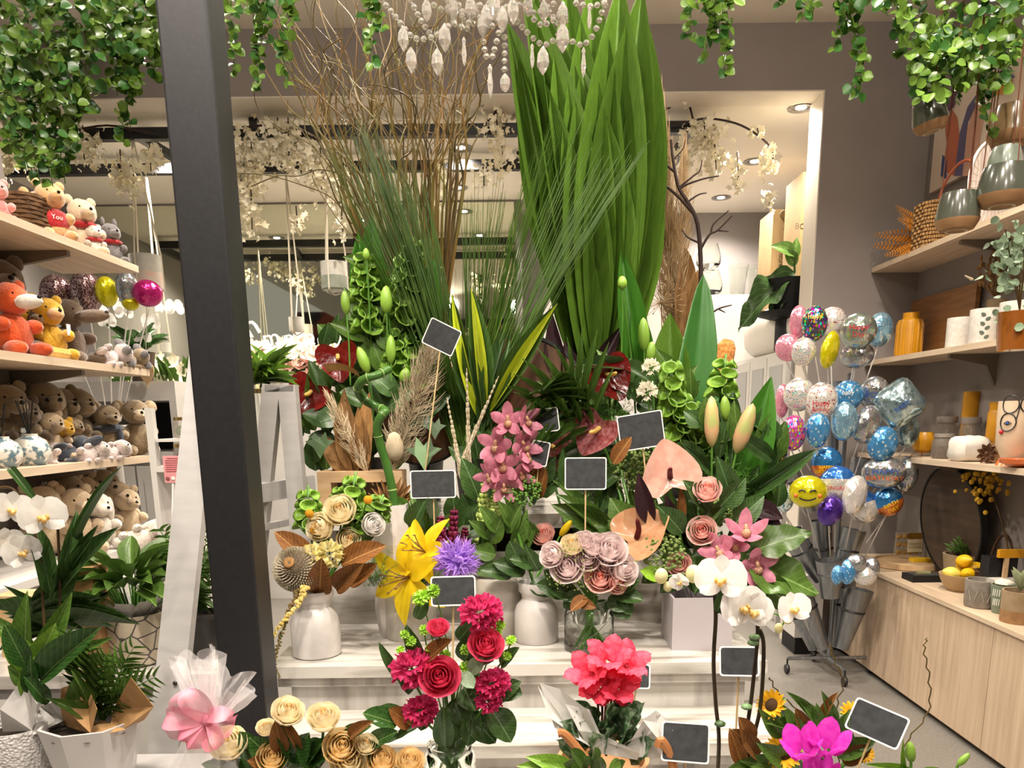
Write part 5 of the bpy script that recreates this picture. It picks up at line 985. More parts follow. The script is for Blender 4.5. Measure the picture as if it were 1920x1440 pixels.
for pts in ([(1012, 1280), (1050, 1292), (1100, 1330), (1128, 1395), (1115, 1405), (1090, 1390), (1040, 1365)], [(1060, 1320), (1105, 1330), (1128, 1390), (1200, 1412), (1195, 1425), (1110, 1410), (1085, 1370)], [(1165, 1398), (1185, 1385), (1210, 1345), (1240, 1340), (1262, 1370), (1240, 1420), (1195, 1420)], [(1205, 1350), (1230, 1332), (1258, 1355), (1245, 1400)], [(1008, 1285), (1030, 1345), (1070, 1375), (1050, 1340)]):
    P_ = [W(u, v, yY - .075 + .014 * sin(i * 2.1 + pts[0][0])) for i, (u, v) in enumerate(pts)]; c_ = sum(P_, V()) / len(P_) + V((0, .012, 0)); k = len(P_); MB().add(P_ + [c_], [(i, (i + 1) % k, k) for i in range(k)]).build('paper_sheet', M_wrap, t, False)
L_cyc = leafm('cyclamen_leaf', G('cyclamen_leaf', '3f6238', 'a9bfa2', scale=6, lo=.45, hi=.72), 'heart', .1, .15, 10, 3, wave=.04)
for k in range(26):
    u, v = 1130 + R.uniform(-85, 95), 1352 + R.uniform(-30, 45); a = W(1135 + (u - 1135) * .5, v + 24, yY - .02); LF(t, L_cyc, a, W(u, v, yY - .06 - R.uniform(0, .05)), .06, V((R.uniform(-.3, .3), -1, .6)))
for u, v, d, lab, f in ((1108, 1265, 84, 'left', (-.5, 0, .9)), (1140, 1240, 84, 'top', (0, 0, 1.3)), (1172, 1250, 84, 'right', (.5, 0, 1.1)), (1125, 1290, 74, 'lower', (-.2, 0, .4)), (1155, 1290, 78, 'lower right', (.3, 0, .5))): FL('cycr', 'cyclamen_bloom', 'red ruffled cyclamen bloom, %s one of the cluster' % lab, 'flower', u, v, yY - .04, d, f, W(1130 + (u - 1135) * .4, 1385, yY - .02), group='red cyclamen blooms', stem=G('cyclamen_stem', '6a2f2f', '7f4a35'))
# jade succulent and light leaves at the bottom
pj = W(1090, 1560, 1.35); pj.z = ZD; t = thing('jade_plant', 'jade succulent with rounded leaves at the bottom centre', 'potted plant', pj); MB().lathe([(.05, 0), (.065, .1), (.06, .1), (0, .09)], 20, pj).build('pot', M_potw, t)
LFS(t, L_suc, 1.35, [(1100, 1440, 1060, 1405, 30), (1110, 1440, 1107, 1395, 30), (1100, 1440, 1090, 1412, 26), (1125, 1440, 1130, 1412, 24), (1140, 1445, 1170, 1440, 40), (1090, 1445, 1050, 1430, 30), (1150, 1450, 1180, 1428, 24), (1118, 1450, 1128, 1420, 28)])
LFS(t, L_brt, 1.34, [(1060, 1450, 980, 1430, 34), (1080, 1455, 1000, 1415, 40), (1100, 1460, 1020, 1425, 36)])
MB().tube([pj + V((0, 0, .09)), W(1105, 1440, 1.35)], .006, 6).build('stem', M_stemd, t)
# phalaenopsis plant in front
yP = 1.36; pP = W(1380, 1600, yP); pP.z = ZD; t = thing('orchid_plant', 'white moth orchid plant with two dark arching stems at the front right', 'orchid plant', pP); MB().lathe([(.05, 0), (.07, .13), (.065, .13), (0, .11)], 20, pP).build('pot', M_potw, t)
for pts in ([(1338, 1560), (1348, 1400), (1342, 1320), (1338, 1240), (1342, 1160), (1340, 1110)], [(1395, 1560), (1398, 1400), (1410, 1300), (1420, 1200), (1418, 1165), (1400, 1150)], [(1400, 1500), (1403, 1420), (1425, 1330), (1432, 1215), (1424, 1180)]): MB().tube(spline([W(u, v, yP) for u, v in pts], 6), .0038, 7).build('stem', G('orchid_stem_dark', '2a2016', '39301c'), t)
for u, v in ((1350, 1357), (1415, 1195), (1400, 1325), (1412, 1205)): MB().ball(W(u, v, yP - .01), (.011, .01, .006), 8, 6).build('stem_clip', M_leafd, t)
MB().tube(spline([W(u, v, yP) for u, v in ((1420, 1165), (1450, 1150), (1470, 1165), (1460, 1178))], 4), .0016, 5).build('flower_spray', M_stem, t); MB().tube(spline([W(u, v, yP) for u, v in ((1340, 1110), (1320, 1082), (1290, 1075), (1245, 1082))], 4), .0016, 5).build('flower_spray', M_stem, t)
for u, v, w_ in ((1477, 1160, 9), (1460, 1178, 8), (1300, 1076, 14), (1240, 1080, 12), (1252, 1100, 8)): MB().ball(W(u, v, yP - .01), (w_ * .001, w_ * .001, w_ * .0012), 10, 8).build('flower_bud', PM('orchid_bud', 'd9d49a', 'e8e2ba'), t)
LFS(t, L_drk, yP, [(1345, 1150, 1360, 1100, 20), (1350, 1140, 1370, 1160, 20)])
for u, v, d, r, f, lab in ((1352, 1086, 104, 0, (-.1, 0, .1), 'white moth orchid bloom, largest at the front right'), (1392, 1138, 96, .25, (.3, 0, .0), 'white moth orchid bloom below the largest one'), (1410, 1145, 84, -.2, (.5, 0, -.2), 'white moth orchid bloom overlapping the lower one'), (1486, 1142, 74, .15, (.5, 0, .1), 'white moth orchid bloom alone at the right end of the spray'), (1275, 1090, 44, .6, (-.4, 0, -.6), 'small half open moth orchid at the left end of the spray')): FL('phal', 'moth_orchid', lab, 'orchid', u, v, yP - .03, d, f, W(u + 6, v + 10, yP), r)
# sunflower bunch and magenta cyclamen, bottom right
yQ = 1.36; pQ = W(1520, 1620, yQ); pQ.z = .45; mQ = W(1520, 1500, yQ)
t = thing('flower_bucket', 'grey bucket below the frame holding the sunflowers', 'bucket', V((pQ.x, pQ.y + .12, ZD))); MB().lathe([(.08, 0), (.1, .16), (.104, .165), (.095, .165), (.08, .02), (0, .02)], 24, (pQ.x, pQ.y + .12, ZD)).build('body', mat('zinc_bucket', '8f9192', rough=.35, metal=.8), t)
for u, v, d, f, lab in ((1447, 1322, 66, (-.9, 0, .5), 'yellow sunflower turned away at the left of the bunch'), (1600, 1340, 60, (.6, 0, .9), 'golden sunflower behind the tilted chalkboard sign'), (1470, 1410, 80, (-.3, 0, .3), 'orange gold sunflower beside the magenta cyclamen'), (1620, 1412, 44, (.6, 0, .2), 'small gold sunflower below the tilted sign'), (1530, 1438, 50, (.1, 0, .4), 'gold sunflower peeping under the magenta cyclamen')): FL('sunf', 'sunflower', lab, 'sunflower', u, v, yQ, d, f, mQ, sr=.005)
t = thing('bouquet_foliage', 'mixed green and brown leaves around the sunflowers', 'foliage', mQ)
LFS(t, L_gen, yQ, [(1500, 1400, 1480, 1330, 34), (1530, 1400, 1540, 1330, 36), (1560, 1400, 1590, 1340, 34), (1540, 1380, 1510, 1310, 30), (1570, 1420, 1640, 1385, 40), (1450, 1440, 1400, 1425, 36), (1480, 1430, 1430, 1400, 40), (1560, 1360, 1550, 1305, 24), (1590, 1400, 1570, 1350, 30), (1500, 1370, 1450, 1350, 30), (1430, 1440, 1360, 1445, 34), (1470, 1380, 1430, 1340, 30), (1520, 1350, 1490, 1300, 22)])
LFS(t, L_magb, yQ, [(1540, 1360, 1562, 1302, 20), (1400, 1400, 1395, 1350, 44), (1420, 1420, 1385, 1370, 36), (1510, 1390, 1500, 1335, 34), (1580, 1430, 1630, 1400, 34), (1390, 1430, 1372, 1375, 30)])
MB().tube([mQ, W(1520, 1420, yQ), W(1520, 1360, yQ)], .005, 5).build('twig', M_stem, t)
for lab, pts in (('thin curling willow twig crossing the cabinet front', [(1690, 1450), (1698, 1395), (1740, 1335), (1742, 1270), (1733, 1220), (1738, 1196)]), ('thin curling willow twig in front of the balloon stand', [(1572, 1440), (1568, 1330), (1582, 1280), (1565, 1240), (1556, 1210)]), ('thin dark twig arching left of the sunflowers', [(1495, 1400), (1500, 1340), (1460, 1300), (1443, 1270)])):
    q = spline([W(u, v, 1.36) for u, v in pts], 6); q = [p + V((.003 * sin(i * 2.1), 0, 0)) for i, p in enumerate(q)]; tag(MB().tube(q, .0013, 5).build('willow_twig', M_willd), lab, 'twig')
pm = W(1530, 1520, 1.22); t = thing('cyclamen_plant', 'magenta cyclamen plant at the bottom right edge', 'potted plant', V((pm.x, pm.y, ZD))); MB().lathe([(.05, 0), (.065, .08), (.06, .08), (0, .07)], 20, (pm.x, pm.y, ZD)).build('pot', M_potw, t); LFS(t, L_cyc, 1.22, [(1520, 1500, 1470, 1450, 70), (1530, 1500, 1580, 1455, 70)])
for u, v, d, f, lab in ((1505, 1398, 104, (-.25, 0, 1.6), 'left'), (1545, 1392, 108, (.25, 0, 1.6), 'right'), (1535, 1442, 90, (.1, 0, 1.4), 'lower')): FL('cycl', 'cyclamen_bloom', 'magenta cyclamen bloom, the %s of three' % lab, 'flower', u, v + 20, 1.2, d, f, W(1530, 1500, 1.22))
buds([(1708, 1430, 1706, 1390, 17, 1.3, B_green, 'green lily bud at the bottom right edge'), (1795, 1436, 1818, 1412, 12, 1.3, B_green, 'small green lily bud farthest right at the bottom')])
t = thing('lily_foliage', 'narrow lily leaves at the bottom right edge', 'foliage', W(1720, 1480, 1.3)); LFS(t, L_brt, 1.3, [(1710, 1450, 1640, 1430, 16), (1700, 1450, 1690, 1400, 10), (1720, 1450, 1780, 1442, 14)]); MB().tube([W(1700, 1560, 1.3), W(1706, 1440, 1.3)], .003, 5).build('stem', M_stem, t)
# plants right of the post on the ladder
p0 = W(482, 735, 2.35); t = thing('spiky_plant', 'bushy bright green leaf plant in a glass jar on the ladder top', 'potted plant', p0); s_ = px(p0)
MB().lathe([(20 * s_, -70 * s_), (20 * s_, -8 * s_), (15 * s_, 0), (15 * s_, 5 * s_)], 18, p0).build('jar', M_glass, t); MB().lathe([(16 * s_, -3 * s_), (17 * s_, 5 * s_)], 18, p0).build('jar_lid', mat('brass_lid', 'b7a26a', rough=.3, metal=1), t)
for k in range(46):
    u1 = 500 + R.uniform(-50, 62); v1 = 625 + R.uniform(0, 70) + abs(u1 - 495) * .3; LF(t, L_brt if k % 3 else L_gen, W(490 + R.uniform(-18, 18), 700 + R.uniform(-10, 30), 2.36), W(u1, v1, 2.36 + R.uniform(-.1, .1)), .02, V((R.uniform(-.5, .5), -.8, .6)))
# ================= hanging vines =================
M_cord = mat('leather_cord', '6e3f28', rough=.7); M_rope = mat('cotton_rope', 'd9d0bd', 'c7bda8', rough=.9, scale=200); M_potg = mat('grey_green_glaze', '3c3f35', '4b4e43', rough=.22, scale=9, coat=.5); M_clay = mat('tan_clay', '9c7650', '8a6642', rough=.7, scale=30)
def vine_plant(label, u0, u1, Y, strands, mass, potu):
    pt = W(potu, -70, Y); t = thing('hanging_plant', label, 'hanging plant', pt)
    MB().lathe([(.07, 0), (.1, .1), (.105, .11), (.09, .1), (0, .08)], 20, pt).build('pot', M_potg, t)
    for a in range(3): MB().tube([pt + V((.1 * cos(a * 2.1), .1 * sin(a * 2.1), .11)), (pt.x, pt.y, CEIL)], .0015, 4).build('cord', M_cord, t)
    s_ = px(pt); n_ind = 0; mb = MB(); mbd = MB()
    def put(p, ind, sz, k, par=None):
        nonlocal n_ind
        d = V((R.uniform(-1, 1), R.uniform(-.8, .5), R.uniform(-.6, .35))).normalized(); n = V((R.uniform(-.6, .6), -.8, R.uniform(-.2, .8)))
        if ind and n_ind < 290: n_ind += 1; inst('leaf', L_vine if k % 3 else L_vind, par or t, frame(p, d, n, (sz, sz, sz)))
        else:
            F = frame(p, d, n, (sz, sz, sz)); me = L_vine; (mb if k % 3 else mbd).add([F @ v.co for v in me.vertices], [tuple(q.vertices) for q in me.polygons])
    for (u, va, vb, w_) in strands:
        q = [W(u + w_ * sin(i * .8 + u), va + (vb - va) * i / 8, Y + R.uniform(-.02, .02)) for i in range(9)]; q = spline(q, 3)
        vs_ = MB().tube(q, .0011, 4).build('vine_stem', M_stem, t)
        n = max(4, int((vb - va) / 13))
        for i in range(n):
            p = q[int((len(q) - 1) * (i + .5) / n)]
            for sg in range(2): put(p, True, R.uniform(13, 22) * s_, i + sg + int(u), vs_)
    for (ua, ub, va, vb, n) in mass:
        for k in range(n):
            f = R.random() ** 1.25; put(W(R.uniform(ua, ub), va + (vb - va) * f, Y + R.uniform(-.16, .12)), False, R.uniform(14, 23) * s_, k)
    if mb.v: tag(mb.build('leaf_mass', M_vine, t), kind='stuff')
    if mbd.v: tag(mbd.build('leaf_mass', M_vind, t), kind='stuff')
vine_plant('dense round-leaved vine trailing down at the top left corner', 0, 200, 2.1, [(15, 150, 290, 5), (45, 150, 320, 6), (70, 180, 345, 6), (95, 180, 350, 6), (125, 190, 345, 5), (138, 150, 300, 5), (165, 120, 215, 4), (150, 160, 250, 4), (30, 200, 260, 5), (110, 150, 320, 5)], [(-30, 185, -60, 210, 620), (0, 150, 60, 300, 260), (160, 310, -60, 90, 190)], 80)
vine_plant('round-leaved vine trailing between the corner vine and the black post', 190, 300, 2.25, [(225, 40, 180, 6), (238, 60, 270, 8), (255, 60, 170, 6), (210, 20, 170, 6), (285, 20, 150, 4), (295, 20, 130, 5), (245, 90, 240, 6)], [(185, 310, -60, 110, 260), (205, 270, 60, 160, 60)], 250)
vine_plant('thin round-leaved vine strands just right of the black post', 430, 560, 2.3, [(437, -20, 140, 4), (480, -20, 130, 5), (490, -20, 175, 5), (535, -10, 165, 5), (545, -20, 60, 4), (500, -20, 90, 4)], [(428, 550, -60, 20, 50)], 490)
vine_plant('short round-leaved vine among the willow tips', 680, 740, 2.2, [(698, -20, 130, 3), (712, -20, 60, 3), (690, -20, 40, 3)], [], 700)
vine_plant('round-leaved vine strands hanging right of the big palm leaves', 1280, 1400, 2.3, [(1292, -20, 72, 4), (1325, -20, 122, 5), (1350, -20, 70, 4), (1362, -20, 138, 4), (1335, -20, 60, 5)], [(1285, 1380, -60, 10, 40)], 1335)
vine_plant('round-leaved vine strands hanging in front of the bulkhead at the right', 1450, 1660, 2.2, [(1460, -20, 12, 4), (1505, -20, 35, 5), (1518, -20, 30, 5), (1570, -20, 100, 5), (1600, -20, 185, 8), (1612, -20, 180, 7), (1590, -20, 60, 6), (1660, -10, 30, 5), (1685, -10, 75, 5), (1690, -10, 112, 5)], [(1560, 1690, -60, 15, 60)], 1600)
vine_plant('dense round-leaved vine spilling down at the top right corner', 1690, 1910, 2.1, [(1738, 40, 190, 6), (1760, 40, 190, 6), (1845, 100, 200, 4), (1850, 150, 262, 4), (1720, 40, 150, 5), (1790, 60, 170, 6), (1870, 40, 150, 6), (1900, 20, 110, 5), (1815, 60, 175, 5)], [(1690, 1930, -60, 110, 420), (1720, 1800, 60, 190, 200), (1800, 1900, 60, 160, 120)], 1810)
# ================= hanging glazed pots at the right =================
def hpot(u, v, w_, h_, Y, label, mt_, tilt=0, cords=3):
    p = W(u, v, Y); s_ = px(p); t = thing('hanging_pot', label, 'hanging pot', p, 'hanging glazed pots'); r = w_ * s_ / 2; h = h_ * s_; M = Matrix.Rotation(tilt, 3, 'Y')
    MB().lathe([(0, -h * .5), (r * .62, -h * .5), (r * .78, -h * .47), (r * .97, -h * .28), (r, -h * .22)], 28, p, M, capb=False).build('clay_foot', M_clay, t)
    MB().lathe([(r, -h * .22), (r * .98, 0), (r * .85, h * .38), (r * .78, h * .5), (r * .7, h * .5), (r * .8, 0), (0, -h * .1)], 28, p, M, capb=False).build('glazed_bowl', mt_, t)
    MB().lathe([(r * .42, -h * .502), (r * .42, -h * .515), (r * .5, -h * .515), (r * .5, -h * .502)], 24, p, M, capb=False).build('foot_ring', mat('cream_ring', 'cbbfa6', rough=.6), t)
    for a in range(cords):
        b = p + M @ V((r * .8 * cos(a * 2.1 + .5), r * .8 * sin(a * 2.1 + .5), h * .45)); MB().tube([b, (p.x, p.y, CEIL)], .0016, 4).build('cord', M_cord, t)
M_g2 = mat('pale_celadon', '8d9788', '7b8577', rough=.25, coat=.4); M_g3 = mat('brown_glaze', '6b563a', '7a6444', rough=.25, coat=.4)
hpot(1743, 218, 62, 56, 2.1, 'tilted grey green hanging pot at the foot of the corner vine', M_potg, -.25); hpot(1796, 398, 76, 66, 2.1, 'dark grey green hanging pot showing its ringed clay foot', M_potg); hpot(1882, 350, 92, 70, 2.05, 'wide grey glazed hanging pot at the right edge', M_potg); hpot(1884, 300, 58, 44, 2.1, 'small celadon hanging pot above the wide grey one', M_g2); hpot(1896, 236, 80, 66, 2.15, 'brown glazed hanging pot highest at the right edge', M_g3)
# ================= chandelier =================
pc_ = W(920, -180, 1.75); t = thing('chandelier', 'crystal chandelier with bead strings and drops at the top centre', 'chandelier', pc_); YC = 1.75
M_cry = mat('crystal_glass', 'fffaf3', rough=.02, trans=.82, ior=1.5, spec=1); M_chr = mat('chandelier_silver', 'cfc6b8', rough=.2, metal=1)
MB().tube([pc_, (pc_.x, pc_.y, CEIL)], .006, 6).build('chain_rod', M_chr, t); MB().lathe([(.0, -.02), (.05, 0), (.02, .03), (.03, .08), (.0, .1)], 16, pc_, capb=False).build('hub', M_chr, t)
for k in range(8):
    a = k * PI / 4 + .2; MB().tube(spline([pc_, pc_ + V((.09 * cos(a), .09 * sin(a), -.05)), pc_ + V((.17 * cos(a), .17 * sin(a), -.03)), pc_ + V((.21 * cos(a), .21 * sin(a), .03))], 5), .006, 7).build('arm', M_cry, t)
    MB().lathe([(.0, 0), (.03, .005), (.036, .015)], 14, pc_ + V((.21 * cos(a), .21 * sin(a), .03)), capb=False).build('bobeche', M_cry, t)
s_ = px(W(920, 60, YC)); bead = MB().ball((0, 0, 0), (1, 1, .8), 8, 5).mesh('bead', M_cry, False); 
def drop(nm, pr, n=6): return MB().lathe(pr, n, sq=None).mesh(nm, M_cry, False)
D1 = drop('drop_leaf', [(0, -1), (.2, -.75), (.4, -.42), (.34, .05), (.14, .36), (.03, .5)]); D2 = drop('drop_slim', [(0, -1), (.1, -.8), (.16, -.4), (.09, .1), (.13, .3), (.03, .5)]); D3 = drop('drop_ball', [(0, -1), (.25, -.85), (.42, -.5), (.42, -.1), (.25, .2), (.05, .4)], 10)
for k, pts in enumerate(([(715, 0), (742, 32), (772, 68), (800, 73), (828, 60), (850, 40)], [(770, 0), (785, 30), (802, 58), (815, 68)], [(828, 60), (850, 45), (872, 50), (892, 20)], [(860, 10), (880, 58), (896, 12)], [(940, 0), (970, 40), (1000, 72), (1022, 84), (1045, 68), (1060, 40)], [(985, 10), (1010, 45), (1040, 36), (1062, 5)], [(1060, 70), (1090, 84), (1112, 66), (1130, 20), (1138, 0)], [(905, 62), (908, 90), (916, 118)], [(935, 62), (928, 90), (920, 118)], [(946, 70), (946, 130)], [(840, 20), (870, 30), (900, 10)], [(890, 20), (920, 50), (950, 15)], [(1020, 10), (1035, 30), (1060, 60)], [(800, 0), (830, 18), (860, 4)], [(960, 0), (1000, 24), (1040, 6)], [(840, 4), (880, 26), (920, 8)], [(1080, 6), (1110, 12), (1140, 2)])):
    q = spline([W(u, v, YC + .012 * sin(k * 2.2)) for u, v in pts], 10); L = 0; last = q[0]; d0 = 12 * s_
    for p in q:
        if (p - last).length >= d0 or p is q[0]:
            inst('bead', bead, t, Matrix.Translation(p) @ Matrix.Scale(6.2 * s_, 4)); last = p
for me, u, v, h in ((D1, 771, 105, 42), (D1, 756, 65, 40), (D1, 820, 108, 44), (D1, 834, 62, 46), (D2, 870, 88, 46), (D2, 919, 142, 54), (D3, 947, 148, 32), (D2, 998, 98, 40), (D1, 1018, 105, 46), (D1, 1055, 62, 48), (D2, 1094, 108, 48), (D1, 912, 25, 44), (D1, 942, 28, 42), (D2, 1105, 25, 40), (D1, 1055, 20, 40), (D1, 905, 40, 40), (D1, 882, 8, 40), (D1, 962, 12, 42), (D3, 925, 2, 44), (D1, 800, 12, 36), (D1, 1020, 14, 36), (D1, 850, 10, 36), (D1, 990, 4, 36)):
    inst('crystal_drop', me, t, Matrix.Translation(W(u, v, YC - .01)) @ Matrix.Scale(h * s_ * .72, 4))
# ================= black hanging rails with blossom =================
zr = W(720, 247, 5.6).z
t = thing('hanging_rail', 'black rectangular steel rail frame hung from the rear ceiling', 'rail', (-.8, 5.95, zr))
xa, xb = W(120, 250, 5.6).x - .9, W(1298, 240, 5.6).x
for y in (5.6, 6.32): MB().bb(xa, xb, y - .03, y + .03, zr - .035, zr + .035).build('rail', M_black, t, False)
for x in (xa, xb, -1.05): MB().bb(x - .03, x + .03, 5.63, 6.29, zr - .034, zr + .034).build('cross_bar', M_black, t, False)
for u in (475, 975, 1225):
    for y in (5.6, 6.32):
        x = W(u, 215, 5.6).x; MB().bb(x - .025, x + .025, y - .025, y + .025, zr + .035, zo).build('hanger', M_black, t, False)
plank(t, (W(255, 250, 5.6).x, 5.63, zr), (W(330, 315, 6.0).x, 6.29, zr), .05, .05, 'brace', M_black)
fl = MB()
for k in range(5):
    a = k * 1.2566; fl.grid(lambda i, j, a=a: V((cos(a), sin(a), 0)) * i * 1.0 + V((-sin(a), cos(a), 0)) * (2 * j - 1) * .42 * sin(PI * (.15 + .75 * i)) + V((0, 0, .45 * i * i)), 2, 2)
M_blos = mat('cream_blossom', 'e6dcbc', 'f4eedb', rough=.7, scale=6)
def blossom(label, groups, Y, twigs=()):
    p0 = W(groups[0][0], groups[0][1], Y); t = thing('blossom_garland', label, 'garland', p0, 'cream blossom garlands'); mb = MB(); s_ = px(p0)
    for (u, v, ru, rv, n) in groups:
        for k in range(n):
            p = W(u + R.gauss(0, .45) * ru, v + R.gauss(0, .45) * rv, Y + R.uniform(-.15, .15)); F = frame(p, V((R.uniform(-1, 1), R.uniform(-1, .2), R.uniform(-1, .6))), None, 7.5 * s_ * R.uniform(.7, 1.2)); mb.add([F @ V(q) for q in fl.v], fl.f)
        MB().tube([W(u, v - rv, Y), W(u + 3, v + rv * .6, Y)], .004, 4).build('hanging_twig', M_twig, t)
    for pts in twigs: MB().tube(spline([W(u, v, Y) for u, v in pts], 5), .007, 5).build('twig', M_twig, t)
    tag(mb.build('blossoms', M_blos, t), kind='stuff')
blossom('cream blossom garland hanging at the far left behind the vines', [(15, 285, 28, 50, 110), (60, 300, 20, 30, 40)], 5.5)
blossom('cream blossom garland left of the black post', [(155, 275, 40, 40, 110), (225, 320, 30, 40, 80), (280, 300, 22, 34, 50), (250, 350, 16, 24, 26)], 5.5, [[(120, 250), (200, 235), (290, 250)]])
blossom('thick cream blossom garland just right of the black post', [(470, 300, 40, 70, 200), (540, 280, 50, 60, 190), (470, 400, 26, 60, 90), (450, 350, 20, 60, 90), (600, 320, 40, 60, 110), (555, 410, 20, 24, 30), (520, 240, 40, 20, 60)], 5.5, [[(440, 250), (490, 235), (560, 245), (620, 280)]])
blossom('cream blossom garland behind the willow and grass', [(640, 340, 30, 60, 70), (830, 340, 20, 50, 50), (930, 230, 34, 40, 70), (940, 290, 24, 40, 50), (905, 330, 16, 30, 24), (985, 290, 16, 50, 40), (640, 420, 16, 30, 24)], 5.5, [[(900, 245), (940, 200), (980, 190), (1000, 215)]])
blossom('cream blossom garland arching down at the right of the opening', [(1320, 255, 44, 34, 120), (1340, 300, 26, 30, 50), (1285, 290, 22, 40, 40), (1382, 315, 12, 30, 26), (1382, 345, 12, 14, 18), (1440, 300, 20, 34, 60), (1440, 375, 12, 16, 24), (1420, 250, 20, 10, 16), (1285, 190, 10, 10, 8)], 5.5, [[(1240, 235), (1290, 228), (1330, 222), (1390, 235), (1440, 270), (1450, 300)], [(1240, 210), (1285, 190), (1300, 225)]])
def rpot(u, v, w_, h_, Y, label, m1, m2):
    p = W(u, v, Y); s_ = px(p); t = thing('hanging_pot', label, 'hanging pot', p, 'rope hung pots on the rail'); r = w_ * s_ / 2; h = h_ * s_
    MB().lathe([(r * .9, 0), (r, .01), (r, h * .5)], 24, p).build('lower_band', m2, t); MB().lathe([(r, h * .5), (r, h), (r * .9, h), (r * .9, h * .3), (0, h * .3)], 24, p, capb=False).build('upper_band', m1, t)
    for a in range(3): MB().tube([p + V((r * cos(a * 2.1 + .3), r * sin(a * 2.1 + .3), h)), (p.x, p.y, zr)], .006, 5).build('rope', M_rope, t)
    for a in range(3): MB().tube([p + V((r * cos(a * 2.1 + .3), r * sin(a * 2.1 + .3), h)), p + V((r * 1.02 * cos(a * 2.1 + .3), r * 1.02 * sin(a * 2.1 + .3), 0)), p + V((0, 0, -.03))], .005, 5).build('rope', M_rope, t)
M_pp = mat('blush_pot', 'd7b3a5', 'ccc0b4', rough=.5); M_pg = mat('sage_pot', '8f9486', '7d8375', rough=.5); M_pl = mat('pale_grey_pot', 'c4c1b6', 'b6b3a8', rough=.5)
rpot(278, 545, 56, 62, 5.6, 'blush white hanging pot on ropes beyond the left shelf', M_pl, M_pp); rpot(628, 545, 48, 50, 5.6, 'two tone grey hanging pot on ropes behind the willow', M_pl, M_pg); rpot(1214, 518, 44, 50, 5.6, 'sage and blush hanging pot on ropes beside the tan pampas', M_pg, M_pp); rpot(310, 680, 24, 36, 6.32, 'small sage hanging pot low beside the black post', M_pl, M_pg); rpot(556, 622, 26, 26, 6.32, 'small white hanging pot low above the spiky plant', M_pl, M_pl)
# ================= balloon stand =================
def dotmat(name, base, sc=30, th=.35, c=None, metal=.35, two=None, split=.0, rough=.16, sat=1.0):
    if name in MATS: return MATS[name]
    m = mat(name, base, two if not split else None, rough=rough, metal=min(.85, metal + .25), coat=1, scale=3, bump=.9, bscale=7)
    if not th and not split: return m
    nt = m.node_tree; N = nt.nodes; L = nt.links; b = N['Principled BSDF']; tc = N.new('ShaderNodeTexCoord')
    src = b.inputs['Base Color'].links[0].from_socket if b.inputs['Base Color'].links else None
    def mix(fac, a, bb):
        x = N.new('ShaderNodeMixRGB'); L.new(fac, x.inputs[0])
        for i, q in ((1, a), (2, bb)):
            if isinstance(q, tuple): x.inputs[i].default_value = q
            elif q is not None: L.new(q, x.inputs[i])
        return x.outputs[0]
    cur = src if src else hx(base)
    if split:                         # second foil colour below a height
        sx = N.new('ShaderNodeSeparateXYZ'); L.new(tc.outputs['Object'], sx.inputs[0]); mt_ = N.new('ShaderNodeMath'); mt_.operation = 'LESS_THAN'; mt_.inputs[1].default_value = split if split != 9 else 0; L.new(sx.outputs[1], mt_.inputs[0]); cur = mix(mt_.outputs[0], cur, hx(two))
    if th:
        v = N.new('ShaderNodeTexVoronoi'); v.inputs['Scale'].default_value = sc; L.new(tc.outputs['Object'], v.inputs['Vector'])
        lt = N.new('ShaderNodeMath'); lt.operation = 'LESS_THAN'; lt.inputs[1].default_value = th; L.new(v.outputs['Distance'], lt.inputs[0])
        if c: col = hx(c)
        else:
            hs = N.new('ShaderNodeHueSaturation'); hs.inputs['Saturation'].default_value = 1.6 * sat; hs.inputs['Value'].default_value = .8; L.new(v.outputs['Color'], hs.inputs['Color']); col = hs.outputs[0]
        cur = mix(lt.outputs[0], cur, col)
    if not isinstance(cur, tuple): L.new(cur, b.inputs['Base Color'])
    return m
def foil(nm, mt_, square=False):
    mb = MB(); n = 36; ks = 7
    for sd in (1, -1):
        def fn(i, j, sd=sd):
            a = j * 2 * PI; r = i ** .8; q = 1
            if square: q = (abs(cos(a)) ** 5 + abs(sin(a)) ** 5) ** (-1 / 5)
            z = .3 * math.sqrt(max(0, 1 - r * r)) * (1 + .0 * i) + .012 * sin(a * 12) * r ** 4 * (1 - r) * 8
            rr = r * (1 - .025 * (1 + sin(a * 18)) * r ** 6) * q
            return (.5 * rr * cos(a), .5 * rr * sin(a), z * sd)
        mb.grid(fn, ks, n)
    return mb.mesh('foil_' + nm, mt_)
FZ = lambda x, y: .3 * math.sqrt(max(0, 1 - min(1, 4 * (x * x + y * y)) ** (1 / .8 * .8)))
M_stick = mat('white_plastic_stick', 'cfc9c2', rough=.35); YBAL = 4.5
M_conem = mat('brushed_cone_metal', '9a9da0', '84878a', rough=.32, metal=.9, scale=8, stretch=(6, 6, .3))
def cone_bucket(t, u, v, du, dv, Y, r0, r1, name='cone'):
    a = W(u, v, Y); b = W(u + du, v + dv, Y); x, y, z = basis(b - a); L = (b - a).length; s_ = px(a); F = frame(a, b - a, None, 1)
    MB().lathe([(r0 * s_, 0), (r1 * s_, L), (r1 * s_ * .95, L), (r0 * s_ * .9, .02), (0, .02)], 22, a, F.to_3x3()).build(name, M_conem, t)
    MB().lathe([(r0 * s_ + (r1 - r0) * s_ * .62, L * .62), (r0 * s_ + (r1 - r0) * s_ * .62 + .006, L * .63), (r0 * s_ + (r1 - r0) * s_ * .66, L * .66)], 22, a, F.to_3x3(), capb=False).build('holder_ring', M_black, t)
base = WZ(1552, 1262, 0); base.z = 0; t = thing('balloon_stand', 'metal wheeled balloon stand with tilted cone holders by the cabinet', 'balloon stand', base)
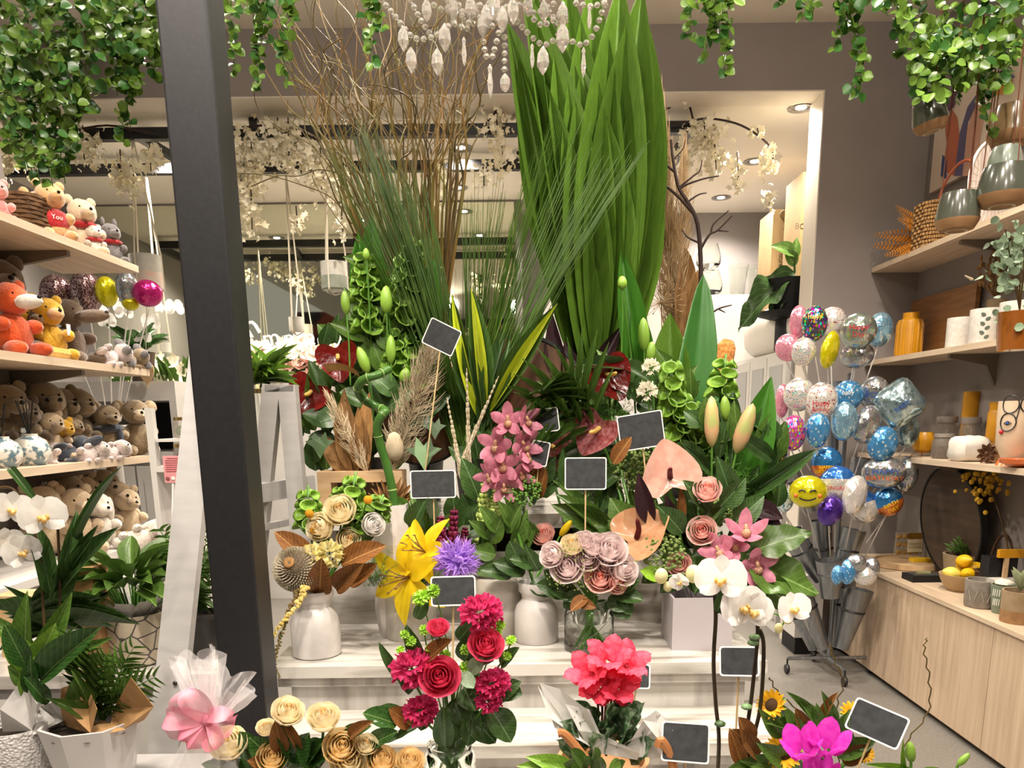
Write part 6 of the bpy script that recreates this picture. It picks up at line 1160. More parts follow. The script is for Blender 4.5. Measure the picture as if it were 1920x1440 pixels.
top = W(1565, 700, base.y); MB().tube([base + V((0, 0, .1)), (base.x, base.y, top.z)], .014, 10).build('pole', M_conem, t)
for a, L in ((0, .26), (PI, .26), (-PI / 2 - .0, .25), (PI / 2, .25)):
    e = base + V((cos(a) * L, sin(a) * L, .1)); MB().tube([base + V((0, 0, .1)), e], .012, 8).build('foot_bar', M_conem, t)
    MB().tube([e, e - V((0, 0, .05))], .006, 6).build('caster_stem', M_black, t); MB().lathe([(0, -.01), (.028, -.01), (.032, 0), (.028, .01), (0, .01)], 14, e - V((0, 0, .068)), Matrix.Rotation(PI / 2, 3, 'Y'), capb=False).build('caster_wheel', M_black, t)
for r in ((1545, 1215, -50, -120, -.05, 11, 22), (1565, 1212, 18, -128, .1, 11, 22), (1578, 1216, 32, -112, -.1, 12, 27), (1528, 1215, -40, -100, .1, 12, 24), (1558, 1120, -2, -70, -.15, 16, 26), (1570, 1100, 32, -108, -.05, 12, 22), (1540, 1085, -58, -85, 0, 14, 24), (1550, 1120, -10, -145, 0.12, 12, 19), (1520, 960, -45, -95, 0, 10, 18), (1590, 960, 28, -100, .05, 12, 20), (1560, 860, 5, -145, .05, 10, 14)): cone_bucket(t, r[0], r[1], r[2], r[3], base.y + r[4], r[5], r[6])
FMS = {}
def balloon(u, v, w_, h_, mt_, label, dY=0, rot=0, yaw=0, pit=0, txt=(), shape=None, stick=True, base_=None):
    p = W(u, v, YBAL + dY); s_ = px(p); t = thing('foil_balloon', label, 'balloon', p, 'foil balloons on the stand')
    key = mt_.name + str(shape)
    if key not in FMS: FMS[key] = foil(key, mt_, shape == 'sq')
    F = frame(p, VIEW(p) + V((yaw, 0, pit)), (0, 0, 1), (w_ * s_, h_ * s_, min(w_, h_) * s_)) @ rotz(rot); FMS[0] = F; inst('foil_body', FMS[key], t, F)
    for body, sz, x, y, mt2 in txt:
        text(body, sz, t, F, mt2, 'lettering', 0, lambda c, x=x, y=y: V((c.x + x, c.y + y, FZ(min(.49, abs(c.x + x)), min(.49, abs(c.y + y))) + .012)))
    if stick:
        b = W(1562 + (u - 1562) * .45, max(v + 70, 720) + 60, base.y); MB().tube([p - V((0, -.01, h_ * s_ * .47)), b], .004, 5).build('stick', M_stick, t)
    return t
T_red = mat('print_red', 'b8262e', rough=.4); T_blk = mat('print_black', '1c1c1e', rough=.4); T_blu = mat('print_blue', '2b4f9c', rough=.4); T_org = mat('print_orange', 'd96a2a', rough=.4); T_wht = mat('print_white', 'eceae6', rough=.4); T_ylw = mat('print_yellow', 'e2c21c', rough=.4)
F_pink = dotmat('foil_pink_dots', 'e9a0b4', 16, .3, 'd9607f'); F_conf = dotmat('foil_confetti', '4a4258', 11, .5, sat=1.1); F_wc = dotmat('foil_white_confetti', 'e4dfd8', 20, .33, sat=1.3); F_silv = dotmat('foil_silver_green', 'aab8ae', 15, .3, sat=.6, metal=.7); F_sky = dotmat('foil_sky', '8fc0dc', 9, .25, 'd9e6ea', metal=.5); F_blu = dotmat('foil_blue_print', '4c96cf', 8, .3, 'cfdde0'); F_yel = dotmat('foil_yellow', 'd8cf12', th=0, metal=.3); F_mag = dotmat('foil_magenta', 'c01a74', th=0, metal=.4)
F_red = dotmat('foil_white_red_dots', 'ece6e0', 11, .27, 'b23a3a'); F_aqua = dotmat('foil_aqua_silver', 'a9c4cc', 7, .3, '7f9fae', metal=.75); F_hol = dotmat('foil_silver_holo', 'b0b4ba', 18, .4, sat=.35, metal=.85); F_mul = dotmat('foil_pink_multi', 'c0589a', 10, .42, sat=1.3); F_bo = dotmat('foil_blue_orange', '2f79b8', th=0, two='d0702a', split=-.08); F_black = dotmat('foil_black_gold', '1c1a1c', 26, .3, 'b08a3c'); F_bc = dotmat('foil_black_confetti', '201e22', 18, .25); F_cg = dotmat('foil_congrats', '2f6fc0', th=0, two='e2ded8', split=.12); F_purp = dotmat('foil_purple', '4f2a9a', 24, .12, 'd9c8f0', metal=.5); F_wd = dotmat('foil_white_specks', 'ece8e4', 22, .2); F_teal = dotmat('foil_teal_white', 'd6e2e0', 9, .35, '2f7f9a')
B = balloon
B(1497, 604, 34, 62, F_pink, 'pink dotted foil balloon standing highest on the left', .1); B(1477, 652, 46, 52, F_pink, 'pink dotted foil balloon at the far left of the top bunch', .05, .3)
B(1560, 602, 52, 52, F_red, 'white and red foil balloon peeping out at the top', .12); B(1650, 618, 50, 64, F_sky, 'pale blue foil balloon at the top right', .12, 0, .3); B(1527, 607, 48, 66, F_conf, 'dark multicolour confetti foil balloon in the top bunch', 0, 0, 0, 0, [('Happy', .2, -.0, .2, T_ylw)])
B(1507, 660, 46, 54, F_wc, 'white confetti foil balloon in the top bunch', -.03); B(1610, 620, 66, 66, F_silv, 'round silver green foil balloon at the top', -.02, 0, 0, 0, [('Happy\nDay', .2, 0, 0, T_red)]); B(1607, 666, 62, 50, F_hol, 'dark rimmed silver foil balloon under the round silver one', .04); B(1556, 656, 40, 72, F_yel, 'yellow foil balloon seen edge on in the top bunch', -.1, -.15, .9)
B(1467, 752, 26, 64, F_pink, 'pink foil balloon half hidden behind the leaf', .1); B(1498, 740, 58, 64, F_wc, 'white foil balloon with multicolour dots, second row left', .03); B(1540, 752, 60, 70, F_red, 'white foil balloon with red dots and red greeting', -.03, 0, 0, 0, [('Happy', .2, 0, -.06, T_red), ('Birthday', .15, 0, -.22, T_red)]); B(1590, 742, 56, 58, F_blu, 'blue foil balloon in the middle of the second row', .02, 0, 0, 0, [('baby', .2, 0, .1, T_wht)]); B(1638, 736, 54, 62, F_hol, 'silver foil balloon reading its a boy', .04, -.2, 0, 0, [("It's a", .18, .05, .15, T_blk), ('BOY', .26, 0, -.08, T_blu)])
B(1686, 756, 74, 84, F_aqua, 'square aqua silver pillow balloon at the right', -.05, .65, 0, 0, [('BABY', .16, 0, -.1, T_blu)], 'sq'); B(1702, 808, 46, 64, F_aqua, 'silver blue foil balloon right of the pillow balloon', .08, 0, .4); B(1583, 790, 48, 74, F_sky, 'pale blue egg shaped foil balloon in the centre', -.06); B(1626, 796, 50, 76, F_hol, 'silver blue foil balloon leaning right in the centre', -.04, -.3, .3); B(1533, 806, 44, 68, F_blu, 'deep blue foil balloon in the third row', -.05, 0, 0); B(1487, 812, 48, 68, F_mul, 'pink multicolour foil balloon in the third row', -.04); B(1655, 832, 56, 68, F_blu, 'blue and gold foil balloon in the third row right', -.06, -.2, .2)
B(1550, 868, 58, 62, F_bo, 'blue and orange foil balloon in the middle', .0, 0, 0, 0, [('HAPPY\nBIRTHDAY', .14, 0, -.2, T_ylw)]); B(1450, 838, 44, 76, F_black, 'black and gold foil balloon with a white greeting band', -.02, .35, 0, 0, [('HAPPY', .2, 0, 0, T_wht)]); B(1445, 892, 66, 62, F_bc, 'black foil balloon with colourful greeting at the left', -.04, 0, 0, 0, [('HAP', .26, -.18, .02, T_ylw), ('PY', .26, .2, .02, T_red)])
tb = B(1570, 906, 66, 66, F_cg, 'blue and white foil balloon reading congrats', -.08, 0, 0, 0, [('CONGRATS', .155, 0, -.14, T_red)])
B(1620, 950, 56, 66, F_cg, 'second blue and white congrats foil balloon behind the speckled one', .02, .3, .2); B(1470, 938, 36, 46, F_teal, 'small teal and white foil balloon at the left', -.05); B(1557, 958, 46, 60, F_purp, 'purple foil balloon with pale specks', -.14, -.3, .2); B(1603, 928, 46, 76, F_wd, 'white speckled foil balloon in front of the congrats balloon', -.16, -.15, .3); B(1657, 886, 80, 62, F_hol, 'wide silver foil balloon with coloured birthday lettering', -.05, 0, 0, 0, [('HAPPY', .2, .05, .02, T_blu), ('BIRTHDAY', .17, .03, -.18, T_org)]); B(1700, 888, 42, 68, F_hol, 'silver foil balloon behind the birthday lettering one', .04); B(1665, 940, 54, 58, F_bo, 'blue and orange foil balloon at the lower right', -.02, .5, .2, 0, [('BIRTH\nDAY', .18, 0, -.2, T_ylw)])
tb = B(1515, 922, 70, 62, F_yel, 'yellow smiling face foil balloon', -.15); F = FMS[0]
for cx in (-.15, .13):
    q = [(cx + .08 * cos(a), -.02 + .07 * sin(a)) for a in [.2 + i * (PI - .4) / 8 for i in range(9)]]; MB().tube([F @ V((x, y, FZ(x, y) + .02)) for x, y in q], .004, 5).build('smile_line', T_blk, tb)
MB().tube([F @ V((x, y, FZ(x, y) + .02)) for x, y in [(.24 * cos(a), -.1 + .16 * sin(a)) for a in [-PI + .5 + i * (PI - 1) / 10 for i in range(11)]]], .004, 5).build('smile_line', T_blk, tb)
for cx in (-.3, .3): MB().ball(F @ V((cx, -.12, FZ(cx, -.12) + .01)), .012, 8, 5).build('cheek', T_org, tb)
for u, v, w_, h_, m_, lab in ((1570, 1078, 22, 38, F_blu, 'tiny blue foil balloon in the low cone, left'), (1590, 1072, 28, 50, F_blu, 'tiny blue foil balloon in the low cone, middle'), (1606, 1055, 36, 34, F_hol, 'tiny silver foil balloon in the low cone, top'), (1622, 1080, 42, 40, F_wc, 'tiny confetti foil balloon in the low cone, right'), (1634, 1066, 30, 44, F_hol, 'tiny clear silver foil balloon behind the confetti one'), (1480, 1070, 30, 40, F_teal, 'tiny teal foil balloon behind the pink orchids')): B(u, v, w_, h_, m_, lab, -.2, 0, 0, 0, (), None, u < 1500)
t = thing('white_bin', 'white box bin with a dark base behind the balloon stand', 'bin', WZ(1510, 1235, 0)); p = t.location; MB().bb(p.x - .04, p.x + .12, p.y + .1, p.y + .36, 0, .12).build('dark_base', M_kick, t, False); MB().bb(p.x - .05, p.x + .13, p.y + .09, p.y + .38, .12, .55).build('body', M_white, t, False)
# ================= right wall: objects on shelves =================
def RP(u, v, X, z): p = WX(u, v, X); p.z = z; return p
def rv(name, label, u, v, X, z, prof, mt_, cat, sq=None, n=28, part='body', group=None, smooth=40, inner=True):
    p = RP(u, v, X, z); s_ = px(p); t = thing(name, label, cat, p, group); pr = [(r * s_, h * s_) for r, h in prof]; r, h = pr[-1]
    if inner: pr += [(r * .88, h), (r * .8, h * .5), (0, h * .45)]
    MB().lathe(pr, n, p, None, sq).build(part, mt_, t, smooth); return t, p, s_
M_must = mat('mustard_glaze', 'c58a16', 'b57d10', rough=.35, scale=6); M_wpot = mat('white_speckled_ceramic', 'd9d4cc', 'cac4bb', rough=.7, scale=60, bump=.2); M_bwood = mat('brown_wood_board', '8a6038', '74502e', rough=.5, scale=6, stretch=(.6, .6, 7))
Z3, Z2, Z1s = RS[0], RS[1], RS[2]
# top shelf
M_wick = mat('seagrass_weave', 'b58c58', '7f5b33', rough=.9, scale=30, kind='wave', bump=1)
def basket(name, label, p, w_, h_, d_, rows=12, per=14, mt_=M_wick, taper=1.0, parent=None, cat='basket'):
    t = thing(name, label, cat, p); mb = MB()
    for i in range(rows):
        z = h_ * (i + .5) / rows; q = 1 + (taper - 1) * i / rows; pts = []
        for k in range(per * 2 + 1):
            a = 2 * PI * k / (per * 2); g = (abs(cos(a)) ** 4 + abs(sin(a)) ** 4) ** -.25; o_ = 1 + .035 * (1 if (k + i) % 2 else -1); pts.append(p + V((w_ / 2 * q * g * cos(a) * o_, d_ / 2 * q * g * sin(a) * o_, z)))
        mb.tube(pts, h_ / rows * .56, 5)
    mb.build('woven_wall', mt_, t); MB().lathe([(w_ * .45, .004), (w_ * .45, .01)], 20, p, sq=4, capt=True).build('base', mt_, t); return t
p = RP(1768, 425, 2.42, Z3); s_ = px(p); t = basket('woven_basket', 'square seagrass basket on the top right shelf', p, 90 * s_, 80 * s_, .2)
for pts in ([(1755, 420), (1765, 360), (1790, 315), (1815, 300), (1830, 310)],): MB().tube(spline([WX(u, v, 2.36) for u, v in pts], 5), .008, 6).build('strap_handle', mat('tan_leather', 'a5573a', rough=.5), t)
p = RP(1858, 400, 2.42, Z3); s_ = px(p); c_ = p + V((0, 0, 78 * s_)); t = thing('ribbed_fan', 'large round white ribbed fan standing on the top right shelf', 'fan', p); fx = Matrix.Rotation(PI / 2, 3, 'X') @ Matrix.Rotation(.5, 3, 'Y')
for k in range(36):
    a = k * PI / 18; d = fx @ V((cos(a), sin(a), 0)); MB().tube([c_ + d * .01, c_ + d * 76 * s_], [.002, .005], 4).build('rib', mat('white_raffia', 'ded6cd', rough=.8), t)
MB().lathe([(0, -.003), (74 * s_, -.003), (74 * s_, .003), (0, .003)], 36, c_, fx).build('disc', mat('pale_raffia', 'bfb2aa', 'd4c9c0', rough=.85, kind='wave', scale=12), t); MB().tube([c_ + fx @ V((cos(a), sin(a), 0)) * 76 * s_ for a in [i * PI / 18 for i in range(37)]], .007, 6).build('rim', mat('white_raffia'), t)
t = thing('dried_fern', 'orange dried fern fronds sticking out of the top right shelf', 'dried leaves', RP(1730, 440, 2.36, Z3))
M_ofern = G('fern_orange', 'cf8a2c', 'b8741f', rough=.8); L_of = leafm('fern_leaflet_orange', M_ofern, 'lance', .1, .3, 5, 1)
for a, b, wl in (((1735, 440), (1642, 440), 30), ((1735, 455), (1640, 460), 34), ((1728, 425), (1682, 388), 22), ((1730, 430), (1685, 410), 20), ((1725, 465), (1660, 478), 22), ((1735, 450), (1690, 475), 22)):
    p0, p1 = WX(a[0], a[1], 2.38), WX(b[0], b[1], 2.22); n = 13; s_ = px(p0); rc_ = MB().tube([p0, p1], [.003, .001], 4).build('rachis', M_ofern, t); d = (p1 - p0).normalized(); sd = d.cross(V((0, -1, 0))).normalized()
    for i in range(1, n + 1):
        for sg in (-1, 1): L = wl * s_ * .75 * (1.1 - .85 * i / n); q = p0.lerp(p1, i / n); LF(rc_, L_of, q, q + (d * .6 + sd * sg).normalized() * L, L * .3, V((0, -1, .1)), 'leaflet')
# painting on the right wall
t = thing('painting', 'abstract painting in peach, violet and orange on the right wall', 'painting', (2.57, 4.7, 2.75)); ya, yb = WX(1760, 250, 2.57).y, 3.9; za, zb = WX(1770, 352, 2.57).z, WX(1900, 128, 2.57).z + .05
MB().bb(2.545, 2.575, yb, ya, za, zb).build('canvas', mat('canvas_cream', 'd8cabb', 'cdbba9', rough=.8, scale=4), t, False)
def patch(pts, c, nm='paint_shape'):
    MB().poly([V((2.544 - .0006 * patch.k, WX(u, v, 2.544).y, WX(u, v, 2.544).z)) for u, v in pts], .0005, (-1, 0, 0)).build(nm, mat('paint_' + c, c, rough=.7), t, False); patch.k += 1
patch.k = 1
patch([(1800, 330), (1808, 260), (1822, 215), (1835, 190), (1850, 195), (1838, 260), (1836, 330)], 'c49a84'); patch([(1768, 320), (1775, 270), (1772, 230), (1785, 205), (1795, 220), (1800, 260), (1790, 330)], 'b5694f'); patch([(1790, 330), (1800, 250), (1815, 200), (1840, 165), (1835, 190), (1815, 230), (1808, 300), (1805, 330)], '5c5878'); patch([(1765, 200), (1785, 165), (1800, 160), (1790, 200), (1775, 215)], '6a4a5c'); patch([(1850, 170), (1870, 145), (1900, 150), (1895, 175), (1860, 180)], 'c08a3e'); patch([(1765, 330), (1768, 290), (1776, 300), (1775, 335)], '3b4a78'); patch([(1870, 135), (1890, 130), (1905, 145), (1885, 150)], '55496e'); patch([(1840, 300), (1860, 230), (1880, 220), (1885, 300), (1870, 340)], 'e0d3c4')
# middle shelf
t, p, s_ = rv('ribbed_vase', 'mustard yellow ribbed bottle vase at the end of the middle right shelf', 1702, 666, 2.42, Z2, [(20, 0), (22, 2), (22, 58), (20, 66), (14, 70), (14, 80)], M_must, 'vase', n=28)
for k in range(14): a = k * 2 * PI / 14; MB().tube([p + V((22.2 * s_ * cos(a), 22.2 * s_ * sin(a), 2 * s_)), p + V((22.2 * s_ * cos(a), 22.2 * s_ * sin(a), 58 * s_)), p + V((19 * s_ * cos(a), 19 * s_ * sin(a), 67 * s_))], 1.6 * s_, 5).build('rib', M_must, t)
p = RP(1770, 650, 2.55, Z2); s_ = px(p); t = thing('wooden_board', 'rectangular brown wooden board leaning behind the mustard vase', 'board', p)
for k in range(3): MB().bb(2.53, 2.555, WX(1832, 600, 2.55).y, WX(1712, 600, 2.55).y, Z2 + k * 38 * s_, Z2 + (k + 1) * 38 * s_ - .001).build('plank', M_bwood, t, False)
for u, w_, h_, lab in ((1798, 46, 54, 'white speckled pot nearest the mustard vase on the middle shelf'), (1846, 58, 62, 'white pot painted with a eucalyptus sprig on the middle shelf'), (1905, 66, 66, 'white pot at the right edge of the middle shelf')):
    t, p, s_ = rv('ceramic_pot', lab, u, 640, 2.36, Z2, [(w_ * .48, 0), (w_ * .5, 3), (w_ * .5, h_)], M_wpot, 'pot', group='white pots on the middle shelf')
    if u == 1846:
        d = VIEW(p); d.z = 0; d.normalize(); sd = V((-d.y, d.x, 0)) * -1; c_ = p + d * (w_ * .5 * s_ + .001)
        for k in range(6): o_ = c_ + V((0, 0, (8 + k * 8) * s_)) + sd * 2 * s_; e = o_ + (sd * (1 if k % 2 else -1) * .8 + V((0, 0, .5))) * 10 * s_; LF(t, leafm('painted_leaf', mat('painted_green', '4f5a4c', rough=.7), 'oval', 0, 0), o_, e, 6 * s_, d, 'painted_leaf')
t, p, s_ = rv('dried_flower_vase', 'beige vase of dried brown flowers on the middle right shelf', 1862, 630, 2.5, Z2, [(18, 0), (24, 20), (24, 50), (16, 70), (16, 84)], mat('beige_stone', '8f7a5e', '7d6a50', rough=.7), 'vase'); mb = MB(); m_ = p + V((0, 0, 84 * s_))
for k in range(90):
    e = m_ + V((R.uniform(-.09, .05), R.uniform(-.05, .05), R.uniform(.05, .24))); mb.tube([m_, e], .001, 3).ball(e, (.008, .008, .014), 6, 4)
tag(mb.build('dried_flowers', M_dry, t), kind='stuff')
e = m_ + V((-.14, 0, .1)); q = bez(m_, m_ + V((-.08, 0, .1)), e, 6); MB().tube(q, .002, 4).build('stem', M_dry, t); MB().tube([q[-1], q[-1] + V((-.04, 0, .02))], [.008, .003], 6).build('bunny_tail', M_pamp, t)
t = thing('eucalyptus_bunch', 'silver dollar eucalyptus bunch hanging at the right edge', 'foliage', W(1900, 560, 2.2))
MB().lathe([(.045, -.1), (.055, 0), (.05, 0), (0, -.02)], 20, W(1912, 585, 2.2)).build('vase', mat('amber_glass', '8a4f1c', rough=.1, coat=.5), t)
for k in range(110): p = W(1896 + R.gauss(0, 20), 480 + R.gauss(0, 45), 2.2 + R.uniform(-.08, .08)); d = V((R.uniform(-1, 1), R.uniform(-1, 1), R.uniform(-.6, .6))).normalized(); inst('leaf', L_euc, t, frame(p, d, V((0, -1, .3)), R.uniform(.016, .026)))
for k in range(8): MB().tube([W(1912, 585, 2.2), W(1885 + k * 6, 430 + (k * 37) % 60, 2.2)], .0016, 4).build('stem', M_stemd, t)
# lower shelf
t, p, s_ = rv('round_pot', 'round yellow bowl pot on hairpin legs on the lowest right shelf', 1732, 838, 2.4, Z1s + .02, [(8, 0), (17, 6), (21, 20), (20, 30), (15, 38)], M_must, 'pot')
for a in (2.6, 4.1, 5.4): MB().tube([p + V((.02 * cos(a), .02 * sin(a), .02)), p + V((.07 * cos(a), .07 * sin(a), -.02))], .003, 5).build('hairpin_leg', mat('copper_wire', 'b98a6a', rough=.3, metal=1), t)
M_jar = mat('smoky_jar_glass', '9a9084', rough=.05, alpha=.3, spec=1); M_jarc = mat('jar_potpourri', '4f3a28', '2f231a', rough=.9, scale=50, bump=1)
for u, X, z, w_, h_, lab in ((1768, 2.38, Z1s, 42, 46, 'lower glass jar of potpourri on the lowest right shelf'), (1770, 2.48, Z1s, 42, 74, 'taller glass jar behind the potpourri jar'), (1815, 2.5, Z1s, 40, 76, 'glass jar behind the white rock pot')):
    t, p, s_ = rv('glass_jar', lab, u, 850, X, z, [(w_ * .46, 0), (w_ * .5, 4), (w_ * .5, h_ * .68), (w_ * .4, h_ * .8), (w_ * .38, h_ * .86)], M_jar, 'jar'); MB().lathe([(w_ * .41 * s_, h_ * .84 * s_), (w_ * .43 * s_, h_ * .86 * s_), (w_ * .43 * s_, h_ * s_)], 22, p, capt=True).build('lid', mat('jar_lid_grey', '8a8078', rough=.4), t); MB().lathe([(w_ * .42 * s_, .006), (w_ * .42 * s_, h_ * .5 * s_)], 18, p, capt=True).build('contents', M_jarc, t)
p = RP(1815, 860, 2.36, Z1s); s_ = px(p); t = thing('rock_pot', 'white lumpy stone pot on the lowest right shelf', 'pot', p); MB().ball(p + V((0, 0, 23 * s_)), (33 * s_, 30 * s_, 24 * s_), 20, 14, f=lambda q: (abs(q.x) ** 4 + abs(q.y) ** 4 + abs(q.z) ** 4) ** -.22 * (1 + .03 * sin(q.x * 9) + .03 * sin(q.y * 7 + q.z * 5))).build('body', mat('white_plaster', 'd9d2c8', 'cfc7bc', rough=.8, bump=.3), t)
t = thing('wood_flower', 'carved brown wooden flower on the lowest right shelf', 'ornament', RP(1846, 865, 2.33, Z1s)); p = t.location + V((0, 0, .05)); 
for k in range(9): a = k * .7; LF(t, leafm('wood_petal', mat('wood_petal_brown', '5f3c24', '4a2d1a', rough=.6), 'oval', .2, .3), p, p + V((.05 * cos(a), -.02, .05 * sin(a))), .03, V((0, -1, 0)), 'petal')
MB().ball(p, .016, 8, 6).build('centre', mat('wood_petal_brown'), t)
MB_ = MB(); p = RP(1860, 862, 2.4, Z1s); t = thing('wooden_log', 'split wooden log piece behind the carved flower', 'ornament', p); MB().tube([p + V((-.02, -.06, .05)), p + V((.05, .08, .05))], .05, 12).build('log', M_bwood, t); MB().lathe([(0, 0), (.047, 0)], 12, p + V((-.021, -.061, .05)), Matrix.Rotation(PI / 2, 3, 'X'), capb=False).build('cut_end', M_birch, t)
for u, X, w_, h_, lab in ((1812, 2.56, 30, 120, 'tall mustard cylinder vase at the back of the lowest shelf'), (1862, 2.48, 32, 108, 'mustard vase with a flared rim left of the face vase')): rv('mustard_vase', lab, u, 850, X, Z1s, [(w_ * .45, 0), (w_ * .5, 4), (w_ * .5, h_ * .82), (w_ * .36, h_ * .9), (w_ * .5, h_)] if w_ > 30 else [(w_ * .5, 0), (w_ * .5, h_)], M_must, 'vase')
t, p, s_ = rv('face_vase', 'cream vase painted with eyes and round glasses on the lowest right shelf', 1898, 866, 2.36, Z1s, [(20, 14), (31, 40), (33, 90), (33, 118)], mat('cream_matt', 'd3bda2', 'cbb498', rough=.6), 'vase'); d = VIEW(p); d.z = 0; d.normalize()
MB().lathe([(28 * s_, 0), (24 * s_, 10 * s_), (16 * s_, 20 * s_), (20 * s_, 22 * s_)], 24, p).build('orange_foot', mat('orange_glaze', 'cf6a34', rough=.2, coat=.5), t)
def onv(a, z, r=33): dd = Matrix.Rotation(a, 3, 'Z') @ d; return p + dd * (r * s_ + .0015) + V((0, 0, z * s_))
for a0, z0 in ((-.45, 80), (.5, 112), (-.4, 112)): MB().tube([onv(a0 + .42 * cos(k * PI / 8), z0 + 16 * sin(k * PI / 8)) for k in range(17)], 1.1 * s_, 5).build('painted_glasses', T_blk, t)
for a0, z0 in ((-.45, 78), (.5, 110)): MB().tube([onv(a0 - .2, z0), onv(a0, z0 + 4), onv(a0 + .2, z0), onv(a0, z0 - 3), onv(a0 - .2, z0)], .7 * s_, 4).build('painted_eye', T_blk, t); MB().ball(onv(a0, z0), 2.6 * s_, 8, 6).build('painted_iris', T_blu, t)
MB().ball(onv(-.75, 62), 4 * s_, 8, 6).build('painted_lips', T_red, t); MB().tube([onv(-.05, 84), onv(.08, 110)], 1 * s_, 4).build('painted_glasses', T_blk, t)
rv('ceramic_dish', 'small glossy orange dish at the edge of the lowest right shelf', 1908, 872, 2.3, Z1s, [(10, 0), (30, 8), (33, 16)], mat('orange_glaze'), 'dish')
# ---- on the cabinet ----
ct = lambda u, v: WZ(u, v, ZC)
pb = ct(1735, 1075); pb = V((2.52, 4.75, ZC)); rb = .325; t = thing('round_board', 'large round dark wooden board leaning on the right wall', 'board', pb); fx = Matrix.Rotation(PI / 2, 3, 'Y') @ Matrix.Rotation(-.0, 3, 'X'); cb = pb + V((-.045, -.35, rb))
MB().lathe([(0, -.014), (rb * .96, -.014), (rb * .96, .014), (0, .014)], 48, cb, Matrix.Rotation(PI / 2 - .12, 3, 'Y') @ Matrix.Rotation(.0, 3, 'X')).build('face', mat('dark_rough_board', '4a3a2c', '3a2d22', rough=.6, scale=5, stretch=(6, .6, 6)), t); MB().lathe([(rb * .96, -.018), (rb, -.018), (rb, .018), (rb * .96, .018)], 48, cb, Matrix.Rotation(PI / 2 - .12, 3, 'Y'), capb=False).build('rim', M_kick, t)
p = ct(1698, 1062); s_ = px(p); t = thing('round_tray', 'round wooden serving tray under the chocolate box', 'tray', p); MB().lathe([(60 * s_, 0), (62 * s_, 2 * s_), (62 * s_, 11 * s_), (58 * s_, 11 * s_), (56 * s_, 8 * s_), (0, 8 * s_)], 32, p + V((.02, .02, 0))).build('tray', M_birch, t)
p = ct(1710, 1054) ; s_ = px(p); p.z = ZC + 12 * s_; t = thing('chocolate_box', 'clear box of gold wrapped chocolates standing on the round tray', 'chocolate box', p); X_, D_, H_ = 34 * s_, .03, 44 * s_
MB().bb(p.x - X_, p.x + X_, p.y - D_ / 2, p.y + D_ / 2, p.z, p.z + H_).build('clear_case', mat('clear_box', 'cfc6b0', rough=.05, alpha=.18), t, False)
ball_ = MB().ball((0, 0, 0), 1, 10, 8, f=lambda q: 1 + .05 * sin(q.x * 14) * sin(q.y * 12)).mesh('chocolate', mat('gold_foil', 'c9a04a', 'a87c2c', rough=.3, metal=.9, scale=60, bump=.6))
for i in range(6):
    for j in range(3): inst('chocolate', ball_, t, Matrix.Translation((p.x - X_ + X_ * 2 * (i + .5) / 6, p.y, p.z + H_ * (j + .5) / 3)) @ Matrix.Scale(5.2 * s_, 4))
MB().bb(p.x - 14 * s_, p.x + 14 * s_, p.y - D_ / 2 - .003, p.y - D_ / 2 - .001, p.z + 8 * s_, p.z + 32 * s_).build('label', mat('cream_label', 'ddd2b4', rough=.5), t, False); MB().bb(p.x - 14 * s_, p.x + 14 * s_, p.y - D_ / 2 - .003, p.y - D_ / 2 - .001, p.z + 33 * s_, p.z + 44 * s_).build('gold_band', mat('gold_foil'), t, False)
text('FERRERO\nROCHER', 6 * s_, t, frame(V((p.x, p.y - D_ / 2 - .0032, p.z + 20 * s_)), (0, -1, 0), (0, 0, 1)), mat('label_brown', '6a4a2a', rough=.6), 'lettering', .0002)
def cbox(name, label, u, v, w_, d_, h_, mt_, cat, z=ZC, dz=0):
    p = WZ(u, v, z); s_ = px(p); t = thing(name, label, cat, p); MB().bb(p.x - w_ * s_ / 2, p.x + w_ * s_ / 2, p.y, p.y + d_, z, z + h_ * s_).build('box', mt_, t, False); return t, p, s_
t, p, s_ = cbox('yellow_box', 'bright yellow carton lying beside the chocolate box', 1735, 1062, 44, .07, 14, mat('yellow_card', 'e6b81a', rough=.5), 'box'); MB().bb(p.x - .3 * 44 * s_, p.x + .3 * 44 * s_, p.y - .001, p.y, ZC + 3 * s_, ZC + 11 * s_).build('printed_face', mat('yellow_card2', 'd9a814', rough=.5), t, False)
t, p, s_ = cbox('gift_set', 'black gift box with a clear lid showing a bottle and spoon', 1757, 1092, 92, .13, 12, M_kick, 'box'); MB().bb(p.x - 40 * s_, p.x + 40 * s_, p.y + .015, p.y + .115, ZC + 12 * s_, ZC + 13 * s_).build('inner_tray', mat('grey_card', '3c3a36', rough=.6), t, False)
MB().tube([p + V((-30 * s_, .06, 14 * s_)), p + V((-5 * s_, .06, 14 * s_))], .014, 10).build('bottle', mat('olive_glass', '7f7a58', rough=.15), t); MB().tube([p + V((2 * s_, .06, 14 * s_)), p + V((28 * s_, .06, 14 * s_))], .004, 6).build('spoon_handle', mat('steel_shine', 'c9c6c0', rough=.2, metal=1), t); MB().ball(p + V((32 * s_, .06, 14 * s_)), (.014, .01, .005), 10, 6).build('spoon_bowl', mat('steel_shine'), t)
t, p, s_ = rv('lemon_bowl', 'wooden bowl holding the lemons on the right cabinet', 1806, 1066, 2.38, ZC, [(22, 0), (30, 8), (38, 24), (40, 32)], mat('bowl_wood', 'a98c66', '957850', rough=.5, scale=8), 'bowl'); M_lem = mat('lemon_skin', 'e2b416', 'd6a60e', rough=.45, scale=90, bump=.25)
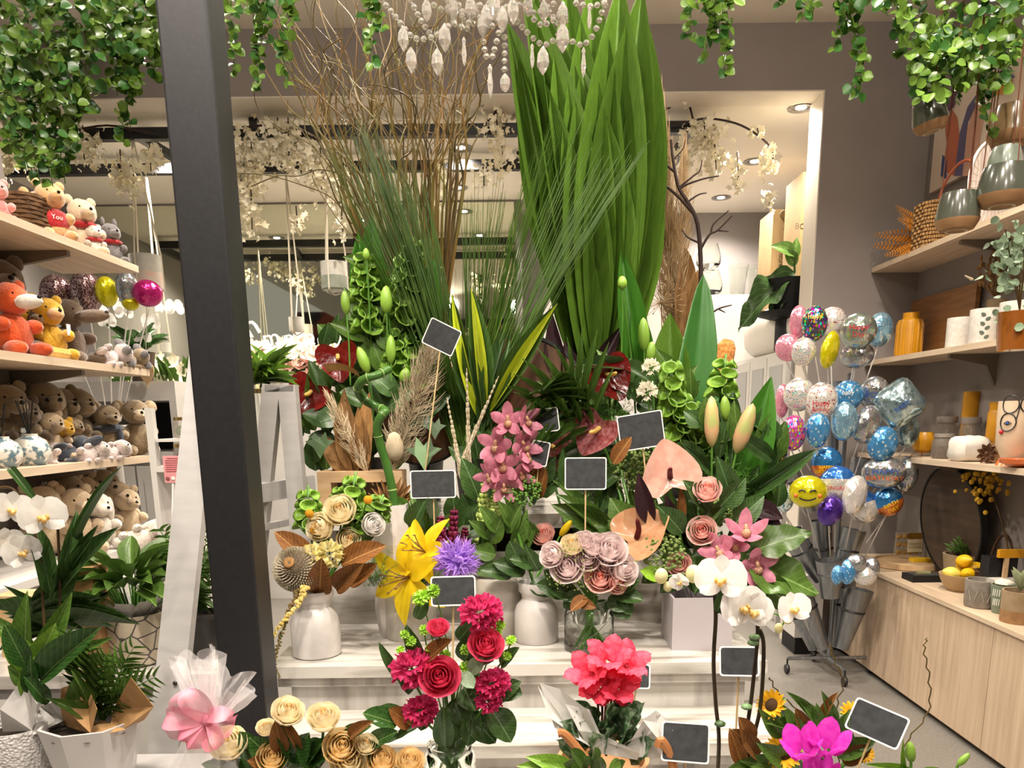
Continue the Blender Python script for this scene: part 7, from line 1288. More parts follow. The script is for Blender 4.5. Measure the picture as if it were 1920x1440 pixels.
for k, (dx, dy, dz, lab) in enumerate(((-24, -.02, 34, 'cut pale lemon at the left of the bowl'), (0, -.05, 34, 'lemon at the front of the wooden bowl'), (0, .0, 56, 'lemon on top of the pile in the bowl'), (20, .0, 42, 'lemon at the right of the bowl'), (34, .02, 32, 'lemon at the far right of the bowl'), (10, .05, 40, 'lemon at the back of the bowl'))):
    o_ = MB().ball(p + V((dx * s_, dy, dz * s_)), (16 * s_, 13 * s_, 12 * s_), 16, 12, Matrix.Rotation(k * .9, 3, 'Z') @ Matrix.Rotation(.3, 3, 'Y'), lambda q: 1 + .22 * max(0, abs(q.x) - .86) / .14).build('lemon', M_lem if k else mat('lemon_pale', 'e3cc5c', rough=.5)); tag(o_, lab, 'lemon', 'lemons in the bowl')
t, p, s_ = rv('potted_herb', 'small leafy green plant in a beige pot behind the lemons', 1806, 1050, 2.48, ZC, [(28, 0), (34, 50), (35, 56)], mat('beige_pot', '8f7d62', '857356', rough=.7), 'potted plant'); m_ = p + V((0, 0, 52 * s_))
for k in range(90): d = V((R.uniform(-1, 1), R.uniform(-1, 1), R.uniform(.1, 1))).normalized(); o_ = m_ + d * R.uniform(.02, .09); inst('leaf', L_frondl, t, frame(o_, d + V((0, 0, .3)), V((0, -1, .3)), (.014, .04, .04)))
p = RP(1880, 1040, 2.5, ZC); t = basket('handled_basket', 'dark wicker basket with a hoop handle behind the lemons', p, .2, .13, .2, 9, 12, mat('dark_wicker', '4a2f1c', '35210f', rough=.8)); MB().tube([p + V((.0, .1 * cos(a), .12 + .2 * sin(a))) for a in [i * PI / 12 for i in range(13)]], .008, 6).build('hoop_handle', mat('dark_wicker'), t)
t, p, s_ = rv('concrete_pot', 'grey concrete pot with diamond pattern at the front of the cabinet', 1838, 1124, 2.27, ZC, [(24, 0), (27, 5), (28, 52)], mat('concrete_grey', '8f877d', '7c746a', rough=.85, scale=30, bump=.3), 'pot')
for k in range(8):
    a = -2.9 + k * .4; q = [p + V((28.2 * s_ * cos(a + .2 * j), 28.2 * s_ * sin(a + .2 * j), (14 if (k + j) % 2 else 34) * s_)) for j in range(2)]; MB().tube(q, .0016, 4).build('pattern_line', mat('concrete_light', 'a89f94', rough=.8), t)
t, p, s_ = rv('striped_pot', 'green pot with white dashes between the grey and brown pots', 1878, 1140, 2.3, ZC, [(16, 0), (22, 50), (22, 54)], mat('sage_green_pot', '6f7a66', rough=.5), 'pot')
for k in range(16):
    for z in (22, 40): a = -3 + k * .19; r = (16 + 6 * z / 50) * s_ + .001; MB().tube([p + V((r * cos(a), r * sin(a), (z - 6) * s_)), p + V((r * cos(a + .03), r * sin(a + .03), (z + 7) * s_))], .002, 4).build('white_dash', T_wht, t)
MB().ball(p + V((0, 0, 56 * s_)), (16 * s_, 16 * s_, 8 * s_), 10, 6, f=lambda q: 1 + .15 * sin(q.x * 12) * sin(q.y * 11)).build('pebbles', mat('white_pebbles', 'c9c4b4', rough=.8), t)
t, p, s_ = rv('succulent_pot', 'two tone brown pot with a pale succulent at the right edge', 1908, 1152, 2.27, ZC, [(28, 0), (29, 22), (29, 24), (30, 60)], mat('taupe_pot', '9a8468', '8c7759', rough=.6), 'potted plant'); m_ = p + V((0, 0, 58 * s_))
for k in range(14): a = k * 2.4; d = V((cos(a) * .6, sin(a) * .6, 1 - .02 * k)); LF(t, leafm('pale_succulent', G('succulent_pale', '8a9a78', 'b3b890', scale=20), 'lance', -.2, .5), m_, m_ + d.normalized() * R.uniform(.08, .12), .034, -V((cos(a), sin(a), -.4)))
MB().lathe([(28.6 * s_, 0), (29.6 * s_, 24 * s_)], 28, p, capb=False).build('dipped_base', M_clay, t)
t, p, s_ = rv('diffuser_bottle', 'dark pump bottle standing behind the concrete pot', 1848, 1070, 2.36, ZC, [(16, 0), (17, 4), (17, 24), (8, 34), (6, 36), (6, 44)], mat('brown_bottle', '33261c', rough=.15, coat=.5), 'bottle'); MB().tube([p + V((0, 0, 44 * s_)), p + V((0, 0, 54 * s_))], .008, 8).build('pump', M_kick, t)
p = RP(1895, 1090, 2.38, ZC); s_ = px(p); t = thing('gift_hamper', 'paper wrapped bottle bag in black, red and yellow at the right edge', 'gift', p); MB().bb(p.x - .07, p.x + .08, p.y, p.y + .08, ZC, ZC + .14).build('white_card', mat('card_white', 'b9b2a8', rough=.7), t, False); MB().bb(p.x - .06, p.x + .08, p.y + .085, p.y + .16, ZC, ZC + .24).build('black_bag', mat('black_print_bag', '141216', '8a1f2c', rough=.4, scale=7, lo=.6, hi=.62), t, False); MB().bb(p.x - .03, p.x + .09, p.y + .06, p.y + .084, ZC + .24, ZC + .28).build('yellow_ticket', M_must, t, False); MB().bb(p.x + .0, p.x + .02, p.y + .06, p.y + .075, ZC + .1, ZC + .24).build('peg', M_birch, t, False)
for k in range(5): MB().bb(p.x - .06, p.x + .05, p.y - .0012, p.y, ZC + .03 + .02 * k, ZC + .033 + .02 * k).build('print_line', mat('print_grey', '8a847c', rough=.7), t, False)
t = thing('dried_mimosa', 'branch of yellow dried mimosa under the lowest right shelf', 'dried flower', RP(1895, 1060, 2.48, ZC)); m_ = t.location; e = WX(1850, 900, 2.44); MB().lathe([(.03, 0), (.04, .12), (.03, .14)], 16, m_).build('vase', M_potd, t); MB().tube(bez(m_ + V((0, 0, .1)), m_ + V((0, 0, .3)), e, 8), [.008 - .0006 * i for i in range(9)], 6).build('stem', M_stemd, t); mb = MB()
for k in range(80): mb.ball(e + V((R.gauss(.0, .045), R.gauss(0, .05), R.gauss(-.02, .06))), R.uniform(.009, .015), 6, 4)
tag(mb.build('flower_balls', mat('mimosa_yellow', 'c29a2a', 'a87f1c', rough=.9), t), kind='stuff')
# ================= plush toys on the left shelves =================
def fur(n, c, c2): return mat('plush_' + n, c, c2, rough=.95, scale=14, sheen=.5, bump=1.0, bscale=130)
U_tan = fur('tan', 'd9ad7c', 'c99a66'); U_cream = fur('cream', 'c9b394', 'b8a080'); U_bei = fur('beige', '9a866a', '857256'); U_brn = fur('brown', '6f5b48', '5c4a3a'); U_fox = fur('fox', 'd4561c', 'c0480f'); U_yel = fur('yellow', 'd9a92a', 'c99a1c'); U_gry = fur('grey', '7a7676', '696565'); U_wht = fur('white', 'd8d0c4', 'cbc2b4'); U_red = fur('red', 'b8202a', 'a8161f'); U_pnk = fur('pink', 'd99a96', 'cf8c88'); U_navy = fur('navy', '3c4350', '323844'); U_lil = fur('lilac', 'c2b2ae', 'd2c4be'); M_eye = mat('plush_eye', '0c0b0b', rough=.1)
fz = lambda q: 1 + .035 * sin(q.x * 11 + q.y * 7) * sin(q.z * 9)
def plush(label, p, h, mt_, mt2=None, face=(1, -.9), ears='bear', snout=.34, extra=None, lie=0, cat='plush toy', group='plush toys on the left shelves', arms=True):
    p = V(p); t = thing('plush_toy', label, cat, p, group); mt2 = mt2 or mt_; fx, fy = V((face[0], face[1], 0)).normalized().xy; f = V((fx, fy, 0)); sd = V((-fy, fx, 0)); up = V((0, 0, 1))
    if lie: f, up = (f * .25 + V((0, 0, 1)) * .35 + f).normalized(), (V((0, 0, .35)) - V((fx, fy, 0)) * .0 + sd * lie).normalized(); sd = up.cross(f) * -1
    Mx = Matrix((sd, f * -1, up)).transposed()
    def b(nm, c, r, mm, par=None): return MB().ball(p + Mx @ (V(c) * h), V(r) * h, 12, 9, Mx, fz).build(nm, mm, par or t)
    z0 = .0 if not lie else .12
    b('body', (0, 0, .27 + z0), (.24, .2, .28), mt_); hd = b('head', (0, -.05, .7 + z0), (.22, .2, .2), mt_); b('snout', (0, -.2 - snout * .25, .65 + z0), (.1, .06 + snout * .3, .09), mt2, hd)
    MB().ball(p + Mx @ (V((0, -.26 - snout * .5, .69 + z0)) * h), .026 * h, 8, 6).build('nose', M_eye, hd)
    for s in (-1, 1):
        MB().ball(p + Mx @ (V((s * .09, -.22, .75 + z0)) * h), .016 * h, 8, 6).build('eye', M_eye, hd)
        if ears == 'bear': b('ear', (s * .17, 0, .88 + z0), (.075, .05, .075), mt_, hd)
        elif ears == 'long': b('ear', (s * .2, -.02, .62 + z0), (.06, .05, .2), mt_, hd)
        elif ears == 'point': b('ear', (s * .13, 0, .93 + z0), (.05, .04, .1), mt_, hd)
        elif ears == 'koala': b('ear', (s * .24, 0, .78 + z0), (.11, .05, .11), mt2, hd)
        if arms: b('arm', (s * .22, -.1, .38 + z0), (.08, .16, .09), mt_)
        b('leg', (s * .17, -.25, .09 + z0), (.09, .2, .09), mt_)
    if extra == 'shirt': b('shirt', (0, -.02, .34), (.26, .22, .2), U_red); text('You', .1 * h, t, frame(p + Mx @ (V((0, -.245, .36)) * h), f, up), T_wht, 'lettering', .001)
    if extra == 'scarf': b('scarf', (0, -.04, .5), (.24, .21, .07), U_red)
    if extra == 'navy': b('scarf', (0, -.05, .5), (.25, .23, .09), U_navy); b('scarf_tail', (.12, -.22, .3), (.06, .04, .2), U_navy)
    if extra == 'tag': MB().box(p + Mx @ (V((.18, -.24, .45)) * h), (.012 * h, .09 * h, .16 * h)).build('paper_tag', T_wht, t, False)
    return t
def LP(u, v, X, z): q = WX(u, v, X); q.z = z; return q
A, Bz, Cz = LS
p = LP(38, 372, -1.95, A); t = basket('woven_basket', 'dark wicker basket on the top left shelf', p, .2, .16, .22, 10, 12, mat('brown_wicker', '6f5236', '523a24', rough=.9))
plush('pink plush toy at the left edge of the top shelf', LP(-2, 400, -1.88, A), .17, U_pnk); plush('tan teddy bear leaning against the wicker basket', LP(72, 400, -2.0, A), .26, U_tan); plush('tan teddy bear in a red lettered shirt', LP(100, 435, -1.86, A), .25, U_tan, None, extra='shirt'); plush('cream teddy bear with a red scarf on the top shelf', LP(158, 455, -1.9, A), .27, fur('ivory', 'd8c4a8', 'c8b292'), extra='scarf'); plush('small white plush with a red heart on the top shelf', LP(178, 468, -1.85, A), .15, U_wht, extra='scarf'); plush('grey horned plush in red at the end of the top shelf', LP(210, 478, -1.86, A), .2, U_gry, ears='point', extra='scarf'); plush('small brown plush behind the horned grey one', LP(160, 470, -2.02, A), .2, U_brn)
plush('fluffy orange fox plush at the left end of the middle shelf', LP(28, 655, -1.87, Bz), .29, U_fox, U_wht, (1, -.4), 'bear', .6); plush('yellow and brown lion plush beside the fox', LP(58, 660, -1.95, Bz), .24, U_yel, U_bei, (1, -.6)); plush('yellow cheetah plush with long legs and a white tag', LP(96, 663, -1.88, Bz), .27, U_yel, U_tan, (1, -.7), extra='tag'); plush('brown anteater plush with a pointed snout', LP(134, 668, -1.92, Bz), .3, U_brn, U_brn, (1, -.3), 'bear', .9); plush('olive brown plush hanging behind the orange fox', LP(10, 645, -2.02, Bz), .42, U_brn); plush('grey koala plush lying in the middle of the shelf', LP(172, 678, -1.84, Bz), .19, U_lil, U_gry, (1, -.6), 'koala', .3, None, .9); plush('grey koala plush lying at the end of the middle shelf', LP(212, 684, -1.84, Bz), .18, U_bei, U_gry, (1, -.6), 'koala', .3, None, .9)
MB_t = [o for o in C.objects if str(o.get('label', '')).startswith('yellow cheetah')][0]; q0 = LP(75, 668, -1.8, Bz + .025); q1 = LP(140, 675, -1.8, Bz + .022); MB().tube([q0, q0.lerp(q1, .5), q1], .022, 8).build('leg', U_yel, MB_t); MB().ball(q1 + V((0, .03, 0)), (.03, .045, .024), 10, 8).build('foot', U_brn, MB_t)
# patterned diffuser jars
M_dif = mat('painted_porcelain', 'd9d6cc', '5b7480', rough=.2, scale=34, detail=3, lo=.5, hi=.58, coat=.6)
for u, w_, lab in ((8, 60, 'blue painted porcelain jar cut by the left edge'), (62, 66, 'blue painted porcelain diffuser jar with black reeds')):
    p = LP(u, 868, -1.84, Cz); s_ = px(p); t = thing('diffuser_jar', lab, 'jar', p); MB().lathe([(20 * s_, 0), (30 * s_, 12 * s_), (33 * s_, 30 * s_), (26 * s_, 46 * s_), (14 * s_, 54 * s_), (14 * s_, 58 * s_)], 26, p, capt=True).build('jar', M_dif, t)
    for k in range(6): MB().tube([p + V((0, 0, 50 * s_)), p + V((.03 * cos(k), .03 * sin(k), 118 * s_))], .002, 5).build('reed', M_kick, t)
    MB().ball(p + V((-.02, 0, 64 * s_)), .012, 8, 6).build('lid_knob', M_dif, t)
hp = [(15, 790, -2.03, .34, U_bei, 'bear', 'beige elephant plush at the left of the heap'), (60, 775, -2.05, .36, U_brn, 'koala', 'brown plush highest in the heap'), (85, 790, -2.0, .36, U_bei, 'long', 'beige dog plush in the middle of the heap'), (118, 815, -2.02, .34, U_bei, 'bear', 'beige bear plush right of the heap middle'), (150, 828, -1.98, .34, U_bei, 'long', 'big eared beige plush at the right of the heap'), (100, 840, -1.92, .22, U_cream, 'bear', 'light beige plush in front of the heap'), (122, 842, -1.9, .19, U_yel, 'bear', 'small straw coloured plush in the heap'), (140, 842, -1.93, .2, U_bei, 'bear', 'small beige plush beside the straw coloured one'), (170, 845, -2.0, .3, U_cream, 'long', 'cream plush leaning right at the end of the heap'), (45, 800, -1.98, .28, U_brn, 'bear', 'dark brown plush behind the reeds')]
for u, v, X, h, m_, e, lab in hp: plush(lab, LP(u, v, X, Cz), h, m_, None, (1, -.7), e)
plush('dark navy whale plush in front of the heap', LP(90, 855, -1.9, Cz), .2, U_navy, U_navy, (1, -.4), 'none', .9, None, .9, arms=False)
for k, (u, lab) in enumerate(((115, 'pale lilac lamb plush lying first from the painted jar'), (138, 'pale lilac lamb plush lying second from the painted jar'), (160, 'pale lilac lamb plush lying third from the painted jar'), (182, 'pale lilac lamb plush lying nearest the navy scarf'))): plush(lab, LP(u, 865, -1.82, Cz), .15, U_lil, U_wht, (1, -.9), 'long', .3, None, .9 if k % 2 else -.9)
plush('beige bear plush in a navy scarf on the lowest shelf', LP(208, 858, -1.88, Cz), .26, U_bei, extra='navy'); plush('fluffy grey koala plush sitting at the end of the lowest shelf', LP(262, 856, -1.84, Cz), .29, U_bei, U_cream, (.8, -1), 'koala', .4, 'tag')
t = thing('low_shelf_unit', 'white low shelf unit under the left wall shelves', 'shelf unit', (-1.9, 3, 0)); zb = WX(200, 1035, -1.75).z; MB().bb(-2.09, -1.72, 2.0, 3.8, zb - .03, zb).build('top', M_white, t, False); MB().bb(-2.07, -1.76, 2.02, 3.78, 0, zb - .03).build('body', M_white, t, False)
bt = [(85, 1000, -1.95, .32, U_cream, 'bear', 'cream bear plush at the left under the lowest shelf'), (130, 1005, -1.98, .36, U_bei, 'bear', 'beige bear plush second under the lowest shelf'), (165, 1000, -2.0, .33, U_cream, 'bear', 'cream bear plush highest under the lowest shelf'), (200, 1005, -1.97, .36, U_bei, 'bear', 'beige bear plush to the right under the lowest shelf'), (225, 1010, -1.9, .3, U_cream, 'long', 'cream floppy eared plush under the lowest shelf'), (150, 1020, -1.86, .3, U_cream, 'bear', 'cream bear plush in the front row under the shelf'), (190, 1025, -1.82, .27, U_wht, 'long', 'white bunny plush in the front row under the shelf'), (245, 1020, -1.84, .26, U_cream, 'bear', 'small cream bear plush at the right under the shelf')]
for u, v, X, h, m_, e, lab in bt: plush(lab, LP(u, v, X, zb), h, m_, None, (1, -.8), e)
for u, v, lab in ((215, 985, 'striped white knitted bunny lying beside the peace lily'), (282, 1000, 'pink striped knitted bunny near the ladder'), (300, 1020, 'white knitted bunny against the ladder leg')): p = W(u, v, 2.9); t = plush(lab, p - V((0, 0, .1)), .2, U_wht if 'white' in lab else U_pnk, None, (.5, -1), 'long', .2, None, .8)
t = thing('toy_bench', 'white bench under the knitted bunnies', 'bench', (W(250, 1000, 2.95).x, 2.95, 0)); q = W(250, 1020, 2.95); MB().bb(q.x - .14, q.x + .16, 2.8, 3.1, q.z - .16, q.z - .1).build('top', M_white, t, False); MB().bb(q.x - .12, q.x + .14, 2.82, 3.08, 0, q.z - .16).build('body', M_white, t, False)
# left balloons
q = W(210, 790, 4.4); t = thing('balloon_holder', 'white column holder carrying the left balloons', 'holder', (q.x, q.y, 0)); MB().lathe([(.12, 0), (.12, .03), (.03, .05), (.03, q.z - .2), (.09, q.z - .1), (.09, q.z - .02), (.08, q.z - .02), (0, q.z - .1)], 20, (q.x, q.y, 0)).build('column', M_white, t)
F_zeb = dotmat('foil_pink_zebra', 'b9a0a0', 22, .5, '5f2f38', metal=.5)
for u, v, w_, h_, m_, lab in ((108, 555, 62, 80, F_zeb, 'pink zebra print foil balloon nearest the left wall'), (162, 548, 58, 78, F_zeb, 'pink zebra print foil balloon next to the yellow one'), (200, 547, 40, 56, F_yel, 'round yellow foil balloon under the top left shelf'), (238, 540, 42, 60, F_hol, 'silver foil balloon beside the magenta one'), (277, 550, 54, 50, F_mag, 'magenta foil balloon beside the blush hanging pot'), (245, 570, 30, 24, F_yel, 'small yellow foil balloon behind the magenta one')):
    t = B(u, v, w_, h_, m_, lab, -.1, 0, 0, 0, (), None, False); t['group'] = 'foil balloons by the left wall'; q = W(u, v, 4.4); MB().tube([V((q.x, q.y, q.z - .08)), W(210 + (u - 200) * .2, 790, 4.4)], .004, 5).build('stick', M_stick, t)
# ================= rear room =================
xa, xb = W(172, 800, 5.7).x, W(322, 800, 5.7).x; zt, zb_ = W(240, 715, 5.7).z, W(240, 752, 5.7).z; zc_ = W(240, 848, 5.7).z
t = thing('white_unit', 'white wall unit with a dark open recess behind the plush shelves', 'cabinet', ((xa + xb) / 2, 6, 0))
MB().bb(xa - .4, xb + .05, 5.7, 6.6, zb_, zt).build('hood', M_white, t, False); MB().bb(xa - .4, xa, 5.7, 6.6, 0, zb_).build('side', M_white, t, False); MB().bb(xb, xb + .05, 5.7, 6.6, 0, zb_).build('side', M_white, t, False); MB().bb(xa, xb, 6.3, 6.6, zc_, zb_).build('dark_recess', M_kick, t, False); MB().bb(xa, xb, 5.7, 6.6, zc_ - .05, zc_).build('shelf', M_white, t, False)
for k in range(2): w_ = (xb - xa) / 2; MB().bb(xa + k * w_ + .01, xa + (k + 1) * w_ - .01, 5.68, 5.7, .1, zc_ - .1).build('door', M_white, t, False); MB().bb(xa + k * w_ + .06, xa + (k + 1) * w_ - .06, 5.672, 5.679, .2, zc_ - .2).build('door_panel', M_white, t, False)
p = W(268, 712, 5.85); p.z = zt; t = thing('orchid_plant', 'white orchid in a brown pot on the white wall unit', 'orchid plant', p); MB().lathe([(.07, 0), (.1, .2), (.105, .21), (.09, .2), (0, .18)], 20, p).build('pot', mat('brown_pot', '4a3a2c', rough=.6), t)
for k in range(9): a = k * .7; LF(t, L_magt, p + V((0, 0, .2)), p + V((.2 * cos(a), .2 * sin(a), .32 + .05 * (k % 3))), .1, V((0, -.5, 1)))
for k in range(16): o_ = p + V((R.uniform(-.28, .28), R.uniform(-.1, .1), R.uniform(.3, .62))); [inst(nm, me, t, frame(o_, VIEW(o_), (0, 0, 1), .13) @ m_) for nm, me, m_ in K['phal'][3:5]]
t = thing('shelf_flowers', 'small white flowers and greenery along the top of the white unit', 'flowers', W(230, 700, 6.3)); mb = MB()
for k in range(60): o_ = V((R.uniform(xa, xb), R.uniform(6.0, 6.5), zt + R.uniform(.02, .2))); F = frame(o_, V((R.uniform(-1, 1), -1, R.uniform(0, 1))), None, .05); mb.add([F @ V(q) for q in fl.v], fl.f)
tag(mb.build('blossoms', M_blos, t), kind='stuff'); [LF(t, L_gen, V((x, 6.1, zt)), V((x + R.uniform(-.1, .1), 6.05, zt + .2)), .06) for x in [xa + i * (xb - xa) / 12 for i in range(13)]]
hh = W(274, 700, 5.6); t = thing('heart_tag', 'wooden heart tag hanging below the rope pot', 'tag', hh); q = [hh + V((.055 * sin(a) ** 3, 0, .06 * (.8125 * cos(a) - .3125 * cos(2 * a) - .125 * cos(3 * a) - .0625 * cos(4 * a)) * 1.5)) for a in [i * PI / 14 for i in range(28)]]; MB().poly(q, .012, (0, 1, 0)).build('heart', M_birch, t, False); MB().tube([hh + V((0, 0, .05)), W(276, 555, 5.35)], .003, 4).build('string', M_rope, t)
for k, (v0, v1, lab) in enumerate(((822, 785, 'glass storage jar with a brass lid left of the post, upper'), (872, 830, 'glass storage jar of dried flowers left of the post, lower'))): p = W(346, v0, 2.9); s_ = px(p); t = thing('storage_jar', lab, 'jar', p); MB().lathe([(17 * s_, 0), (18 * s_, 2 * s_), (18 * s_, 30 * s_), (15 * s_, 34 * s_)], 20, p).build('jar', M_jar, t); MB().lathe([(16 * s_, 33 * s_), (16 * s_, 39 * s_)], 20, p, capt=True).build('lid', mat('brass_lid'), t); MB().ball(p + V((0, 0, 14 * s_)), (.03, .03, .02), 8, 6, f=fz).build('dried_filling', M_dry if k else M_leafg, t)
q = W(346, 872, 2.9); t = thing('jar_shelf', 'narrow white shelf carrying the storage jars', 'shelf', V((q.x, q.y, 0))); MB().bb(q.x - .09, q.x + .09, 2.82, 2.98, q.z - .02, q.z).build('board', M_white, t, False); MB().bb(q.x - .09, q.x - .07, 2.82, 2.98, 0, q.z - .02).build('upright', M_white, t, False); z2 = W(346, 822, 2.9).z; MB().bb(q.x - .06, q.x + .09, 2.82, 2.98, z2 - .01, z2).build('board', M_white, t, False); MB().bb(q.x - .09, q.x - .065, 2.82, 2.85, q.z, W(330, 765, 2.9).z).build('upright', M_white, t, False)
p = W(325, 880, 2.3); s_ = px(p); t = thing('pink_card', 'pink printed care card on a stick beside the plush shelf', 'sign', p); MB().bb(p.x - 18 * s_, p.x + 18 * s_, 2.3, 2.303, p.z - 25 * s_, p.z + 25 * s_).build('card', mat('pink_card', 'dd9a9c', 'd68f93', rough=.7), t, False); MB().tube([p + V((0, .006, .02)), W(322, 1090, 2.3)], .004, 6).build('stick', T_wht, t)
for k in range(7): MB().bb(p.x - (11 if k == 0 else 14) * s_, p.x + (11 if k == 0 else 14) * s_, 2.2985, 2.2999, p.z + (20 - k * 4) * s_, p.z + (21.6 - k * 4) * s_).build('print_line', mat('rose_print', 'b8666c', rough=.7), t, False)
for dx, c in ((-12, '8a4a4a'), (-2, 'e8d6d2'), (8, 'c2554f'), (13, 'e0a59a')): MB().ball(V((p.x + dx * s_, 2.299, p.z - 17 * s_)), (4 * s_, .001, 4 * s_), 8, 6).build('printed_flower', mat('print_' + c, c, rough=.7), t)
# mirror wall lettering, ledge
t = thing('script_sign', 'white script sign on the mirror reading moments', 'sign', W(560, 640, YM - .02)); M_neon = mat('white_acrylic', 'f4f2ec', rough=.3)
for ch, u, v, r, sz in (('h', 470, 612, .5, .3), ('m', 508, 634, .15, .22), ('o', 542, 634, 0, .22), ('m', 574, 632, -.05, .22), ('e', 604, 634, -.2, .22), ('n', 600, 655, -1.2, .22), ('t', 594, 676, -1.4, .22), ('s', 650, 690, -1.5, .22)): text(ch, sz, t, frame(W(u, v, YM - .02), (0, -1, 0), (0, 0, 1)) @ rotz(r), M_neon, 'letter', .006)
q0, q1 = W(535, 682, YM - .03), W(590, 682, YM - .03); MB().bb(q0.x, q1.x, YM - .03, YM - .015, q0.z - .02, q0.z + .02).build('underline', M_neon, t, False)
t = thing('rear_counter', 'white counter along the rear mirror wall', 'counter', (-1.5, 7, 0)); zq = W(900, 735, 7.0).z; MB().bb(-2.6, -.1, 6.9, YM - .02, zq - .05, zq).build('top', M_white, t, False); MB().bb(-2.6, -.1, 6.95, YM - .02, 0, zq - .05).build('body', M_white, t, False)
for i, u in enumerate((462, 500, 540, 580, 620, 660, 870, 930, 980)):
    p = W(u, 700, 7.1); p.z = zq; t = thing('white_bouquet', 'white flower bouquet on the rear counter, number %d from the post' % (i + 1) if 0 else ('white flower bouquet on the rear counter ' + ('behind the spiky plant', 'under the script sign', 'below the word moments', 'left of the red anthurium', 'behind the red anthurium', 'behind the tall lilies', 'behind the dracaena', 'behind the round board', 'behind the grass fan')[i]), 'bouquet', p, 'white bouquets on the rear counter'); mb = MB(); MB().lathe([(.06, 0), (.08, .2), (.07, .2), (0, .18)], 16, p).build('vase', M_vw, t)
    for k in range(45): o_ = p + V((R.gauss(0, .09), R.gauss(0, .07), .3 + R.gauss(0, .07))); F = frame(o_, V((R.uniform(-1, 1), -1, R.uniform(0, 1))), None, .055); mb.add([F @ V(q) for q in fl.v], fl.f)
    tag(mb.build('blossoms', M_blos if i % 3 else P_pink, t), kind='stuff'); [LF(t, L_gen, p + V((0, 0, .15)), p + V((R.uniform(-.2, .2), -.05, R.uniform(.2, .36))), .07) for k in range(8)]
# right rear: white wardrobe, glass vases, cartons, wall cabinet
xa, xb = W(1020, 560, 7.5).x, W(1425, 560, 7.5).x; zt = W(1330, 552, 7.5).z
t = thing('white_wardrobe', 'tall plain white storage cupboard at the rear of the shop', 'cupboard', ((xa + xb) / 2, 7.8, 0)); MB().bb(xa, xb, 7.52, 8.13, 0, zt).build('body', M_white, t, False); w_ = (xb - xa) / 3
for k in range(3): MB().bb(xa + k * w_ + .005, xa + (k + 1) * w_ - .005, 7.5, 7.52, .08, zt - .005).build('door', M_white, t, False)
for u, v0, w2, h2, rnd_, lab in ((1328, 550, 52, 50, 1, 'lower round glass fishbowl vase on the white cupboard'), (1328, 502, 46, 48, 1, 'round glass fishbowl stacked on another'), (1382, 550, 38, 58, 0, 'tall clear glass vase on the white cupboard, middle'), (1415, 550, 36, 56, 0, 'clear flared glass vase on the white cupboard, right')):
    p = W(u, v0, 7.75); s_ = px(p); p.z = zt + (0 if v0 > 520 else 48 * s_); t = thing('glass_vase', lab, 'vase', p, 'clear glass vases on the cupboard'); r = w2 * s_ / 2; h = h2 * s_
    MB().lathe([(r * .5, 0), (r * .95, h * .25), (r, h * .5), (r * .8, h * .85), (r * .7, h), (r * .66, h), (r * .76, h * .85), (r * .95, h * .5), (r * .88, h * .25), (0, .02)] if rnd_ else [(r * .7, 0), (r * .75, h * .4), (r, h), (r * .95, h), (r * .7, h * .4), (r * .6, .02), (0, .02)], 24, p).build('bowl', M_glass, t)
Yk = 6.3; zk = W(1470, 605, Yk).z; xk = W(1422, 640, Yk).x
t = thing('glass_door_cabinet', 'white cabinet with framed glass doors behind the balloons', 'cabinet', (2.3, 6.4, 0)); zk2 = W(1470, 662, 6.0).z; MB().bb(xk + .02, 2.57, 5.6, 7.4, 0, zk2).build('body', M_white, t, False)
for k in range(4): y0 = 5.62 + k * .44; MB().bb(xk, xk + .02, y0, y0 + .43, .1, zk2 - .03).build('door_frame', M_white, t, False); MB().bb(xk - .004, xk, y0 + .07, y0 + .36, .9, zk2 - .1).build('door_glass', mat('frosted_door_glass', '9a9a98', rough=.25), t, False)
p = V((xk + .2, 6.3, zk2)); t = thing('white_bag', 'plump white plastic sack lying on the glass door cabinet', 'bag', p); MB().ball(p + V((-.07, -.1, .17)), (.18, .6, .18), 20, 14, f=lambda q: (abs(q.x) ** 3 + abs(q.y) ** 3 + abs(q.z) ** 3) ** -.3 * (1 + .03 * sin(q.y * 9 + q.x * 6))).build('sack', mat('white_plastic', 'dcd6cb', rough=.4), t)
M_card = mat('cardboard', '9a8158', '8f764e', rough=.8, scale=6)
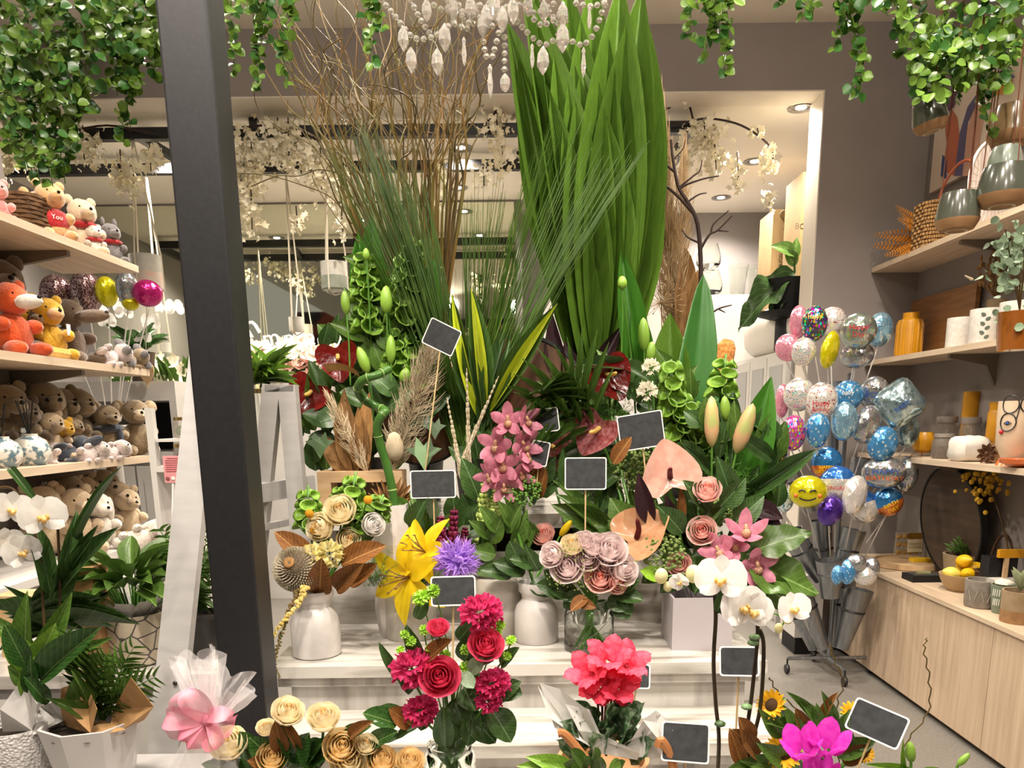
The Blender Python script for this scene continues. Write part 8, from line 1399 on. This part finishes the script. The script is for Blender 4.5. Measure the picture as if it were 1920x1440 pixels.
for u0, u1, v0, v1, Y, lab in ((1491, 1531, 322, 588, 5.9, 'tall cardboard carton nearest the opening'), (1440, 1490, 392, 600, 6.6, 'wide cardboard carton behind the tall one')):
    a, b = W(u0, v1, Y), W(u1, v0, Y); t = thing('cardboard_carton', lab, 'carton', V(((a.x + b.x) / 2, Y, zk2 + .3))); MB().bb(a.x, b.x, Y, Y + .35, zk2 + .3, W(u1, v0, Y).z).build('box', M_card, t, False); MB().bb(b.x - .03, b.x + .005, Y - .003, Y, zk2 + .3, b.z).build('taped_edge', mat('packing_tape', '8a6a3c', rough=.4), t, False)
    T_ink = mat('carton_ink', '4a3f2c', rough=.8); [MB().bb(a.x + .04 + i * .03, a.x + .055 + i * .03, Y - .002, Y, zk2 + .36, zk2 + .8).build('printed_bar', T_ink, t, False) for i in range(3)] if u0 > 1480 else 0
    text('BOXES' if u0 > 1480 else 'FRAGILE', .055, t, frame(V(((a.x + b.x) / 2, Y - .002, zk2 + (.86 if u0 > 1480 else .75))), (0, -1, 0), (0, 0, 1)) @ rotz(0 if u0 > 1480 else PI / 2), T_ink, 'lettering', .0003); MB().tube([V((a.x + .08 + .03 * sin(i * .9), Y - .003, zk2 + 1.0 + i * .02)) for i in range(8)], .003, 4).build('ink_mark', T_ink, t)
MB_s = thing('carton_rack', 'white ledge above the cabinet supporting the cartons', 'shelf', (2.3, 6.2, zk2 + .28)); MB().bb(xk + .36, 2.57, 5.85, 7.2, zk2 + .27, zk2 + .3).build('board', M_white, MB_s, False); MB().bb(2.53, 2.57, 5.9, 7.1, zk2, zk2 + .27).build('support', M_white, MB_s, False)
p = W(1462, 592, 5.75); t = thing('monstera_plant', 'monstera with torn leaves in a black bowl above the balloons', 'potted plant', p); MB().lathe([(.09, -.03), (.2, .0), (.23, .02), (.1, .02), (.12, .1), (.16, .24), (.14, .24), (0, .2)], 24, p + V((.05, 0, 0))).build('bowl', M_kick, t)
MB().tube([p + V((.05, 0, -.03)), V((p.x + .05, p.y, zk2))], .08, 10).build('stand', M_kick, t)
LFS(t, leafm('torn_leaf', M_leafd, 'lance', .3, .3, 16, 4, wave=.09), 5.7, [(1490, 510, 1382, 595, 62, -.05), (1490, 520, 1440, 590, 40)]); LFS(t, L_gen, 5.7, [(1492, 480, 1450, 455, 30), (1490, 500, 1475, 465, 24), (1487, 490, 1495, 445, 20)]); MB().tube([p + V((.05, 0, .2)), W(1490, 510, 5.7), W(1488, 470, 5.7)], .008, 6).build('stem', M_stem, t)
